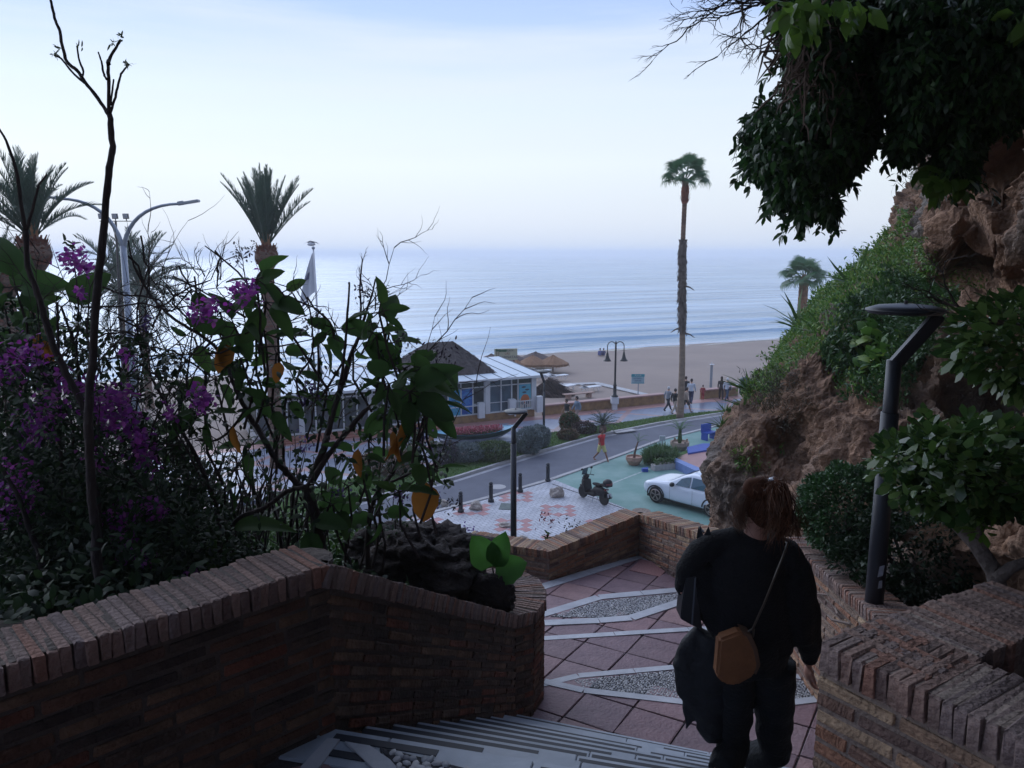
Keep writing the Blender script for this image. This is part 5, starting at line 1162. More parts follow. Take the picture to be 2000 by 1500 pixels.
# small leaved sprigs of the shrub (seed heads)
P = []; 
for (px, py, s_, k) in ((465, 500, 22, 40), (490, 488, 16, 30), (710, 570, 22, 60), (745, 575, 14, 30), (600, 640, 22, 70), (620, 625, 16, 40), (840, 710, 30, 40), (870, 690, 24, 40), (800, 670, 18, 20), (430, 620, 20, 24), (780, 660, 14, 24), (880, 980, 20, 30), (760, 700, 20, 24)):
    for i in range(k): P.append(tuple(Q(px + random.gauss(0, s_ * .5), py + random.gauss(0, s_ * .5), 4.25 + random.gauss(0, .05))))
P = np.array(P); D = unit(rng.normal(size=P.shape)); addp('seed_heads', leaf_mesh('seed_heads', P, D, rng.uniform(.015, .035, len(P)), .011, .2), leafmat('seed_colours', [(.03, .02, .035), (.05, .03, .06), (.03, .03, .025)]), sh, 'stuff')

# bougainvillea
bg_ = thing('bougainvillea', 'dark tangled bougainvillea with purple blossom filling the lower left behind the wall', 'shrub', tuple(Q(200, 1150, 4.3)))
M_bgl = leafmat('bougainvillea_leaves', [(.015, .034, .014), (.024, .05, .02), (.012, .024, .013), (.035, .065, .024)], .6, .3)
M_bgf = leafmat('bougainvillea_bracts', [(.34, .05, .36), (.27, .04, .33), (.42, .10, .42), (.20, .035, .27)], .6, .5)
M_bgd = leafmat('lilac_bracts', [(.16, .10, .30), (.12, .08, .24), (.2, .13, .34)], .5, .4)
def bfill(poly, n, y0, y1, ln, wd, wob, edge=50, m=M_bgl):
    P = fill(poly, n, y0, y1, 1, wob, edge); D = unit(rng.normal(size=P.shape) + [0, -.2, -.1]); L_ = rng.uniform(.6, 1.3, len(P)) * ln; addp('foliage', leaf_mesh('foliage', P, D, L_, L_ * wd, .2), m, bg_, 'stuff')
bfill([(-60, 620), (30, 650), (90, 690), (160, 740), (250, 790), (330, 840), (400, 900), (440, 960), (470, 1020), (520, 1080), (520, 1110), (400, 1130), (250, 1210), (60, 1280), (-60, 1280)], 30000, 3.6, 5.6, .038, .5, .2, 70)
bfill([(-60, 860), (120, 880), (300, 930), (400, 1010), (440, 1100), (300, 1170), (60, 1260), (-60, 1280)], 32000, 3.7, 5.4, .036, .5, .42, 60)
bfill([(-40, 540), (60, 600), (180, 640), (300, 660), (380, 720), (420, 800), (380, 850), (200, 780), (60, 720), (-40, 700)], 1300, 3.6, 4.6, .045, .5, -.12, 40)
bfill([(400, 650), (620, 700), (880, 850), (880, 960), (760, 1060), (500, 1060), (400, 900)], 1300, 4.0, 5.2, .05, .5, -.1, 40)
FC = [(145, 508, 20, 26), (128, 498, 10, 12), (165, 520, 11, 14), (155, 572, 8, 8), (390, 608, 18, 26), (410, 598, 10, 10), (475, 568, 20, 30), (20, 700, 30, 30), (62, 690, 24, 26), (15, 730, 26, 24), (100, 790, 30, 40), (75, 830, 26, 34), (60, 850, 20, 24), (190, 780, 24, 34), (222, 800, 24, 34), (255, 820, 18, 24), (270, 850, 16, 22), (285, 895, 16, 30), (275, 875, 14, 22), (28, 930, 28, 38), (45, 970, 24, 34), (20, 1000, 20, 20), (300, 990, 16, 24), (235, 1010, 22, 26), (250, 1060, 22, 22), (285, 1085, 14, 16), (370, 1128, 12, 16), (388, 772, 14, 26), (395, 790, 10, 14), (210, 830, 20, 20), (120, 740, 16, 12), (250, 700, 12, 8), (190, 890, 20, 16), (310, 1000, 10, 10), (240, 770, 16, 20), (330, 800, 14, 10), (160, 760, 16, 14)]
P = []; 
for px, py, s_, k in FC:
    for i in range(int(k * 2.6)):
        yy = 3.62 + random.gauss(0, .08); P.append(tuple(Q(px + random.gauss(0, s_ * .8), py + random.gauss(0, s_ * .7), yy)))
P = np.array(P); D = unit(rng.normal(size=P.shape)); addp('blossom', leaf_mesh('blossom', P, D, rng.uniform(.022, .036, len(P)), .024, .3), M_bgf, bg_, 'stuff')
P = []
for px, py, s_, k in ((605, 765, 20, 30), (590, 780, 16, 20), (280, 640, 14, 12), (285, 620, 10, 10), (840, 980, 20, 24), (780, 970, 16, 14), (825, 860, 20, 16), (660, 965, 16, 10), (270, 660, 10, 8), (590, 870, 20, 10)):
    for i in range(k * 3): P.append(tuple(Q(px + random.gauss(0, s_ * .5), py + random.gauss(0, s_ * .5), 4.3)))
P = np.array(P); D = unit(rng.normal(size=P.shape)); addp('lilac_blossom', leaf_mesh('lilac_blossom', P, D, rng.uniform(.014, .024, len(P)), .016, .3), M_bgd, bg_, 'stuff')
b = MB(); random.seed(9)
px_tube(b, [(165, 860), (150, 700), (153, 620), (150, 560), (143, 500), (142, 470)], [3.8] * 6, [.006, .005, .004, .004, .003, .002], 5)
for i in range(60):
    A = Q(random.uniform(-20, 420), random.uniform(700, 1150), random.uniform(3.7, 4.6)); twigs(b, A, Vector((random.gauss(0, .6), random.gauss(0, .2), 1)), random.uniform(.4, .9), .006, 2, .7, 6)
addp('stems', b.mesh('stems'), M_twig, bg_, 'stuff')
P = np.array([tuple(Q(143 + random.gauss(0, 10), 478 + random.gauss(0, 10), 3.8)) for _ in range(18)] + [tuple(Q(150 + random.gauss(0, 14), random.uniform(560, 720), 3.8)) for _ in range(40)]); D = unit(rng.normal(size=P.shape)); addp('sprig_leaves', leaf_mesh('sprig_leaves', P, D, rng.uniform(.025, .045, len(P)), .02, .2), M_bgl, bg_, 'stuff')

# green ground cover behind the wall
def cover(name, label, pts, n, ln, m, lift=.2):
    P = []
    xs_ = [p[0] for p in pts]; ys_ = [p[1] for p in pts]
    while len(P) < n:
        x = random.uniform(min(xs_), max(xs_)); y = random.uniform(min(ys_), max(ys_))
        if inpoly(x, y, [Vector((a, c, 0)) for a, c in pts]): P.append((x, y, terr(x, y) + lift * random.random() * (1 + .9 * mn.noise(Vector((x * 2, y * 2, 0))))))
    P = np.array(P); D = unit(rng.normal(size=P.shape) * .7 + [0, 0, .6]); L_ = rng.uniform(.7, 1.2, n) * ln; o = link(name, leaf_mesh(name, P, D, L_, L_ * .5, .2), m); tag(o, label, kind='stuff')
M_lan = leafmat('lantana_leaves', [(.05, .11, .025), (.07, .14, .03), (.035, .08, .02)], .5, .3)
cover('ground_cover', 'low green ground cover on the bank behind the left wall', [(-3.2, 5.2), (-.9, 5.0), (-.7, 7.2), (-1.0, 8.6), (-4.5, 8.6)], 34000, .045, M_lan, .22)
cover('ivy', 'dark ivy under the bougainvillea', [(-6, 1.5), (-2.5, 1.6), (-.9, 3.2), (-.6, 4.6), (-1.5, 5.5), (-6, 5.5)], 14000, .06, M_bgl, .25)
cover('slope_shrubs', 'dark bushes covering the slope down to the road', [(-12, 8), (-1.5, 8.3), (-.6, 9), (-3, 20), (-16, 20)], 30000, .12, leafmat('slope_leaves', [(.02, .045, .018), (.03, .06, .02)]), .7)
# dark rock behind the wall
def rock(name, label, c, r_, sc, m, seed, parent=None, cat='rock', group=None, amp=.35):
    b = MB(); b.ball((0, 0, 0), 1, 72, 44); co = np.array(b.v); out_ = []
    for v in co:
        q = Vector(v) * 1.4 + Vector((seed, seed * 2, 0)); k = 1 + amp * mn.noise(q) + amp * .45 * (1 - 2 * abs(mn.noise(q * 2.6))) + amp * .3 * mn.fractal(q * 6, 1, 2, 4); out_.append((v[0] * k * sc[0] * r_, v[1] * k * sc[1] * r_, v[2] * k * sc[2] * r_))
    b.v = out_; o = b.build(name, m, smooth=True); o.location = c; return tag(o, label, cat, group)
M_drock = mat('dark_volcanic_rock', (.045, .035, .034), (.018, .014, .015), rough=.95, scale=6, bump=2, bscale=25)
c = Q(850, 1095, 5.0); rock('dark_boulder', 'large black craggy boulder just behind the sloping part of the left brick wall', c, .36, (1.0, .9, .62), M_drock, 4, amp=.45)
c = Q(790, 1075, 5.4); rock('dark_boulder', 'black boulder half hidden behind the larger one, below the shrub', c, .34, (1.1, .8, .55), M_drock, 9, amp=.4)
c = Q(960, 1160, 4.75); rock('dark_stone', 'small dark stone under the big leaved seedling', c, .15, (1, .8, .8), M_drock, 6)
# seedling with large green leaves beside the wall end
sd2 = thing('big_leaf_seedling', 'seedling with three broad bright green leaves beside the rounded wall end', 'plant', tuple(Q(975, 1165, 4.75)))
b = MB(); b.tube([Q(975, 1175, 4.75), Q(966, 1130, 4.75), Q(962, 1108, 4.75)], [.008, .006, .005], 5); addp('stem', b.mesh('stem'), M_dbark, sd2)
M_seed = leafmat('seedling_leaves', [(.05, .15, .03), (.06, .17, .035)], .5, .45)
for (px, py), (qx, qy), wd in (((964, 1108), (925, 1052), .20), ((964, 1108), (985, 1045), .16), ((966, 1120), (1024, 1100), .20), ((962, 1125), (940, 1150), .10)):
    A, B = Q(px, py, 4.75), Q(qx, qy, 4.70); d = (B - A); L_ = d.length * 1.05; me = big_leaf(L_, max(wd, .1), px + qx, .1); me.materials.append(M_seed); d.normalize(); u0 = Vector((0, -.9, .45)); s_ = u0.cross(d).normalized(); u = d.cross(s_)
    o = bpy.data.objects.new('leaf', me); COL.objects.link(o); o.parent = sd2; o.matrix_local = Matrix.Translation(A - sd2.location) @ Matrix((d, s_, u)).transposed().to_4x4()
me = big_leaf(.13, .07, 3, .3); me.materials.append(M_bl[2]); o = bpy.data.objects.new('leaf', me); COL.objects.link(o); o.parent = sd2; o.matrix_local = Matrix.Translation(Q(955, 1135, 4.7) - sd2.location) @ Matrix.Rotation(.5, 4, 'Y')
# succulents standing behind the far wall, in front of the plaza
def succ(label, c, s_, n, m, fl_=None, tall=.0):
    root = thing('leafy_plant', label, 'plant', c, group=None); b = MB(); b.tube([(0, 0, -.6), (.02, 0, -.2), (0, 0, s_ * .8)], [.02, .018, .012], 5); b.build('stem', M_dbark, root)
    for i in range(n):
        a = i * 2.4; z = s_ * (.1 + .8 * i / n); me = BL[0 if i % 3 else 4]; d = Vector((math.cos(a), math.sin(a), .35 + .5 * i / n)).normalized(); sd__ = Vector((0, 0, 1)).cross(d).normalized(); u = d.cross(sd__); k = s_ * 2.6 * (1 - .5 * i / n) 
        o = bpy.data.objects.new('leaf', me); COL.objects.link(o); o.parent = root; o.matrix_local = Matrix.Translation((0, 0, z)) @ Matrix((d, sd__, u)).transposed().to_4x4() @ Matrix.Diagonal((k, k * .75, k, 1))
    if fl_:
        P = np.array([(random.gauss(0, .06), random.gauss(0, .06), s_ * 1.5 + random.gauss(0, .04)) for _ in range(40)]); link('flower_head', leaf_mesh('flower_head', P, unit(rng.normal(size=P.shape)), .04, .02), fl_, root, 'stuff')
    return root
M_pf = leafmat('pink_flower', [(.35, .12, .16), (.18, .08, .12)]); M_pv = leafmat('violet_flower', [(.14, .07, .34), (.2, .1, .4)]); M_pd = leafmat('dry_flower', [(.03, .03, .03), (.05, .04, .04)])
succ('fleshy rosette plant with a pink flower head behind the low point of the zigzag wall', Q(1069, 1075, 8.3), .24, 16, M_bl[1], M_pf)
succ('small dark plant with a dry seed head on the rising part of the zigzag wall', Q(1115, 1062, 8.4), .13, 10, M_bl[0], M_pd)
succ('little plant with violet flowers at the left end of the zigzag wall', Q(909, 1058, 8.2), .08, 8, M_bl[0], M_pv)
# ================================================================ FURNITURE AND BUILDINGS
M_white = mat('white_paint', (.62, .64, .68), (.52, .54, .58), rough=.45, scale=3)
M_navy = mat('dark_blue_metal', (.022, .026, .038), rough=.45, metal=.2)
M_black = mat('black_iron', (.014, .015, .018), rough=.4)
M_glassd = mat('dark_glass', (.018, .022, .03), (.05, .065, .08), rough=.08, spec=.8, scale=1.3)
M_glassb = mat('bluish_glass', (.10, .16, .22), (.04, .06, .09), rough=.1, spec=.7, scale=1.0)
M_thatch = mat('thatch', (.12, .10, .10), (.055, .045, .05), rough=.95, scale=5, bump=2, bscale=30, stretch=(1, 1, 1))
M_straw = mat('straw', (.30, .17, .10), (.17, .095, .055), rough=.95, scale=7, bump=1.5, bscale=30)
M_wood = mat('brown_wood', (.13, .07, .045), rough=.8, scale=5)
M_grey = mat('galvanised_grey', (.30, .34, .40), (.24, .27, .33), rough=.4, metal=.3)
M_ter = mat('terracotta_step', (.34, .15, .11), (.26, .11, .08), rough=.7)
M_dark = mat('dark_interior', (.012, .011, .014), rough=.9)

def disc_lamp(label, base, z_top, r_, pr, side=1, m=M_navy):
    """modern post lamp: post, collar, canted arm and flat disc"""
    t0 = thing('post_lamp', label, 'street lamp', base, group='slim post lamps with a disc head'); h = z_top - base[2]; k = r_ / .22
    b = MB(); b.tube([(0, 0, 0), (0, 0, h - .62 * k)], [pr * 1.12, pr], 16); b.build('post', m, t0, smooth=True)
    b = MB(); b.tube([(0, 0, h - .64 * k), (0, 0, h - .61 * k), (0, 0, h - .30 * k)], [pr * .9, pr * .84, pr * .84], 14); b.build('collar', m, t0, smooth=True)
    b = MB(); a = Vector((0, 0, h - .33 * k)); c = Vector((side * .235 * k, 0, h - .04 * k)); d = (c - a).normalized(); s_ = Vector((0, 1, 0)); u = d.cross(s_); b.box((a + c) / 2, ((c - a).length + .03 * k, .05 * k, .075 * k), mat=Matrix((d, s_, u)).transposed()); b.build('arm', m, t0, bevel=.006 * k)
    b = MB(); b.lathe([(r_ * .35, -.03 * k), (r_ * .9, -.022 * k), (r_, -.006 * k), (r_ * .985, .006 * k), (r_ * .7, .026 * k), (r_ * .3, .034 * k), (.001, .036 * k)], 48, (side * .04 * k, 0, h)); b.build('disc_head', m, t0, smooth=True)
    b = MB(); b.lathe([(.012 * k, .034 * k), (.012 * k, .05 * k), (.006 * k, .055 * k)], 8, (side * .04 * k, 0, h)); b.build('cap_nut', m, t0); return t0
q = Q(1705, 1200, 4.55); near = disc_lamp('dark blue post lamp with a big flat disc head standing behind the near brick planter', (q.x, q.y, 7.9), Q(1757, 605, 4.55).z, .22, .051)
b = MB(); b.add([(-.02, -.0555, .62), (.012, -.0565, .63), (.02, -.056, .70), (-.012, -.0565, .69)], [(0, 1, 2, 3)]); b.add([(-.012, -.0565, .545), (.014, -.0565, .55), (.012, -.0565, .60), (-.008, -.0565, .595)], [(0, 1, 2, 3)]); b.build('sticker', mat('torn_sticker', (.45, .5, .6), (.3, .35, .42), rough=.6, scale=40), near)
q = Q(1003, 1085, 14); z2 = Q(998, 803, 14).z; disc_lamp('middle post lamp with a pale disc head rising in front of the tiled plaza', (q.x, 14, 4.0), z2, .22, .055)
p = W(1062, 851, .03); disc_lamp('small distant post lamp beside the grey round shrubs on the promenade edge', (p.x, p.y, .03), Q(1063, 725, p.y).z, .42, .06, side=-.45)

def lantern(label, base, h, s=1.0, ped=.9, rz=0):
    t0 = thing('double_lantern', label, 'street lamp', base, rz, group='double bell lanterns along the promenade')
    b = MB(); b.box((0, 0, ped * .72), (.5, .5, ped * .5)); b.box((0, 0, ped * .28), (.34, .34, ped * .56)); b.build('pedestal', M_white, t0, bevel=.01)
    b = MB(); b.lathe([(.24, ped), (.24, ped + .05), (.13, ped + .14), (.11, ped + .7), (.13, ped + .75), (.10, ped + .85), (.075, ped + 1.0), (.06, h - .35), (.05, h - .05), (.02, h)], 14); b.build('post', M_black, t0, smooth=True)
    for s_ in (-1, 1):
        b = MB(); pts = [(s_ * (.28 - .28 * math.cos(a)), 0, h - .35 + .28 * math.sin(a) * 1.1) for a in [PI * i / 12 for i in range(13)]] + [(s_ * .56, 0, h - .75)]; b.tube(pts, .03, 8); b.build('hook', M_black, t0, smooth=True)
        b = MB(); b.lathe([(.04, h - .70), (.06, h - .78), (.09, h - .92), (.14, h - 1.12), (.22, h - 1.27), (.28, h - 1.33), (.26, h - 1.35), (.05, h - 1.33)], 18, (s_ * .56, 0, 0)); b.build('bell_shade', M_black, t0, smooth=True)
    return t0
p = W(1200, 800, .03); lantern('black double bell lantern on a white pedestal in the open sea wall', (p.x, p.y, .03), ztop(667, p.y), rz=.05)
p = Q(618, 820, 43.5); lantern('black double bell lantern seen side on through the shrub in front of the restaurant', (p.x, p.y, .03), ztop(688, 43.5), rz=1.25)

# --- twin arm street lamp and flood light mast
y = 28; t0 = thing('twin_arm_lamp', 'tall pale twin arm street lamp with curved arms above the bougainvillea', 'street lamp', (xb(262, 790, y), y, 0)); h0 = ztop(480, y); xo = 0
b = MB(); lean = xb(241, 480, y) - xb(262, 790, y); b.tube([(0, 0, 0), (lean * .9, 0, h0)], [.17, .11], 14); b.build('mast', M_grey, t0, smooth=True)
for sgn, tipx, tipy in ((-1, 115, 388), (1, 352, 398)):
    tx = xb(tipx, tipy, y) - t0.location.x; tz = ztop(tipy, y); b = MB(); x0 = lean * .9; pts = []
    for i in range(11):
        a = i / 10; pts.append((x0 + (tx - x0) * (a ** 1.7), 0, h0 - .3 + (tz - h0 + .3) * (1 - (1 - a) ** 2.0)))
    b.tube(pts, [.085 - .04 * i / 10 for i in range(11)], 10); b.build('arm', M_grey, t0, smooth=True)
    b = MB(); b.box((tx + sgn * .32, 0, tz + .05), (.72, .26, .09), mat=Matrix.Rotation(-sgn * .16, 3, 'Y')); b.box((tx + sgn * .02, 0, tz + .02), (.22, .14, .14), mat=Matrix.Rotation(-sgn * .16, 3, 'Y')); b.build('lamp_head', M_grey, t0, bevel=.02)
y = 52; t0 = thing('floodlight_mast', 'thin dark mast with three square floodlights on a crossbar, behind the twin arm lamp', 'floodlight', (xb(243, 790, y), y, -.4)); zt3 = ztop(432, y) + .4; lx = xb(226, 432, y) - t0.location.x
b = MB(); b.tube([(0, 0, 0), (lx, 0, zt3)], [.12, .07], 10); b.build('mast', M_black, t0); b = MB(); b.box((lx, 0, zt3), (2.1, .06, .05)); b.build('crossbar', M_black, t0)
for dx in (-.9, -.0, .72):
    b = MB(); b.box((lx + dx, -.05, zt3 + .32), (.36, .12, .34), mat=Matrix.Rotation(.2, 3, 'X')); b.box((lx + dx, 0, zt3 + .1), (.05, .05, .2)); f = b.build('floodlight', M_navy, t0); b = MB(); b.box((lx + dx, -.125, zt3 + .32), (.29, .01, .27), mat=Matrix.Rotation(.2, 3, 'X')); b.build('lens', mat('floodlight_lens', (.35, .37, .42), rough=.2) if dx == -.9 else bpy.data.materials['floodlight_lens'], f)
# --- flag
y = 45; t0 = thing('flagpole', 'tall white flagpole with a limp white flag, in front of the restaurant', 'flagpole', (xb(630, 740, y), y, 0)); zt4 = ztop(487, y); fx = xb(612, 487, y) - t0.location.x
b = MB(); b.tube([(0, 0, 0), (fx, 0, zt4)], [.085, .05], 10); b.build('pole', M_white, t0, smooth=True); b = MB(); b.ball((fx, 0, zt4 + .08), .1, 10, 8); b.build('finial', M_grey, t0, smooth=True)
NX, NZ = 10, 22; vs = []; M_flag = mat('flag_cloth', (.62, .65, .70), (.50, .53, .60), rough=.8, scale=.7)
for j in range(NZ):
    v = j / (NZ - 1)
    for i in range(NX):
        u = i / (NX - 1); wdt = (xb(612, 500, y) - xb(585, 600, y)) * (v ** .8); x = fx * (1 - .30 * v * .4) - u * wdt - .03 + (.12 * math.sin(u * 9 + v * 4) * .25 * v); vs.append((x, .14 * math.sin(u * 10 + v * 2) * v, zt4 - .15 - v * (2.3 + .75 * u)))
b = MB(); b.v = vs; b.f = [(j * NX + i, j * NX + i + 1, (j + 1) * NX + i + 1, (j + 1) * NX + i) for j in range(NZ - 1) for i in range(NX - 1)]
fl_ = b.build('flag', M_flag, t0, smooth=True); b = MB(); pts = [vs[j * NX + i] for j, i in ((9, 4), (9, 7), (12, 8), (12, 5))]; b.add([(x_, yy - .09, z_) for x_, yy, z_ in pts], [(0, 1, 2, 3)]); b.add([(x_ - .05, yy - .1, z_ - .9) for x_, yy, z_ in [vs[j * NX + i] for j, i in ((14, 5), (14, 8), (16, 9), (16, 6))]], [(0, 1, 2, 3)]); b.build('emblem', mat('faded_navy', (.05, .06, .14), rough=.8), fl_)
# gull over the pole
c = Q(608, 477, 43); b = MB(); b.ball((0, 0, 0), .13, 8, 6, sx=1.8, sy=.8, sz=.8)
for s_ in (-1, 1): b.add([(.08, 0, .03), (-.1, 0, .03), (-.05, s_ * .05, .2), (-.3 * s_, s_ * .1, .12), (-.48 * s_, 0, -.02)], [(0, 1, 2), (0, 2, 3), (1, 3, 2), (2, 3, 4)])
o = b.build('gull', M_white, smooth=True); o.location = c; tag(o, 'pale gull gliding just above the top of the flagpole', 'bird')

# --- beach restaurant
rs = thing('beach_restaurant', 'glazed white beach restaurant with a grey thatched hip roof and pale panel awning roofs', 'restaurant', SD(0, 0, 0), AE)
def rb(name, m, boxes, parent=rs, bevel=0, kind=None):
    b = MB()
    for c, d in boxes: b.box(c, d)
    return b.build(name, m, parent, kind, bevel=bevel)
EV = 2.78
rb('plinth', M_stone, [((-3.3, .25, .22), (6.9, .5, .5))]); rb('step', M_ter, [((-11.5, -.2, .12), (9.6, .8, .3)), ((-11.5, -.55, .05), (9.6, .5, .16))])
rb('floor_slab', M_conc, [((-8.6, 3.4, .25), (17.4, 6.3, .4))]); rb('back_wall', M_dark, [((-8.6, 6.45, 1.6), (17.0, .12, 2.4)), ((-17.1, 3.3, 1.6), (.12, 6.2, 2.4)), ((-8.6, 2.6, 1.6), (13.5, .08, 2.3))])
# front glazing, right part: bays with posters
xsR = [0.0, -1.0, -1.45, -2.2, -3.0, -3.35, -4.15, -4.95, -5.8, -6.6]
for i in range(len(xsR) - 1):
    x1, x0 = xsR[i], xsR[i + 1]; cx = (x0 + x1) / 2; w = x1 - x0
    f = rb('window', M_white, [((x0, .12, 1.6), (.07, .09, 2.2)), ((cx, .12, .52), (w, .09, .08)), ((cx, .12, 2.22), (w, .09, .06)), ((cx, .12, 1.15), (w, .05, .04))])
    rb('pane', M_glassb if i in (2, 3, 5) and i != 5 else M_glassd, [((cx, .16, 1.37), (w - .08, .02, 1.65)), ((cx, .16, 2.47), (w - .08, .02, .45))], f)
rb('corner_post', M_white, [((.12, .12, 1.6), (.34, .2, 2.4)), ((-3.17, .08, 1.6), (.3, .12, 2.3))])
def framed(cx, w, name, m, z=1.37, h=1.62):
    o = rb(name, m, [((cx, .085, z), (w - .1, .012, h))]); return o
M_pb1 = mat('poster_turquoise', (.03, .27, .50), (.02, .18, .42), rough=.4, scale=3, lo=.42, hi=.58, mid=(.06, .34, .5)); M_pb2 = mat('poster_blue', (.02, .10, .42), (.015, .06, .30), rough=.4, scale=2, lo=.4, hi=.6, mid=(.05, .22, .5)); M_pb3 = mat('poster_sky', (.06, .30, .50), (.10, .40, .48), rough=.4, scale=1)
pa = framed(-5.38 + .0, .85, 'poster', M_pb1); pb = framed(-4.55, .8, 'poster', M_pb2); pc = framed(-.5, .95, 'poster', M_pb3)
b = MB(); 
for i in range(6):
    b.box((-5.38 + random.uniform(-.05, .05), .075, 2.0 - i * .16), (random.uniform(.3, .55), .006, .05))
b.build('poster_lines', mat('poster_ink', (.02, .12, .30), rough=.5), pa)
b = MB(); 
for i in range(9): b.box((-4.55 + random.uniform(-.25, .25), .075, 1.75 - random.random() * .9), (random.uniform(.08, .22), .006, .03), mat=Matrix.Rotation(random.uniform(-.3, .3), 3, 'Y'))
b.build('poster_fish', mat('poster_fish_blue', (.10, .32, .55), rough=.5), pb)
RX = Matrix.Rotation(R(90), 3, 'X')
b = MB(); b.lathe([(.30, 0), (.30, .006)], 24, (-.5, .078, 1.22), rot=RX); b.build('poster_dish', mat('orange_print', (.50, .13, .03), rough=.5), pc)
b = MB(); b.box((-.5, .076, .95), (.8, .006, .62)); b.build('poster_foot', mat('cream_print', (.50, .45, .38), rough=.5), pc)
b = MB()
for x_, z_ in ((-.68, .98), (-.34, .98), (-.5, .74)): b.lathe([(.13, 0), (.13, .006)], 16, (x_, .071, z_), rot=RX)
for x_, z_ in ((-.6, 2.0), (-.35, 1.82), (-.55, 1.66)): b.ball((x_, .074, z_), .12, 10, 6, sx=1.3, sy=.06, sz=.5)
b.build('poster_spots', mat('dark_print', (.03, .05, .08), rough=.5), pc)
# low fence panels outside the corner
rb('rail_panel', M_white, [((-1.35, -.2, .75), (.1, .1, 1.1)), ((-.7, -.2, 1.15), (1.3, .05, .05)), ((-.7, -.2, .62), (1.3, .05, .05)), ((.38, -.2, .85), (.42, .3, 1.05)), ((-1.6, -.2, .85), (.42, .3, 1.0)), ((-3.7, -.15, .8), (.42, .25, 1.0)), ((-5.0, -.2, 1.12), (3.2, .05, .05))] + [((-1.25 + .13 * i, -.2, .88), (.03, .03, .55)) for i in range(10)])
# left glazing: darker, wider bays
for i in range(13):
    x1 = -6.7 - i * .8; x0 = x1 - .8; cx = (x0 + x1) / 2; wide = i in (4, 9)
    f = rb('window', M_white, [((x0, .12, 1.45), (.30 if wide else .07, .1, 2.3)), ((cx, .12, .36), (.8, .1, .1)), ((cx, .12, 2.3), (.8, .08, .07))]); rb('pane', M_glassd, [((cx, .17, 1.33), (.72, .02, 1.85))], f)
# side glazing
for i in range(7):
    yy = .3 + i * .85; f = rb('window', M_white, [((.18, yy, 1.6), (.09, .07, 2.2)), ((.18, yy + .42, 2.22), (.08, .85, .06)), ((.18, yy + .42, .52), (.08, .85, .06))]); rb('pane', M_glassb, [((.16, yy + .42, 1.4), (.02, .78, 1.7))], f)
# awning roofs: sheets with dark ribs
def sheet(x0, x1, y0, z0, y1, z1, ribs, name):
    b = MB(); b.add([(x0, y0, z0), (x1, y0, z0), (x1, y1, z1), (x0, y1, z1), (x0, y0, z0 - .06), (x1, y0, z0 - .06), (x1, y1, z1 - .06), (x0, y1, z1 - .06)], [(0, 1, 2, 3), (7, 6, 5, 4), (0, 4, 5, 1), (1, 5, 6, 2), (2, 6, 7, 3), (3, 7, 4, 0)])
    o = b.build(name, M_awn, rs)
    for i in range(ribs + 1):
        x = x0 + (x1 - x0) * i / ribs; c = MB(); c.add([(x - .03, y0, z0 + .025), (x + .03, y0, z0 + .025), (x + .03, y1, z1 + .025), (x - .03, y1, z1 + .025), (x - .03, y0, z0 + .004), (x + .03, y0, z0 + .004), (x + .03, y1, z1 + .004), (x - .03, y1, z1 + .004)], [(0, 1, 2, 3), (0, 4, 5, 1), (1, 5, 6, 2), (3, 7, 4, 0)]); c.build('rib', M_rib, o)
    g = MB(); g.box(((x0 + x1) / 2, y0 - .03, z0 - .05), (x1 - x0 + .1, .07, .15)); g.build('gutter', M_white, o)
M_awn = mat('awning_panel', (.52, .60, .68), (.44, .52, .60), rough=.5, scale=.8); M_rib = mat('awning_rib', (.08, .12, .17), rough=.6)
sheet(-8.3, .6, -.45, EV, 6.5, EV + .38, 9, 'awning_roof'); sheet(-17.3, -8.4, -.45, EV - .05, 6.5, EV + .25, 9, 'awning_roof')
# thatched hip
b = MB(); A = [(-7.9, 1.2), (-2.1, 1.2), (-2.1, 6.2), (-7.9, 6.2)]; z0 = EV + .12; rd = [(-5.7, 3.7), (-4.1, 3.7)]; zr_ = 4.75
K = 10; ring = []
for i in range(K + 1):
    f = i / K; zz = z0 + (zr_ - z0) * (f ** .92); T4 = [(rd[0][0], rd[0][1]), (rd[1][0], rd[1][1]), (rd[1][0], rd[1][1]), (rd[0][0], rd[0][1])]; cs = []
    for (ax, ay), (tx, ty) in zip(A, T4): cs.append((ax + (tx - ax) * f, ay + (ty - ay) * f))
    row = []
    for q_ in range(4):
        a, c = cs[q_], cs[(q_ + 1) % 4]
        for j in range(14): g = j / 14; row.append((a[0] + (c[0] - a[0]) * g + random.uniform(-.03, .03), a[1] + (c[1] - a[1]) * g + random.uniform(-.03, .03), zz + random.uniform(-.02, .02) - (.05 if i == 0 and j % 2 else 0)))
    ring.append(row)
vs = [p_ for r_ in ring for p_ in r_] + [(x, y_, z0 - .18) for x, y_, z_ in ring[0]]; fs = []
for i in range(K):
    for j in range(56): fs.append((i * 56 + j, i * 56 + (j + 1) % 56, (i + 1) * 56 + (j + 1) % 56, (i + 1) * 56 + j))
bb = (K + 1) * 56
for j in range(56): fs.append((bb + j, bb + (j + 1) % 56, (j + 1) % 56, j))
fs.append(tuple(bb + j for j in range(55, -1, -1))); b.add(vs, fs); th = b.build('thatched_roof', M_thatch, rs)
P = []; Dn = []
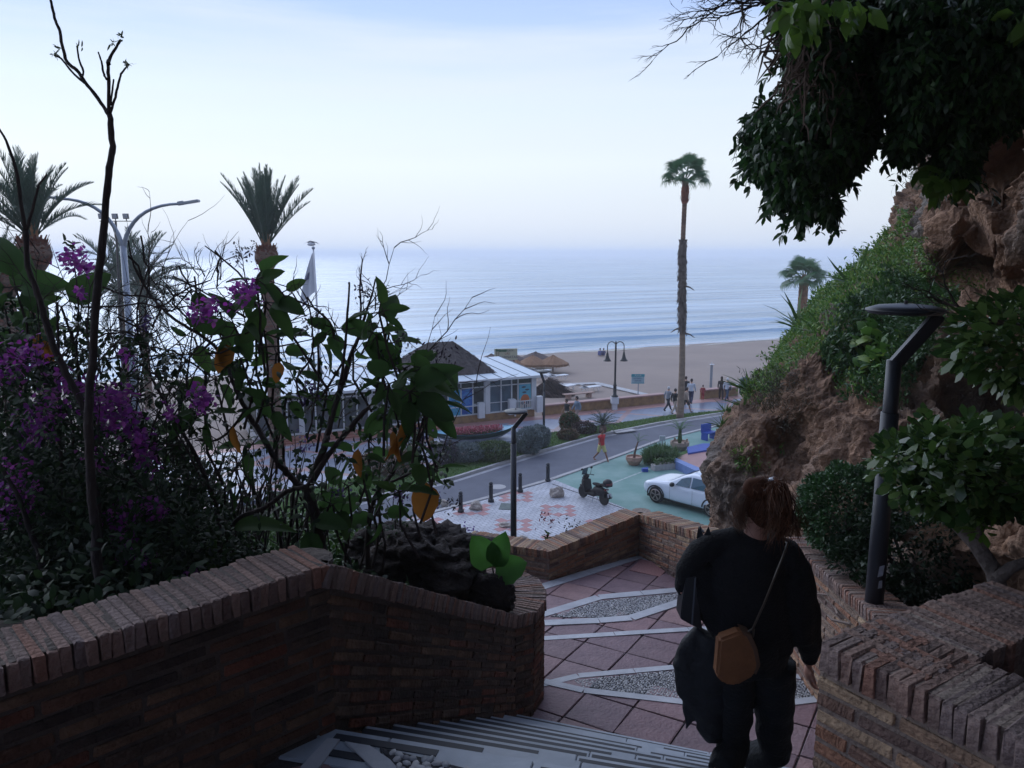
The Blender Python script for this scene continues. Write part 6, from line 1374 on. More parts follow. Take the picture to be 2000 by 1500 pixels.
for i in range(9000):
    f = random.random() ** 1.2; q_ = random.randrange(4); g = random.random(); a, c = A[q_], A[(q_ + 1) % 4]; T4 = [rd[0], rd[1], rd[1], rd[0]]; ta_, tc_ = T4[q_], T4[(q_ + 1) % 4]
    ex0, ey0 = a[0] + (c[0] - a[0]) * g, a[1] + (c[1] - a[1]) * g; tx, ty = ta_[0] + (tc_[0] - ta_[0]) * g, ta_[1] + (tc_[1] - ta_[1]) * g
    P.append((ex0 + (tx - ex0) * f, ey0 + (ty - ey0) * f, z0 + .05 + (zr_ - z0) * f ** .92)); Dn.append((ex0 - tx, ey0 - ty, z0 - zr_))
P = np.array(P); link('reed_ends', leaf_mesh('reed_ends', P, unit(np.array(Dn)) + rng.normal(size=P.shape) * .12, .22, .035, .0, shape='blade'), M_thatch, th, 'stuff')
rb('chimney_cowl', M_grey, [((-7.2, .9, 3.25), (.3, .3, .5)), ((-7.6, .7, 3.2), (.35, .35, .4))]); 
# --- restaurant sign on its post
sx_ = Q(988, 692, 57.5); sg = thing('roof_sign', 'cream lettered restaurant sign board on a post behind the awning roof', 'sign', (sx_.x, sx_.y, -.4), AE * .4)
zs = sx_.z + .4; b = MB(); b.box((0, 0, zs), (1.75, .08, .86)); bd = b.build('board', mat('cream_board', (.46, .45, .33), (.36, .36, .27), rough=.6, scale=2), sg)
b = MB(); b.box((.62, .06, zs / 2), (.1, .1, zs)); b.box((-.62, .06, zs / 2), (.08, .08, zs)); b.build('post', M_wood, sg)
b = MB(); 
for i in range(14): b.box((-.75 + i * .058 + random.uniform(-.02, .02), -.05, zs + .33 - (i * .02 if i < 5 else .1) * .5), (.09, .012, .16 * random.uniform(.6, 1.2)))
b.build('painted_fronds', mat('painted_green', (.03, .12, .06), rough=.6), bd)
b = MB(); b.box((-.70, -.05, zs - .08), (.05, .012, .62)); b.box((-.55, -.05, zs - .08), (.045, .012, .6)); b.build('painted_stems', mat('painted_brown', (.16, .09, .05), rough=.6), bd)
def text(s_, size, loc, m, parent, rz=0, ext=.004, tilt=90):
    cu = bpy.data.curves.new('lettering', 'FONT'); cu.body = s_; cu.size = size; cu.extrude = ext; cu.align_x = 'CENTER'; cu.align_y = 'CENTER'; o = bpy.data.objects.new('lettering', cu); COL.objects.link(o); cu.materials.append(m)
    dg = bpy.context.evaluated_depsgraph_get(); me = bpy.data.meshes.new_from_object(o.evaluated_get(dg)); bpy.data.objects.remove(o); o = bpy.data.objects.new('lettering', me); COL.objects.link(o); o.parent = parent; o.location = loc; o.rotation_euler = (R(tilt), 0, rz); return o
M_ink = mat('dark_ink', (.05, .05, .10), rough=.6)
text('PLAYA', .2, (.28, -.05, zs + .28), M_ink, bd); text('LAS', .24, (.1, -.05, zs + .06), mat('red_ink', (.25, .06, .05), rough=.6), bd); text('GARNATAS', .27, (.18, -.05, zs - .22), M_ink, bd)
# --- beach information board
p = W(1245, 771, -.35); ib = thing('beach_sign', 'small turquoise and white lettered board on a pole on the sand', 'sign', (p.x, p.y, -.35)); zz = Q(1245, 740, p.y).z + .35
b = MB(); b.box((0, 0, zz), (1.0, .05, .72)); bo = b.build('board', mat('pale_blue_board', (.28, .42, .50), (.22, .34, .42), rough=.5), ib); b = MB(); b.box((0, -.03, zz + .28), (1.02, .02, .2)); b.box((0, -.03, zz - .33), (1.0, .02, .06)); b.build('band', mat('turquoise', (.02, .28, .36), rough=.5), bo)
b = MB(); b.box((.05, .04, zz / 2 - .1), (.07, .05, zz + .2)); b.build('pole', M_grey, ib); text('PLAYA', .17, (0, -.05, zz + .27), M_white, bo); text('SIN PERROS', .13, (0, -.03, zz + .04), mat('navy_ink', (.03, .08, .2)), bo); text('GRACIAS', .13, (0, -.03, zz - .14), bpy.data.materials['navy_ink'], bo)

# --- thatched parasols
def parasol(label, px, py_top, py_base, r_, m=M_straw):
    p = W(px, py_base, -.6); t0 = thing('thatched_parasol', label, 'parasol', (p.x, p.y, -.6), group='thatched parasols on the sand'); h = Q(px, py_top, p.y).z + .6
    b = MB(); b.tube([(0, 0, 0), (0, 0, h - .1)], .06, 8); b.build('pole', M_wood, t0)
    vs = []; fs = []; n = 28
    prof = [(.08, h), (.12, h - .05), (r_ * .35, h - .22), (r_ * .7, h - .47), (r_, h - .74), (r_ * .98, h - .95), (r_ * .92, h - .80), (.1, h - .3)]
    b = MB(); b.lathe(prof, n); b.v = [(x + random.uniform(-.03, .03), y_ + random.uniform(-.03, .03), z_ + random.uniform(-.04, .04)) for x, y_, z_ in b.v]; b.build('thatch_cap', m, t0)
    P = np.array([(math.cos(a) * r_, math.sin(a) * r_, h - .72) for a in [2 * PI * i / 90 for i in range(90)]]); D = np.stack([P[:, 0] * .25, P[:, 1] * .25, np.full(90, -1.)], 1) + rng.normal(size=(90, 3)) * .1; link('fringe', leaf_mesh('fringe', P, D, rng.uniform(.2, .42, 90), .06, .0, shape='blade'), m, t0, 'stuff'); return t0
M_strawd = mat('grey_straw', (.12, .085, .08), (.06, .045, .045), rough=.95, scale=6, bump=1)
parasol('ochre thatched parasol right of the sign, second from the right', 1040, 694, 726, 1.45); parasol('ochre thatched parasol standing rightmost above the white loungers', 1080, 694, 726, 1.45)
parasol('small ochre parasol half hidden by the awning under the sign', 1008, 701, 735, .9); parasol('grey parasol behind the second ochre one', 1046, 687, 716, 1.7, M_strawd); parasol('dark parasol behind the right half of the sign', 998, 690, 722, 1.7, M_strawd); parasol('dark parasol behind the left edge of the sign', 960, 691, 722, 1.4, M_strawd)
# heap of dry palm fronds beside the restaurant
p = W(1072, 770, -.4); hp = thing('frond_heap', 'brown heap of dry palm fronds against the restaurant end wall', 'heap', (p.x, p.y, -.4)); 
k = 2600; a = rng.uniform(0, 2 * PI, k); r0 = rng.uniform(0, 1, k) ** .5; P = np.stack([r0 * np.cos(a) * 1.6, r0 * np.sin(a) * .9, (1 - r0) * 1.25 + .1], 1); P[:, 0] += .0; D = np.stack([np.full(k, .8), rng.normal(size=k) * .25, -.55 + rng.normal(size=k) * .25], 1); M_dry = leafmat('dry_fronds', [(.16, .11, .10), (.07, .045, .05), (.05, .035, .04)], .9, .05)
link('fronds', leaf_mesh('fronds', P, D, rng.uniform(.5, 1.1, k), .06, .3, shape='blade'), M_dry, hp, 'stuff')
# --- loungers
def lounger():
    t0 = thing('sun_lounger', '', 'sun lounger', (0, 0, 0), group='white sun loungers on the sand'); b = MB(); b.box((0, 0, .36), (1.9, .62, .05)); b.build('bed', M_white, t0); 
    b = MB(); b.box((-.72, 0, .52), (.62, .6, .04), mat=Matrix.Rotation(.45, 3, 'Y')); b.build('backrest', M_white, t0)
    for x_ in (-.6, .6):
        for s_ in (-1, 1):
            b = MB(); b.tube([(x_ - .17, s_ * .27, .35), (x_, s_ * .27, 0), (x_ + .17, s_ * .27, .35)], .028, 6); b.build('leg', M_white, t0)
    return t0
L0 = lounger(); first = True
for px, py, rz, lab in ((1153, 764, .15, 'white lounger standing alone on the plank path'), (1105, 762, .3, 'white lounger beside the heap of fronds'), (1060, 740, .1, 'white lounger at the left end of the stacked row'), (1074, 742, .1, 'white lounger in the middle of the stacked row'), (1090, 741, .1, 'white lounger at the right end of the stacked row'), (1058, 731, .1, 'white lounger behind the left end of the row')):
    o = L0 if first else copy_tree(L0); first = False; p = W(px, py, -.45); o.location = p; o.rotation_euler = (0, 0, AE + rz); o['label'] = lab
p = W(1130, 777, -.4); b = MB(); b.box((0, 0, .35), (2.6, .5, .06)); b.box((-.9, 0, .15), (.3, .4, .35)); b.box((.9, 0, .15), (.3, .4, .35)); o = b.build('plank_bench', mat('sun_bleached_wood', (.36, .24, .20), (.26, .17, .15))); o.location = p; o.rotation_euler = (0, 0, AE); tag(o, 'low wooden plank bench on the sand behind the strolling pair', 'bench')
# beach shower post and litter bin
p = W(1388, 757, -.3); sh_ = thing('beach_shower', 'slim metal beach shower post beside the low wall', 'shower', (p.x, p.y, -.3)); b = MB(); b.box((0, 0, .95), (.2, .14, 1.9)); b.build('column', M_grey, sh_, bevel=.02); b = MB(); b.box((0, -.12, 1.92), (.3, .3, .05)); b.tube([(0, 0, 1.9), (0, 0, 2.1)], .03, 6); b.build('shower_head', M_white, sh_)
p = W(1453, 762, .6); bn = thing('litter_bin', 'dark green litter bin standing at the end of the short wall', 'litter bin', (p.x, p.y, .3)); b = MB(); b.lathe([(.3, 0), (.34, .1), (.34, .95), (.30, 1.0)], 16); M_bin = mat('bin_green', (.012, .05, .05), rough=.4); b.build('body', M_bin, bn, smooth=True); b = MB(); b.lathe([(.36, 1.0), (.37, 1.12), (.26, 1.24), (.05, 1.28)], 16); b.build('lid', M_bin, bn, smooth=True); b = MB(); b.box((0, -.33, .82), (.4, .05, .12)); b.build('slot', M_grey, bn)
p = W(1434, 760, 0); b = MB(); b.box((0, 0, .35), (1.2, .5, .06)); b.box((-.4, 0, .17), (.08, .4, .34)); b.box((.4, 0, .17), (.08, .4, .34)); o = b.build('white_table', M_white); o.location = p; tag(o, 'low white table on the sand beside the litter bin', 'table')
# parasol folded + two people sitting far out by the water
# --- boat planter
p = W(925, 873, .05); bt_ = thing('boat_planter', 'small turquoise and dark green boat filled with pink flowers', 'boat planter', (p.x, p.y, .05), AE - .12); Lb = 2.35
def hull(z, f): return [(math.copysign(1, s_) * 0 + Lb * f * t_, s_ * .72 * f * (1 - abs(t_) ** 2.6) ** .6 if abs(t_) < 1 else 0, z + .22 * t_ * t_) for s_, ts_ in ((-1, [i / 14 - 1 for i in range(29)]), (1, [1 - i / 14 for i in range(1, 28)])) for t_ in ts_]
rings = [hull(.42, .80), hull(.58, .92), hull(.70, .97), hull(.84, 1.0)]
b = MB(); n = len(rings[0]); b.add(rings[0] + rings[1], [(i, (i + 1) % n, n + (i + 1) % n, n + i) for i in range(n)]); b.build('hull', mat('hull_white', (.30, .33, .40), (.22, .25, .32), rough=.5), bt_, smooth=True)
b = MB(); b.add(rings[1] + rings[2] + rings[3], [(i, (i + 1) % n, n + (i + 1) % n, n + i) for i in range(n)] + [(n + i, n + (i + 1) % n, 2 * n + (i + 1) % n, 2 * n + i) for i in range(n)]); b.build('upper_strake', mat('hull_green', (.012, .04, .04), rough=.4), bt_, smooth=True)
b = MB(); inn = [(x * .93, y_ * .86, z_ - .02) for x, y_, z_ in rings[3]]; b.add(rings[3] + inn, [(i, (i + 1) % n, n + (i + 1) % n, n + i) for i in range(n)]); M_turq = mat('turquoise_paint', (.03, .25, .42), rough=.4); b.build('gunwale', M_turq, bt_)
b = MB(); b.add([(x * .93, y_ * .86, z_ - .04) for x, y_, z_ in rings[3] if x < -1.25], [tuple(range(len([1 for q_ in rings[3] if q_[0] < -1.25])))]); b.add([(x * .93, y_ * .86, z_ - .04) for x, y_, z_ in rings[3] if x > 1.45], [tuple(range(len([1 for q_ in rings[3] if q_[0] > 1.45])))]); b.build('deck', M_turq, bt_)
b = MB(); b.box((0, 0, .76), (2.9, 1.1, .06)); b.build('soil_bed', M_soil, bt_)
text('ESTRELLA', .13, (-1.45, -.60, .80), M_white, bt_, rz=-.32)
b = MB(); b.box((0, .02, .2), (4.7, 1.7, .34)); b.build('plinth', mat('pale_plinth', (.33, .36, .43), (.26, .28, .34), rough=.7), bt_, bevel=.08)
k = 2600; P = np.stack([rng.uniform(-1.5, 1.6, k), rng.normal(size=k) * .26, rng.uniform(.78, 1.05, k)], 1); P = P[np.abs(P[:, 1]) < .6]; P[:, 2] += .08 * np.cos(P[:, 1] * 3)
fl1 = link('flowers', leaf_mesh('flowers', P, unit(rng.normal(size=P.shape) + [0, 0, .5]), .07, .07, .1), leafmat('pink_petals', [(.50, .10, .16), (.42, .08, .12), (.55, .20, .25), (.30, .06, .09)], .6, .3), bt_, 'stuff')
P = np.stack([rng.uniform(-1.5, 1.6, 900), rng.normal(size=900) * .3, rng.uniform(.74, .95, 900)], 1); P = P[np.abs(P[:, 1]) < .62]; link('foliage', leaf_mesh('foliage', P, unit(rng.normal(size=P.shape)), .08, .05), M_lan, bt_, 'stuff')
# little figurehead ornament at the bow
p = W(843, 880, .05); fg = thing('wicker_figure', 'small ochre and blue garden ornament at the left bow of the flower boat', 'ornament', (p.x, p.y, .05)); b = MB(); b.lathe([(.16, 0), (.2, .25), (.13, .6), (.17, .8), (.1, 1.0), (.02, 1.1)], 12); b.build('body', mat('ochre_body', (.30, .17, .07), rough=.8), fg, smooth=True); b = MB(); b.ball((-.12, -.05, .95), .17, 10, 8, sz=.8); b.build('blue_crest', mat('lilac_blue', (.16, .18, .45), rough=.7), fg, smooth=True)

# --- shrubs in the strip
M_gry = leafmat('grey_shrub', [(.13, .17, .19), (.17, .21, .23), (.10, .13, .15)], .7, .15); M_mid = leafmat('mid_green', [(.05, .10, .03), (.08, .13, .035), (.035, .07, .025)]); M_brn = leafmat('reddish_shrub', [(.12, .08, .05), (.06, .07, .03), (.20, .07, .05)])
def strip_bush(px, py, rpx, label, m, sq=(1, 1, .9), n=1500, ln=.07, lump=.12, wd=.3, big=1.9):
    p = W(px, py, .08); t_ = math.hypot(p.y, CZ); r_ = rpx * t_ / 1500; return bush('shrub', label, (p.x, p.y, .05 + r_ * sq[2]), r_, int(n * 1.6), ln * big, wd, m, sq, group='shrubs in the planted strip', lump=lump)
strip_bush(1032, 884, 28, 'grey rounded shrub, front one beside the small distant lamp', M_gry, n=4500, ln=.06); strip_bush(1050, 872, 24, 'grey rounded shrub behind the front grey one', M_gry, n=3500, ln=.06)
strip_bush(910, 900, 28, 'low grey green shrub below the middle of the flower boat', M_gry, (1.2, 1, .6), 2600); strip_bush(968, 897, 30, 'yellow green shrub right below the stern of the flower boat', M_mid, (1.2, 1, .6), 3000); strip_bush(935, 893, 20, 'dark little shrub between the grey and green ones', leafmat('dark_shrub', [(.02, .04, .02), (.03, .05, .03)]), (1, 1, .7), 1200)
strip_bush(1112, 838, 17, 'green shrub with reddish flowers in front of the strolling pair', leafmat('red_dotted', [(.04, .08, .03), (.05, .10, .03), (.22, .06, .04)]), n=2500, ln=.09); strip_bush(1110, 857, 16, 'dry brown low shrub under the reddish one', M_brn, (1.2, 1, .6), 1400)
strip_bush(870, 905, 24, 'dark purple green shrub at the bow of the boat', leafmat('purple_shrub', [(.05, .03, .06), (.03, .05, .03), (.12, .08, .2)]), n=2500); strip_bush(760, 920, 40, 'reddish brown grassy shrub in the bare patch', M_brn, (1.2, 1, .5), 2600, .16, wd=.12); strip_bush(800, 890, 30, 'dark green shrub left of the boat', M_mid, n=2400)
strip_bush(1142, 846, 14, 'low dark red block of foliage beside the cycad', leafmat('dark_red', [(.05, .025, .03), (.07, .03, .03)]), (1.6, 1, .8), 1500)
# cycad
p = W(1177, 846, .08); cy = thing('cycad', 'dark spiky cycad on the grass behind the man in red', 'plant', (p.x, p.y, .08)); b = MB(); b.lathe([(.2, 0), (.24, .3), (.16, .5)], 10); b.build('trunk', M_ptr, cy); fm = frond_mesh(1.25, .55, n=30, ll=.5, seed=4); fm.materials.append(leafmat('cycad_green', [(.015, .04, .02), (.025, .055, .03)]))
for i in range(34):
    o = bpy.data.objects.new('frond', fm); COL.objects.link(o); o.parent = cy; el = R(75 - 75 * (i / 34)); o.matrix_local = Matrix.Translation((0, 0, .45)) @ Matrix.Rotation(i * 2.4, 4, 'Z') @ Matrix.Rotation(-el, 4, 'Y') @ Matrix.Diagonal((1, 1, 1, 1))
b = MB(); p = W(1218, 841, .085); b.box((0, 0, 0), (1.5, .7, .03)); o = b.build('inspection_cover', M_kerb); o.location = p; o.rotation_euler = (0, 0, .5); tag(o, 'flat grey cover set in the grass beside the cycad', 'cover')

# --- bollards
def bollard():
    t0 = thing('bollard', '', 'bollard', (0, 0, 0), group='black bollards along the plaza kerb'); b = MB(); b.lathe([(.13, 0), (.13, .10), (.10, .12), (.085, .16), (.085, .66), (.095, .68), (.095, .72), (.07, .74)], 16); b.build('post', M_navy, t0, smooth=True); b = MB(); b.ball((0, 0, .80), .085, 14, 10); b.build('knob', M_navy, t0, smooth=True); return t0
B0 = bollard(); first = True
for px, py, lab in ((900, 1000, 'leftmost black bollard at the near end of the plaza kerb'), (959, 980, 'black bollard second from the left, left of the middle lamp'), (1016, 961, 'black bollard just right of the middle lamp post'), (1070, 940, 'rightmost black bollard where the plaza meets the green bay')):
    o = B0 if first else copy_tree(B0); first = False; o.location = W(px, py, .1); o['label'] = lab
M_lst = mat('pale_limestone', (.55, .50, .45), (.36, .31, .28), rough=.95, scale=5, bump=1.5, bscale=16)
for px, py, s_, lab, sc in ((1088, 970, .30, 'jagged pale stone on the plaza left of the scooter', (1.1, .7, 1.0)), (930, 995, .26, 'pale stone by the kerb between the two left bollards', (1, .7, .9)), (989, 1028, .24, 'flat pale stone on the rose ring behind the middle lamp', (1.2, .8, .45)), (1022, 1058, .2, 'little pointed stone near the zigzag wall, right of the lamp', (1, .8, .8)), (868, 985, .2, 'pale stone half hidden by leaves at the kerb', (1, .8, .7))):
    p = W(px, py, .1); rock('stone', lab, (p.x, p.y, .1 + s_ * .8 * sc[2] * .6), s_ * .8, sc, M_lst, px * .01, cat='stone', group='pale stones on the plaza', amp=.5)
b = MB(); p = W(988, 989, .112); b.box((0, 0, 0), (.8, .5, .012)); o = b.build('metal_plate', mat('plate_green', (.13, .16, .15), (.08, .10, .10))); o.location = p; o.rotation_euler = (0, 0, PA + .7); tag(o, 'greenish metal plate set in the white paving behind the lamp', 'plate')

# --- potted palms and planters by the bay
M_pot = mat('cream_pot', (.36, .27, .22), (.26, .19, .155), rough=.8, scale=4)
def pot(name, label, px, py, r_, h, m):
    p = W(px, py, .1); t0 = thing(name, label, 'potted palm', (p.x, p.y, .1)); b = MB(); b.lathe([(r_ * .62, 0), (r_ * .66, .04), (r_ * .97, h * .55), (r_, h * .6), (r_, h), (r_ * .9, h), (r_ * .88, h * .8), (.01, h * .8)], 24); b.build('pot', m, t0, smooth=False); return t0
t0 = pot('potted_palm', 'round cream pot with a green bushy young palm beside the blue block', 1327, 879, .78, .75, M_pot); t0.scale = (.64,) * 3
for ang in range(4):
    b = MB(); b.box((math.cos(ang * PI / 2 + .4) * .72, math.sin(ang * PI / 2 + .4) * .72, .82), (.14, .14, .16)); b.build('lug', M_pot, t0)
b = MB(); b.lathe([(.14, .6), (.2, .9), (.13, 1.5), (.07, 1.9)], 10); boots(b, (0, 0), .16, .1, .7, 1.7, 8, 7, .06, .14); b.build('trunk', M_mid, t0); fm2 = [frond_mesh(1.5, .5 + .3 * i, n=26, ll=.62, seed=20 + i) for i in range(2)]
for f_ in fm2: f_.materials.append(leafmat('fresh_palm', [(.08, .17, .07), (.11, .21, .09)]))
for i in range(11):
    o = bpy.data.objects.new('frond', fm2[i % 2]); COL.objects.link(o); o.parent = t0; o.matrix_local = Matrix.Translation((0, 0, 1.6)) @ Matrix.Rotation(i * 2.4, 4, 'Z') @ Matrix.Rotation(-R(72 - 3.4 * i), 4, 'Y')
t0 = pot('potted_palm', 'cream and rose pot with a thin bent palm beside the road kerb', 1238, 907, .66, .68, mat('rose_pot', (.42, .26, .20), (.32, .19, .15), rough=.8)); t0.scale = (.62,) * 3
b = MB(); b.tube([(0, 0, .5), (.05, 0, 1.0), (.18, 0, 1.5), (.3, 0, 1.9)], [.11, .09, .07, .05], 8); b.build('trunk', M_ptr, t0)
for i in range(4):
    o = bpy.data.objects.new('frond', fm2[1]); COL.objects.link(o); o.parent = t0; o.matrix_local = Matrix.Translation((.28, 0, 1.8)) @ Matrix.Rotation((.3, -.5, 2.6, 1.2)[i], 4, 'Z') @ Matrix.Rotation(-R((60, 40, 75, 70)[i]), 4, 'Y') @ Matrix.Diagonal((.75, .75, .75, 1))
M_blue = mat('bright_blue_paint', (.02, .07, .38), (.015, .05, .28), rough=.5)
gb = thing('blue_planter', 'low planter with bright blue rim, a grass top and a rose floor behind the car', 'planter', (0, 0, 0)); 
def slab(pts, z, h, nm, m): b = MB(); b.prism([W(x_, y_, z) for x_, y_ in pts], h); return b.build(nm, m, gb)
slab([(1342, 873), (1372, 866), (1400, 866), (1400, 875), (1344, 885)], .5, .42, 'blue_wall', M_blue)
slab([(1302, 893), (1345, 878), (1420, 862), (1420, 878), (1320, 900)], .32, .22, 'grass_top', M_grass)
slab([(1314, 897), (1345, 884), (1420, 880), (1420, 930), (1360, 918)], .42, .32, 'rose_floor', M_rose)
slab([(1312, 897), (1318, 893), (1365, 913), (1420, 930), (1420, 938), (1356, 918)], .50, .42, 'blue_rim', mat('pale_blue_paint', (.16, .24, .48), (.12, .18, .40), rough=.6))
slab([(1253, 914), (1266, 912), (1266, 916), (1255, 916)], .25, .2, 'blue_corner', M_blue)
P = []
for _ in range(5000):
    px, py = random.uniform(1258, 1322), random.uniform(893, 910); p = W(px, py, .1); P.append((p.x, p.y, .15 + random.random() * .55 * (1 - abs(px - 1290) / 60)))
P = np.array(P); hg = thing('grass_clump', 'bushy green grass clump between the potted palm and the white car', 'grass clump', tuple(P.mean(0) * [1, 1, 0])); addp('blades', leaf_mesh('blades', P, unit(rng.normal(size=P.shape) * .5 + [0, 0, 1]), rng.uniform(.2, .45, len(P)), .03, .4, shape='blade'), leafmat('clump_green', [(.03, .08, .02), (.05, .12, .03), (.08, .15, .04)]), hg, 'stuff')
p = W(1298, 916, .1); tr0 = thing('white_trough', 'narrow whitish stone trough in front of the grass clump', 'trough', (p.x, p.y, .1), .35); b = MB(); b.box((0, 0, .14), (1.35, .35, .28)); b.build('box', mat('whitewashed_stone', (.42, .40, .40), (.3, .28, .28), rough=.9, scale=5, bump=1), tr0); P = np.stack([rng.uniform(-.6, .6, 300), rng.uniform(-.12, .12, 300), rng.uniform(.26, .5, 300)], 1); link('weeds', leaf_mesh('weeds', P, unit(rng.normal(size=P.shape) + [0, 0, 1]), .14, .05), M_lan, tr0, 'stuff')
p = W(1384, 858, .1); b = MB(); b.box((0, 0, .42), (.8, .5, .06)); b.box((0, .22, .65), (.8, .06, .45)); 
for dx in (-.34, .34): b.box((dx, 0, .2), (.07, .45, .42))
o = b.build('blue_bench', M_blue); o.location = p; o.rotation_euler = (0, 0, .6); tag(o, 'bright blue seat at the road edge beside the cliff', 'seat')
p = W(1293, 877, .1); b = MB(); b.tube([(0, 0, 0), (0, 0, .5)], [.05, .04], 8); b.box((0, 0, .6), (.3, .1, .25)); b.tube([(-.14, 0, .5), (-.16, 0, 0)], .02, 5); b.tube([(.14, 0, .5), (.16, 0, 0)], .02, 5); o = b.build('hydrant', mat('pale_metal', (.40, .44, .48), rough=.5)); o.location = p; tag(o, 'small pale metal hydrant at the kerb left of the round pot', 'hydrant')

# ================================================================ CAR
M_car = mat('white_car_paint', (.60, .66, .76), (.58, .64, .74), rough=.25, coat=.6, scale=.5); M_tyre = mat('tyre_rubber', (.012, .012, .014), rough=.8); M_rim = mat('rim_metal', (.35, .30, .28), (.25, .21, .2), rough=.3, metal=.6); M_trim = mat('black_trim', (.012, .012, .015), rough=.4)
fw, rw = W(1283, 981, .1), W(1430, 1021, .1); ax = (fw - rw).normalized(); car = thing('parked_car', 'white hatchback car half hidden behind the cliff edge on the green bay', 'car', (0, 0, 0)); carA = math.atan2(ax.y, ax.x)
nrm = Vector((ax.y, -ax.x, 0)); nrm = nrm if nrm.y < 0 else -nrm     # towards the viewer
ctr = fw - ax * 1.32 - nrm * .78; car.location = (ctr.x, ctr.y, .1); car.rotation_euler = (0, 0, carA); side = 1 if (Matrix.Rotation(carA, 3, 'Z') @ Vector((0, 1, 0))).dot(nrm) > 0 else -1
st = [(-2.12, .50, .80, .82, .70, .62), (-2.08, .34, .92, 1.05, .80, .60), (-1.95, .27, .98, 1.30, .86, .60), (-1.7, .25, .98, 1.44, .90, .62), (-1.3, .24, .97, 1.52, .91, .63), (-.8, .23, .96, 1.56, .91, .64), (-.3, .23, .95, 1.56, .91, .64), (-.10, .23, .94, 1.50, .91, .64), (.2, .23, .93, 1.38, .91, .66), (.52, .23, .93, 1.17, .90, .70), (.82, .24, .92, 1.0, .90, .78), (1.5, .25, .86, .93, .88, .76), (1.85, .27, .78, .86, .84, .70), (2.05, .30, .70, .77, .74, .60), (2.15, .38, .60, .66, .60, .46)]
secs = []
for x, zb, zbelt, zt, wb, wt in st:
    h_ = max(zt - zbelt, .01); half = [(.0, zb), (wb * .8, zb), (wb * .96, zb + .06), (wb * .99, zb + .2), (wb, (zb + zbelt) / 2), (wb * .985, zbelt - .08), (wb * .955, zbelt), (wb * .93, zbelt + .02), (wb + (wt - wb) * .85, zbelt + h_ * .82), (wt * .97, zbelt + h_ * .94), (wt * .7, zt - .005), (0, zt)]
    secs.append([(x, w, z) for w, z in half] + [(x, -w, z) for w, z in reversed(half[1:-1])])
n = len(secs[0]); b = MB(); b.add([p_ for s_ in secs for p_ in s_], [(i * n + k, i * n + (k + 1) % n, (i + 1) * n + (k + 1) % n, (i + 1) * n + k) for i in range(len(secs) - 1) for k in range(n)] + [tuple(range(n)), tuple((len(secs) - 1) * n + k for k in range(n - 1, -1, -1))])
body = b.build('body', M_car, car, smooth=True); md = body.modifiers.new('s', 'SUBSURF'); md.levels = 2; md.render_levels = 2
def pt_on(i, k, o_=.012, f=0):
    a = Vector(secs[i][k]); return a + Vector((0, math.copysign(o_, a.y), o_ * .4))
b = MB(); sb = 1 if side > 0 else -1
def sec_pt(i, k): x, w, z = secs[i][k]; return Vector((x, sb * (abs(w) + .03), z + .012))
win = [(9, 7, .04), (8, 7, 0), (7, 7, 0), (6, 7, 0)]; b.add([sec_pt(9, 7) + Vector((-.12, 0, .02)), sec_pt(6, 7) + Vector((.03, 0, .02)), sec_pt(6, 8) + Vector((.03, -.0 * sb, -.05)), sec_pt(7, 8) + Vector((0, 0, -.04)), sec_pt(8, 8) + Vector((-.02, 0, -.05))], [(0, 1, 2, 3, 4)]); b.add([sec_pt(6, 7) + Vector((-.05, 0, .02)), sec_pt(4, 7) + Vector((0, 0, .02)), sec_pt(4, 8) + Vector((.0, 0, -.04)), sec_pt(6, 8) + Vector((-.05, 0, -.05))], [(0, 1, 2, 3)])
b.build('side_window', mat('car_glass', (.05, .12, .16), (.03, .06, .09), rough=.06, spec=.9, scale=2), car)
b = MB(); b.add([Vector(secs[10][10]) + Vector((-.06, 0, .03)), Vector(secs[7][10]) + Vector((0.05, 0, .012)), Vector((secs[7][10][0] + .05, -secs[7][10][1], secs[7][10][2] + .012)), Vector((secs[10][10][0] - .06, -secs[10][10][1], secs[10][10][2] + .03))], [(0, 1, 2, 3)]); b.build('windscreen', M_trim, car)
for s_ in (-1, 1):
    for x_ in (1.32, -1.32):
        wh_ = MB(); wh_.lathe([(.22, -.105), (.335, -.10), (.36, -.06), (.36, .06), (.335, .10), (.25, .105), (.25, .06)], 32, (x_, s_ * .80, .36), rot=RX); wheel = wh_.build('wheel', M_tyre, car, smooth=False)
        if s_ == sb:
            r_ = MB(); r_.lathe([(.25, 0), (.255, .03), (.225, .045), (.22, .0)], 28, (x_, s_ * .885, .36), rot=Matrix.Rotation(-R(90) * s_, 3, 'X'))
            for q_ in range(5):
                a = q_ * 2 * PI / 5 + .3
                for da in (-.16, .16): r_.box((x_ + math.cos(a + da * .6) * .125, s_ * .905, .36 + math.sin(a + da * .6) * .125), (.21, .03, .032), mat=Matrix.Rotation(-(a + da), 3, 'Y'))
            r_.box((x_, s_ * .905, .36), (.07, .035, .07)); r_.build('rim', M_rim, wheel)
            d_ = MB(); d_.lathe([(.24, 0), (.24, .01)], 24, (x_, s_ * .868, .36), rot=Matrix.Rotation(-R(90) * s_, 3, 'X')); d_.build('brake_disc', M_trim, wheel)
            a_r = MB(); vs = []; 
            for k in range(25):
                a = PI * k / 24; 
                for rr_, o_ in ((.365, .006), (.425, .012)): vs.append((x_ + math.cos(a) * rr_ * 1.02, s_ * (.905 + o_), .36 + math.sin(a) * rr_))
            a_r.add(vs, [(2 * k, 2 * k + 1, 2 * k + 3, 2 * k + 2) for k in range(24)]); a_r.build('arch', M_trim, car)
b = MB(); b.ball((.45, sb * 1.02, 1.02), .13, 12, 8, sx=.8, sy=1.0, sz=.75); b.box((.47, sb * .93, .98), (.06, .12, .05)); b.build('wing_mirror', M_trim, car, smooth=True)
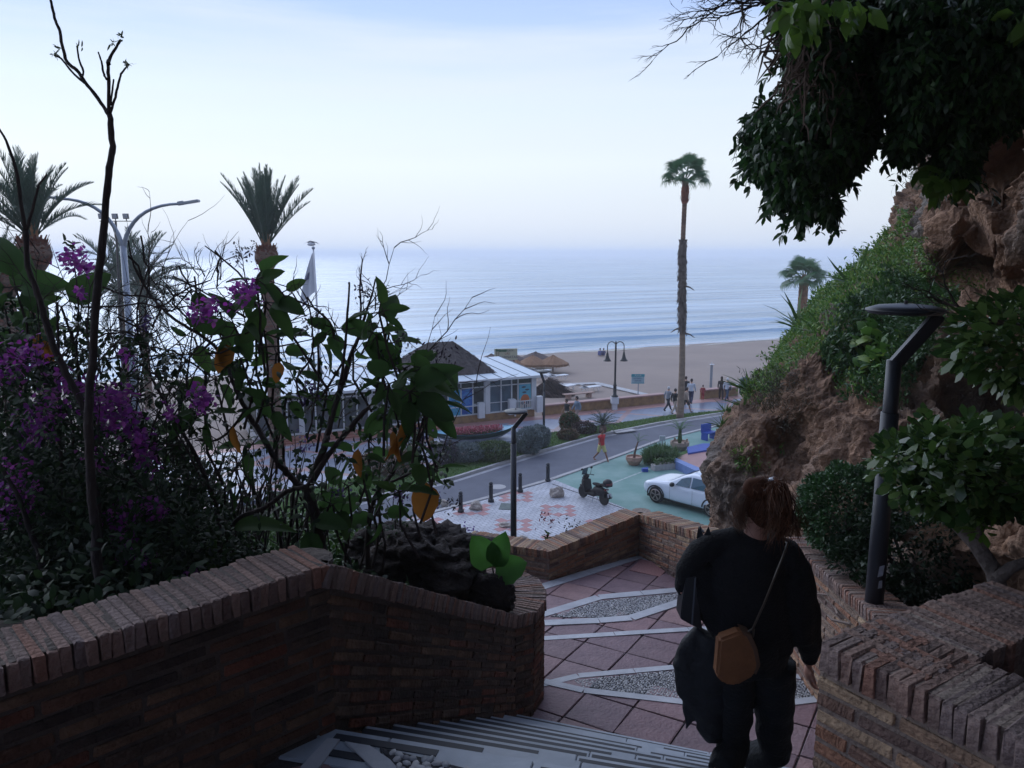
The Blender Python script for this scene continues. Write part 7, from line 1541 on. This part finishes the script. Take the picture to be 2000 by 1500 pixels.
b = MB(); b.add([(1.98, sb * .66, .60), (1.72, sb * .845, .68), (1.70, sb * .85, .76), (1.98, sb * .68, .70)], [(0, 1, 2, 3)]); b.build('headlight', mat('lamp_glass', (.3, .33, .38), rough=.1), car)
b = MB(); b.box((0, 0, .26), (3.6, 1.66, .1)); b.build('underbody', M_trim, car)
for x_ in (.62, -.45, -1.2): b = MB(); b.box((x_, sb * .917, .62), (.006, .004, .6)); b.build('door_gap', M_trim, car)
b = MB(); b.box((-.15, sb * .925, .82), (.2, .02, .03)); b.build('door_handle', M_car, car)

# ================================================================ SCOOTER
sf, sr = W(1138, 971, .1), W(1180, 987, .1); d = (sf - sr); sa = math.atan2(d.y, d.x); sc = thing('scooter', 'black motor scooter with a dark red top box parked across the plaza edge', 'scooter', tuple((sf + sr) / 2), sa)
M_sb = mat('scooter_black', (.010, .010, .014), rough=.45, coat=0, spec=.3); M_sr = mat('dark_red_plastic', (.14, .012, .02), rough=.3); M_chr = mat('chrome', (.5, .5, .52), rough=.2, metal=.8)
for x_ in (.66, -.66):
    b = MB(); b.lathe([(.17, -.05), (.25, -.05), (.27, 0), (.25, .05), (.17, .05)], 24, (x_, 0, .27), rot=RX); wl = b.build('wheel', M_tyre, sc)
    b = MB(); b.lathe([(.175, -.03), (.175, .03), (.15, .03), (.15, -.03)], 20, (x_, 0, .27), rot=RX)
    for q_ in range(5): b.box((x_ + math.cos(q_ * 1.257) * .08, 0, .27 + math.sin(q_ * 1.257) * .08), (.17, .05, .025), mat=Matrix.Rotation(-q_ * 1.257, 3, 'Y'))
    b.build('rim', M_chr, wl)
b = MB(); b.tube([(.66, 0, .27), (.58, 0, .62), (.50, 0, .85), (.44, 0, 1.06)], [.035, .04, .05, .04], 8); b.tube([(.44, 0, 1.04), (.42, .18, 1.06), (.34, .33, 1.02)], .018, 6); b.tube([(.44, 0, 1.04), (.42, -.18, 1.06), (.34, -.33, 1.02)], .018, 6); b.build('fork_and_handlebar', M_sb, sc)
b = MB(); b.ball((.52, 0, .74), .2, 12, 9, sx=.65, sy=1.0, sz=1.3); b.ball((.46, 0, 1.0), .14, 12, 8, sx=.8, sy=1.1, sz=.8); b.ball((.68, 0, .52), .15, 10, 8, sx=1.3, sy=.55, sz=.55); b.box((.38, 0, .62), (.07, .44, .5), mat=Matrix.Rotation(.22, 3, 'Y')); remeshed(b, 'front_fairing', M_sb, sc, .025, 3)
b = MB(); b.box((.12, 0, .32), (.6, .34, .12)); b.box((-.05, 0, .42), (.3, .28, .25)); b.ball((-.42, 0, .58), .24, 12, 9, sx=1.75, sy=.75, sz=.75); b.box((-.5, 0, .45), (.6, .22, .2)); remeshed(b, 'rear_body', M_sb, sc, .025, 3)
b = MB(); b.ball((-.28, 0, .80), .2, 12, 8, sx=1.7, sy=.75, sz=.32); b.ball((-.58, 0, .86), .15, 12, 8, sx=1.2, sy=.8, sz=.35); remeshed(b, 'seat', mat('scooter_seat', (.012, .012, .014), rough=.8, spec=.2), sc, .02, 3)
b = MB(); b.ball((-.86, 0, 1.02), .2, 16, 12, sx=1.0, sy=1.05, sz=.78); b.box((-.84, 0, .9), (.3, .34, .1)); tb1 = remeshed(b, 'top_box', M_sb, sc, .02, 3); b = MB(); b.ball((-.94, 0, .99), .165, 14, 10, sx=.85, sy=1.12, sz=.45); b.build('reflector', M_sr, tb1, smooth=True)
b = MB(); b.ball((-.80, 0, .70), .1, 12, 8, sx=.7, sy=1.3, sz=.6); b.build('tail_light', M_sr, sc, smooth=True); b = MB(); b.ball((-.87, .03, .71), .045, 8, 6); b.build('lens', M_chr, sc); b = MB(); b.box((-.98, 0, .5), (.02, .2, .16), mat=Matrix.Rotation(.3, 3, 'Y')); b.build('number_plate', mat('plate_white', (.45, .47, .5)), sc); b = MB(); b.tube([(-.7, 0, .62), (-.95, 0, .52), (-1.0, 0, .36)], [.05, .04, .06], 6, True, 1.6); b.build('mudguard', M_sb, sc)
b = MB(); b.add([(.60, -.16, 1.05), (.60, .16, 1.05), (.50, .13, 1.35), (.50, -.13, 1.35)], [(0, 1, 2, 3)]); b.build('windscreen', M_glassb, sc)
for s_ in (-1, 1): b = MB(); b.tube([(.42, s_ * .2, 1.05), (.44, s_ * .26, 1.30)], .01, 5); b.ball((.44, s_ * .27, 1.34), .06, 8, 6, sx=.4, sy=1.2, sz=.8); b.build('mirror', M_sb, sc)
b = MB(); b.tube([(-.1, .1, .25), (-.15, .2, .0), (.0, .2, .0)], .015, 5); b.tube([(-.1, -.1, .25), (-.15, -.2, .0)], .015, 5); b.build('centre_stand', M_chr, sc); b = MB(); b.tube([(-.35, -.17, .3), (-.9, -.2, .36)], [.04, .055], 8); b.build('exhaust', M_chr, sc)

# ================================================================ PEOPLE IN THE DISTANCE
SKIN = mat('skin', (.42, .24, .17), rough=.6); SKD = mat('tanned_skin', (.28, .14, .09), rough=.6)
cloths = {}
def cloth(c):
    if c not in cloths: cloths[c] = mat('cloth_%d' % len(cloths), c, tuple(x * .8 for x in c), rough=.85, scale=5)
    return cloths[c]
def person(label, loc, face, h=1.7, top=(.02, .02, .025), bottom=(.02, .02, .03), hair=(.03, .02, .015), stride=.35, short=False, skirt=False, skin=None, longhair=False, arm=.25, phase=1, shoes=(.02, .02, .02), sleeves=True, group='people strolling on the promenade', bag=None, sit=False):
    t0 = thing('person', label, 'person', loc, face, group=group); k = h / 1.7; skin = skin or SKIN
    Hp = .90 * k if not sit else .16; lean = Vector((0, 0, 0)); hipL, hipR = Vector((0, .09 * k, Hp)), Vector((0, -.09 * k, Hp))
    def leg(hip, fwd):
        if sit: return [hip, hip + Vector((.38, 0, .18)), hip + Vector((.72, 0, -.10)), hip + Vector((.80, 0, -.1))]
        a = fwd * stride; kn = Vector((a * .42 + .05 * k, hip.y, .48 * k)); an = Vector((a - (.05 if fwd < 0 else 0), hip.y, .08 * k + (.07 if fwd < 0 else 0))); return [hip, kn, an, an + Vector((.13 * k, 0, -.05 * k))]
    LL, RL = leg(hipL, phase), leg(hipR, -phase); Z = Hp - .90 * k
    chest = Vector((.02, 0, 1.30 * k + Z)); neck = Vector((.03, 0, 1.46 * k + Z)); head = Vector((.05 * k, 0, 1.59 * k + Z)); 
    def armp(s_): sh = Vector((.0, s_ * .18 * k, 1.39 * k + Z)); el = sh + Vector((-s_ * phase * arm * .35 * k - .01, s_ * .06 * k, -.27 * k)); ha = el + Vector((-s_ * phase * arm * .3 * k + .10 * k, 0, -.24 * k)); return [sh, el, ha, ha + Vector((.02, 0, -.07 * k))]
    b = MB()
    for P_, r_ in ((LL, (.085, .055, .036, .035)), (RL, (.085, .055, .036, .035))): b.tube(P_, [x * k for x in r_], 10)
    for s_ in (-1, 1): b.tube(armp(s_), [.048 * k, .036 * k, .026 * k, .022 * k], 8); b.ball(armp(s_)[3], .033 * k, 8, 6)
    b.tube([Vector((0, 0, Hp - .04)), Vector((0, 0, 1.08 * k + Z)), chest, Vector((.01, 0, 1.42 * k + Z)), neck, head], [.14 * k, .11 * k, .14 * k, .10 * k, .052 * k, .055 * k], 12); b.ball(head, .098 * k, 12, 10, sx=1.05, sy=.82, sz=1.2); b.ball(head + Vector((.10 * k, 0, -.01)), .02 * k, 6, 4)
    remeshed(b, 'body', skin, t0, .022 * k, 2)
    b = MB(); b.tube([Vector((0, 0, Hp - .02)), Vector((0, 0, 1.08 * k + Z)), chest, Vector((.01, 0, 1.43 * k + Z))], [.165 * k, .14 * k, .168 * k, .10 * k], 12)
    for s_ in (-1, 1):
        a = armp(s_); b.tube(a[:3] if sleeves else [a[0], a[0].lerp(a[1], .45)], [.068 * k, .056 * k, .044 * k] if sleeves else [.068 * k, .07 * k], 8)
    remeshed(b, 'shirt', cloth(top), t0, .022 * k, 2)
    b = MB()
    if skirt: b.lathe([(.15 * k, Hp + .1), (.18 * k, Hp - .1), (.24 * k, Hp - .45 * k), (.26 * k, Hp - .62 * k)], 14)
    else:
        b.tube([Vector((0, 0, Hp + .08)), Vector((0, 0, Hp - .06))], [.15 * k, .155 * k], 12)
        for P_ in (LL, RL): b.tube([P_[0], P_[0].lerp(P_[1], .85)] if short else P_[:3], [.105 * k, .095 * k] if short else [.105 * k, .078 * k, .06 * k], 10)
    remeshed(b, 'skirt' if skirt else ('shorts' if short else 'trousers'), cloth(bottom), t0, .022 * k, 2)
    b = MB(); b.ball(head + Vector((-.02 * k, 0, .03 * k)), .108 * k, 12, 10, sx=1.0, sy=.88, sz=1.12)
    if longhair: b.tube([head + Vector((-.05, 0, .02)), head + Vector((-.1 * k, 0, -.14 * k)), head + Vector((-.1 * k, 0, -.3 * k))], [.09 * k, .085 * k, .05 * k], 8)
    b2 = remeshed(b, 'hair', cloth(hair), t0, .02 * k, 2)
    for P_ in (LL, RL): b = MB(); a = P_[3]; b.ball(a + Vector((-.03 * k, 0, .0)), .05 * k, 8, 6, sx=2.2, sy=.9, sz=.7); b.build('shoe', cloth(shoes), t0, smooth=True)
    if bag: b = MB(); b.box((-.05, bag * .26 * k, .95 * k), (.28 * k, .1 * k, .26 * k)); b.build('bag', cloth((.03, .02, .02)), t0, bevel=.02)
    return t0
def gr(px, py, z=.03): p = W(px, py, z); return (p.x, p.y, z)
WK = AE
person('barefoot man in a red vest and yellow shorts walking along the road', gr(1174, 903, 0), -.9, 1.74, (.50, .03, .04), (.55, .52, .22), (.10, .06, .05), .42, True, skin=SKD, shoes=(.3, .16, .11), sleeves=False, group=None, arm=.2)
person('woman in a black top and long pale skirt walking by the sea wall', gr(1107, 832), WK + PI, 1.68, (.02, .02, .025), (.45, .37, .31), (.05, .035, .03), .2, skirt=True, sleeves=False)
person('man in a grey blue shirt beside the woman in the pale skirt', gr(1127, 828), WK + PI, 1.74, (.20, .27, .36), (.38, .27, .24), (.03, .02, .02), .3, True)
person('white haired walker in dark trousers at the left of the tall palm', gr(1304, 803), WK + .2, 1.66, (.25, .27, .32), (.02, .025, .04), (.55, .55, .58), .42)
person('walker in a black top and beige trousers just left of the palm trunk', gr(1317, 809), WK + .1, 1.70, (.012, .012, .016), (.42, .34, .29), (.04, .03, .03), .3, shoes=(.015, .015, .02))
person('walker in a tan jacket and black shorts right of the palm trunk', gr(1339, 806), WK, 1.70, (.33, .26, .22), (.012, .012, .016), (.05, .03, .03), .35, True, phase=-1)
person('man in a white shirt and navy trousers walking away past the palm', gr(1349, 789), WK + .7, 1.78, (.50, .54, .62), (.02, .03, .08), (.03, .02, .02), .25)
person('walker all in black ahead of the man in the white shirt', gr(1338, 784), WK + .7, 1.80, (.015, .015, .02), (.02, .02, .03), (.05, .03, .025), .25)
person('small child in red clothes standing on the promenade', gr(1372, 782), WK + .8, 1.12, (.32, .03, .04), (.30, .03, .04), (.12, .07, .05), .12, group=None)
person('long haired woman in black walking towards the short wall', gr(1408, 781), WK + .9, 1.70, (.03, .02, .025), (.03, .015, .02), (.03, .015, .012), .4, longhair=True)
person('white haired walker in a white top with a dark bag near the green spikes', gr(1419, 783), WK + .5, 1.66, (.50, .53, .60), (.03, .05, .10), (.60, .60, .62), .5, bag=-1)
person('far person in blue sitting on the sand close to the water', gr(1172, 696, -.9), 1.6, 1.6, (.10, .12, .32), (.04, .05, .12), (.03, .02, .02), sit=True, group='people sitting by the water'); person('second far person in dark clothes sitting by the water', gr(1179, 696, -.9), 1.9, 1.6, (.05, .06, .16), (.04, .04, .06), (.06, .04, .03), sit=True, group='people sitting by the water')

# ================================================================ THE WOMAN ON THE STEPS
M_swe = mat('black_knit', (.007, .007, .010), (.003, .003, .005), rough=.95, scale=30, bump=.6, bscale=90); M_jean = mat('dark_trousers', (.010, .012, .016), (.005, .007, .010), rough=.9, scale=12, bump=.6, bscale=60); M_jack = mat('black_jacket', (.010, .011, .017), (.006, .007, .011), rough=.7, scale=8, bump=.5, bscale=30)
M_hair = mat('auburn_hair', (.085, .032, .017), (.03, .011, .007), rough=.85, spec=.15, scale=5, stretch=(30, 30, 3)); M_hairt = mat('light_auburn_strands', (.19, .075, .038), (.06, .024, .013), rough=.6, spec=.25, scale=20, rnd=[(1, 1, 1), (.5, .5, .5), (.75, .7, .7)], trans=.15); M_tan2 = mat('tan_leather', (.26, .105, .04), (.17, .065, .026), rough=.7, scale=9, bump=.3, bscale=50); M_bleath = mat('black_leather', (.018, .022, .030), (.012, .014, .02), rough=.35)
Y0 = 3.40
def w_(px, py, dy=0): return Q(px, py, Y0 + dy)
wo = thing('person', 'woman in black with an auburn ponytail walking down the steps, seen from behind', 'person', (1.1, Y0, CZ - 2.5))
WI = Matrix.Translation(wo.location).inverted()
def fin_w(mb, nm, m, vox, it=4, parent=None, post=None):
    o = remeshed(mb, nm, m, parent or wo, vox, it, post)
    if parent is None: o.matrix_parent_inverse = WI
    return o
def stepz(x, y):
    z = CZ - 1.8
    for k in range(0, nst + 1):
        p_, d_ = nose(k); n_ = Vector((-d_.y, d_.x, 0))
        if (Vector((x, y, 0)) - Vector((p_.x, p_.y, 0))).dot(n_) > 0: z = CZ - 1.8 - .14 * (k + 1)
    return z
fL, fR = (1.0, 3.30), (1.24, 3.60); feetL, feetR = Vector((*fL, stepz(*fL))), Vector((*fR, stepz(*fR)))
hip = w_(1470, 1262, 0); kneeL = w_(1432, 1462, .03); kneeR = w_(1512, 1470, .06)
head = w_(1492, 985, .03); nk = w_(1474, 1050, -.01); shL, shR = w_(1372, 1075, 0), w_(1552, 1096, 0); elL, haL = w_(1338, 1150, .02), w_(1392, 1195, .20); elR = w_(1574, 1205, .02); haR = w_(1580, 1296, .05)
# body: one continuous skin
b = MB()
b.tube([head + Vector((0, .01, -.02)), w_(1478, 1030, .0), nk, w_(1466, 1085, 0), w_(1466, 1150, 0), w_(1470, 1215, 0), hip], [.06, .052, .058, .11, .11, .10, .105], 16, True, .68)
b.ball(head, .098, 18, 14, sx=.80, sy=.98, sz=1.16); b.ball(head + Vector((-.02, .09, -.045)), .05, 10, 8, sx=.8, sy=.7, sz=.9); b.ball(head + Vector((-.02, .115, -.01)), .014, 8, 6, sz=1.6)
b.ball(head + Vector((-.083, -.0, -.02)), .024, 10, 8, sx=.35, sy=.7, sz=1.25)
b.tube([w_(1420, 1068), shL, elL, haL], [.04, .042, .036, .026], 10); b.tube([w_(1515, 1075), shR, elR, haR], [.05, .052, .038, .026], 10)
for s_, kn, ft, hx in ((-1, kneeL, feetL, w_(1436, 1290)), (1, kneeR, feetR, w_(1508, 1290))):
    an = ft + Vector((0, 0, .08)); b.tube([hx.lerp(kn, .08), kn, an], [.068, .055, .042], 14); b.tube([an, ft + Vector((.01, .09, .035)), ft + Vector((.02, .17, .02))], [.04, .036, .022], 8)
def handc(b, wr, dirn, curl, side_):
    dirn = dirn.normalized(); lat = dirn.cross(Vector((0, 0, 1)));
    if lat.length < .3: lat = Vector((0, 1, 0))
    lat.normalize(); pal = dirn.cross(lat).normalized() * side_; pc = wr + dirn * .045; b.ball(pc, .036, 10, 8, sx=.55, sy=1.0, sz=1.15)
    for i, (o_, l_) in enumerate(((-.028, .066), (-.009, .075), (.010, .070), (.027, .055))):
        p0_ = wr + dirn * .07 + lat * o_; p1 = p0_ + dirn * l_ * .45 + pal * curl * .012; p2 = p1 + dirn * l_ * .33 + pal * curl * .022; p3 = p2 + dirn * l_ * .12 + pal * curl * .024; b.tube([p0_ - dirn * .02, p0_, p1, p2, p3], [.010, .0095, .0088, .008, .006], 7)
    t1 = wr + dirn * .03 - lat * .03; b.tube([t1, t1 - lat * .022 + dirn * .03 + pal * .01, t1 - lat * .024 + dirn * .055 + pal * .02], [.012, .010, .007], 7)
handc(b, haR, Vector((.02, .06, -1)), 1.0, 1); handc(b, haL, Vector((.2, .9, -.2)), 2, -1)
fin_w(b, 'body', mat('fair_skin', (.42, .22, .17), (.36, .18, .14), rough=.55, scale=8), .0075, 2)
# trousers
b = MB(); b.tube([w_(1470, 1225), w_(1468, 1262), w_(1470, 1305)], [.16, .175, .16], 18, True, .72)
for kn, ft, hx in ((kneeL, feetL, w_(1432, 1296)), (kneeR, feetR, w_(1512, 1296))):
    an = ft + Vector((0, -.01, .07)); b.tube([hx, hx.lerp(kn, .5), kn, kn.lerp(an, .5), an], [.106, .094, .078, .076, .072], 16)
def wrinkle(amp, sc_, sd_=0):
    def f(co):
        out_ = co.copy()
        for i, c in enumerate(co):
            q_ = Vector(c) * sc_; nn_ = mn.noise_vector(Vector((q_.x, q_.y, q_.z * 1.7)) + Vector((sd_, 0, 0))); out_[i] += np.array(nn_) * amp
        return out_
    return f
fin_w(b, 'trousers', M_jean, .009, 3, post=wrinkle(.011, 9))
for ft in (feetL, feetR): b = MB(); b.ball(ft + Vector((.01, .06, .03)), .05, 12, 8, sx=.9, sy=2.5, sz=.85); b.ball(ft + Vector((0, -.03, .05)), .045, 10, 8); fin_w(b, 'shoe', M_trim, .009, 2)
# sweater, loose with batwing drape
b = MB(); b.tube([w_(1474, 1044, 0), w_(1468, 1064, 0), w_(1462, 1100, 0), w_(1462, 1150, 0), w_(1466, 1200, 0), w_(1468, 1246, 0), w_(1470, 1275)], [.088, .145, .178, .18, .186, .195, .19], 20, True, .64)
b.tube([w_(1440, 1050), w_(1400, 1060), w_(1366, 1078), w_(1342, 1112, .02), w_(1338, 1140, .03), w_(1372, 1180, .10), w_(1395, 1195, .18)], [.055, .058, .062, .056, .052, .050, .04], 14)
b.tube([w_(1500, 1058), w_(1535, 1078), w_(1556, 1110), w_(1566, 1160), w_(1574, 1215, .02), w_(1580, 1262, .03), w_(1583, 1290, .05)], [.06, .068, .07, .072, .07, .060, .034], 14)
b.tube([w_(1350, 1125, .02), w_(1390, 1180, .03), w_(1410, 1220, .03)], [.05, .085, .08], 12); b.tube([w_(1372, 1100, .02), w_(1376, 1150, .03), w_(1392, 1190, .05)], [.06, .07, .07], 12); b.tube([w_(1548, 1120), w_(1555, 1190), w_(1560, 1250)], [.08, .09, .075], 12)
fin_w(b, 'sweater', M_swe, .0095, 4, post=wrinkle(.010, 7, 4))
# hair: cap plus ponytail with loose strands
b = MB(); b.ball(head + Vector((.004, -.012, .012)), .110, 18, 14, sx=.86, sy=1.0, sz=1.12); tie = w_(1512, 938, -.085); b.ball(w_(1480, 955, -.05), .07, 12, 10, sx=1, sy=.8, sz=.8)
o = fin_w(b, 'hair', M_hair, .008, 3, post=wrinkle(.006, 18))
b = MB(); b.tube([tie, w_(1518, 950, -.12), w_(1524, 980, -.135), w_(1527, 1010, -.13), w_(1526, 1036, -.12), w_(1520, 1052, -.10)], [.022, .042, .050, .046, .032, .012], 12); fin_w(b, 'ponytail', M_hair, .008, 3, post=wrinkle(.012, 14))
b = MB(); b.lathe([(.018, -.008), (.024, -.004), (.024, .004), (.018, .008)], 14, tuple(tie + Vector((-.004, -.012, .006)))); hb_ = b.build('hair_tie', mat('pale_hair_tie', (.35, .38, .45), rough=.3), wo); hb_.matrix_parent_inverse = WI
b = MB(); random.seed(3)
def strand(pts, r_=.0013): b.tube(pts, [r_] * (len(pts) - 1) + [r_ * .4], 3, False)
for i in range(560):       # over the skull, combed to the tie
    a = random.uniform(-PI * .95, PI * .95); e0 = random.uniform(-.5, 1.3); n_ = Vector((math.cos(e0) * math.sin(a) * .092, -math.cos(e0) * math.cos(a) * .108, math.sin(e0) * .125)); s0 = head + Vector((.004, -.012, .012)) + n_ * 1.06
    t1 = tie - head; mid = head + (n_.normalized() * .5 + t1.normalized() * .5).normalized() * .128; strand([s0, s0.lerp(mid, .55) + n_.normalized() * .006, mid, tie + Vector((0, .0, 0))])
for i in range(420):       # tail
    o1 = Vector([random.gauss(0, .022) for _ in range(3)]); o2 = Vector([random.gauss(0, .036) for _ in range(3)]); o2.z = 0; strand([tie, w_(1519, 955, -.13) + o1, w_(1526, 990, -.15) + o1 + o2 * .6, w_(1529 + random.gauss(0, 5), 1020, -.14) + o2, w_(1526 + random.gauss(0, 11), 1042 + random.gauss(0, 12), -.12) + o2 * 1.2])
for i in range(170):       # loose wisps round the neck and cheek
    px = random.gauss(1448, 7); A = w_(px + 8, random.uniform(950, 985), random.uniform(-.04, .08)); strand([A, A + Vector((random.gauss(-.022, .01), random.gauss(0, .02), -.05)), A + Vector((random.gauss(-.02, .014), random.gauss(0, .02), -.11)), A + Vector((random.gauss(.0, .016), random.gauss(0, .03), -.16))], .001)
for i in range(22):
    A = w_(random.uniform(1470, 1530), random.uniform(925, 960), -.1); strand([A, A + Vector((random.gauss(0, .03), random.gauss(-.02, .02), random.uniform(-.02, .03))), A + Vector((random.gauss(.02, .05), random.gauss(-.02, .02), random.uniform(-.08, .03)))], .0008)
o = link('hair_strands', b.mesh('hair_strands'), M_hairt, wo, 'stuff'); o.matrix_parent_inverse = WI
# tan pouch on a strap
def bag_panel(pts, y_off, th, nm, m, top, bevel=.008):
    b = MB(); F_ = [w_(x_, y_, y_off) for x_, y_ in pts]; Bk = [p_ + Vector((0, th, 0)) for p_ in F_]; n_ = len(F_); b.add(F_ + Bk, [tuple(range(n_))[::-1], tuple(n_ + i for i in range(n_))] + [(i, (i + 1) % n_, n_ + (i + 1) % n_, n_ + i) for i in range(n_)])
    me = b.mesh(nm); bm = bmesh.new(); bm.from_mesh(me); bmesh.ops.recalc_face_normals(bm, faces=bm.faces[:]); bmesh.ops.bevel(bm, geom=bm.edges[:], offset=bevel, segments=3, affect='EDGES', clamp_overlap=True); bm.to_mesh(me); bm.free(); return link(nm, me, m, top, smooth=False)
tb_ = thing('shoulder_bag', 'tan suede shoulder bag hanging behind the woman on a thin dark strap', 'bag', tuple(w_(1440, 1290, -.24)))
bag_pts = [(1405, 1250), (1448, 1234), (1466, 1240), (1478, 1268), (1484, 1300), (1474, 1322), (1440, 1341), (1415, 1338), (1399, 1322), (1402, 1290)]
o = bag_panel(bag_pts, -.235, .07, 'pouch', M_tan2, tb_, .012); o.matrix_parent_inverse = Matrix.Translation(tb_.location).inverted()
o = bag_panel([(1448, 1233), (1468, 1240), (1480, 1268), (1486, 1300), (1477, 1320), (1474, 1316), (1476, 1298), (1470, 1270), (1458, 1246)], -.238, .078, 'dark_side', M_wood, tb_, .004); o.matrix_parent_inverse = Matrix.Translation(tb_.location).inverted()
b = MB(); b.tube([w_(1452, 1240, -.21), w_(1470, 1228, -.215), w_(1492, 1180, -.235), w_(1512, 1130, -.228), w_(1530, 1085, -.18), w_(1538, 1062, -.09), w_(1530, 1056, .0)], [.0055] * 7, 6); b.tube([w_(1470, 1244, -.21), w_(1472, 1228, -.215)], .006, 6); o = link('strap', b.mesh('strap'), mat('dark_strap_leather', (.05, .035, .025), rough=.5), tb_); o.matrix_parent_inverse = Matrix.Translation(tb_.location).inverted()
# black tote pressed under the left arm
tt = thing('tote_bag', 'stiff black leather bag tucked under the left arm of the woman', 'bag', tuple(w_(1345, 1190, .0)))
for nm, pts, yo, th_k, mm_ in (('panel', [(1341, 1128), (1359, 1124), (1372, 1230), (1352, 1222), (1329, 1209), (1332, 1180)], -.03, .10, M_bleath), ('edge', [(1357, 1128), (1360, 1127), (1354, 1222), (1350, 1221), (1353, 1180)], -.034, .012, mat('grey_piping', (.11, .13, .17), rough=.4))):
    o = bag_panel(pts, yo, th_k, nm, mm_, tt, .004); o.matrix_parent_inverse = Matrix.Translation(tt.location).inverted()
b = MB(); b.tube([w_(1375, 1040, -.06), w_(1366, 1030, -.02), w_(1362, 1050, .04)], [.005, .006, .005], 5); b.add([w_(1362, 1052, -.07), w_(1368, 1026, -.03), w_(1374, 1046, -.06), w_(1384, 1028, -.02), w_(1390, 1046, -.05)], [(0, 1, 2), (2, 3, 4)]); o = link('handle', b.mesh('handle'), M_bleath, tt); o.matrix_parent_inverse = Matrix.Translation(tt.location).inverted()
# jacket hung over the arm
jk = thing('folded_jacket', 'black jacket hanging in folds over the left forearm of the woman', 'jacket', tuple(w_(1365, 1340, .02)))
b = MB(); b.tube([w_(1378, 1232, .04), w_(1358, 1262, .03), w_(1346, 1300, .02), w_(1352, 1345, .02), w_(1372, 1375, .02)], [.055, .075, .082, .08, .075], 14, True, .7); b.tube([w_(1400, 1240, .0), w_(1396, 1300, -.02), w_(1392, 1360, .0), w_(1392, 1420, .02), w_(1398, 1446, .02)], [.07, .10, .10, .082, .055], 14, True, .6)
b.tube([w_(1345, 1340, .02), w_(1344, 1385, .03), w_(1341, 1424, .03)], [.04, .03, .008], 10); b.tube([w_(1360, 1370, .02), w_(1366, 1400, .03), w_(1364, 1412, .03)], [.05, .03, .012], 10)
o = remeshed(b, 'cloth', M_jack, jk, .010, 6, wrinkle(.012, 8, 7)); o.matrix_parent_inverse = Matrix.Translation(jk.location).inverted()

# ================================================================ SEA HAZE
b = MB(); b.add([(x, y, z) for x in (-45000, 45000) for y in (-400, 33000) for z in (-3.2, 21.0)], [(0, 1, 3, 2), (4, 6, 7, 5), (0, 4, 5, 1), (2, 3, 7, 6), (0, 2, 6, 4), (1, 5, 7, 3)])
m = bpy.data.materials.new('sea_haze'); m.use_nodes = True; t = m.node_tree; t.nodes.clear(); pv = t.nodes.new('ShaderNodeVolumePrincipled'); ou = t.nodes.new('ShaderNodeOutputMaterial'); t.links.new(pv.outputs[0], ou.inputs['Volume'])
pv.inputs['Color'].default_value = (.99, .99, 1.0, 1); pv.inputs['Density'].default_value = 8e-4; pv.inputs['Anisotropy'].default_value = .2
hz = b.build('haze', m); tag(hz, kind='stuff')
S.cycles.volume_bounces = 3
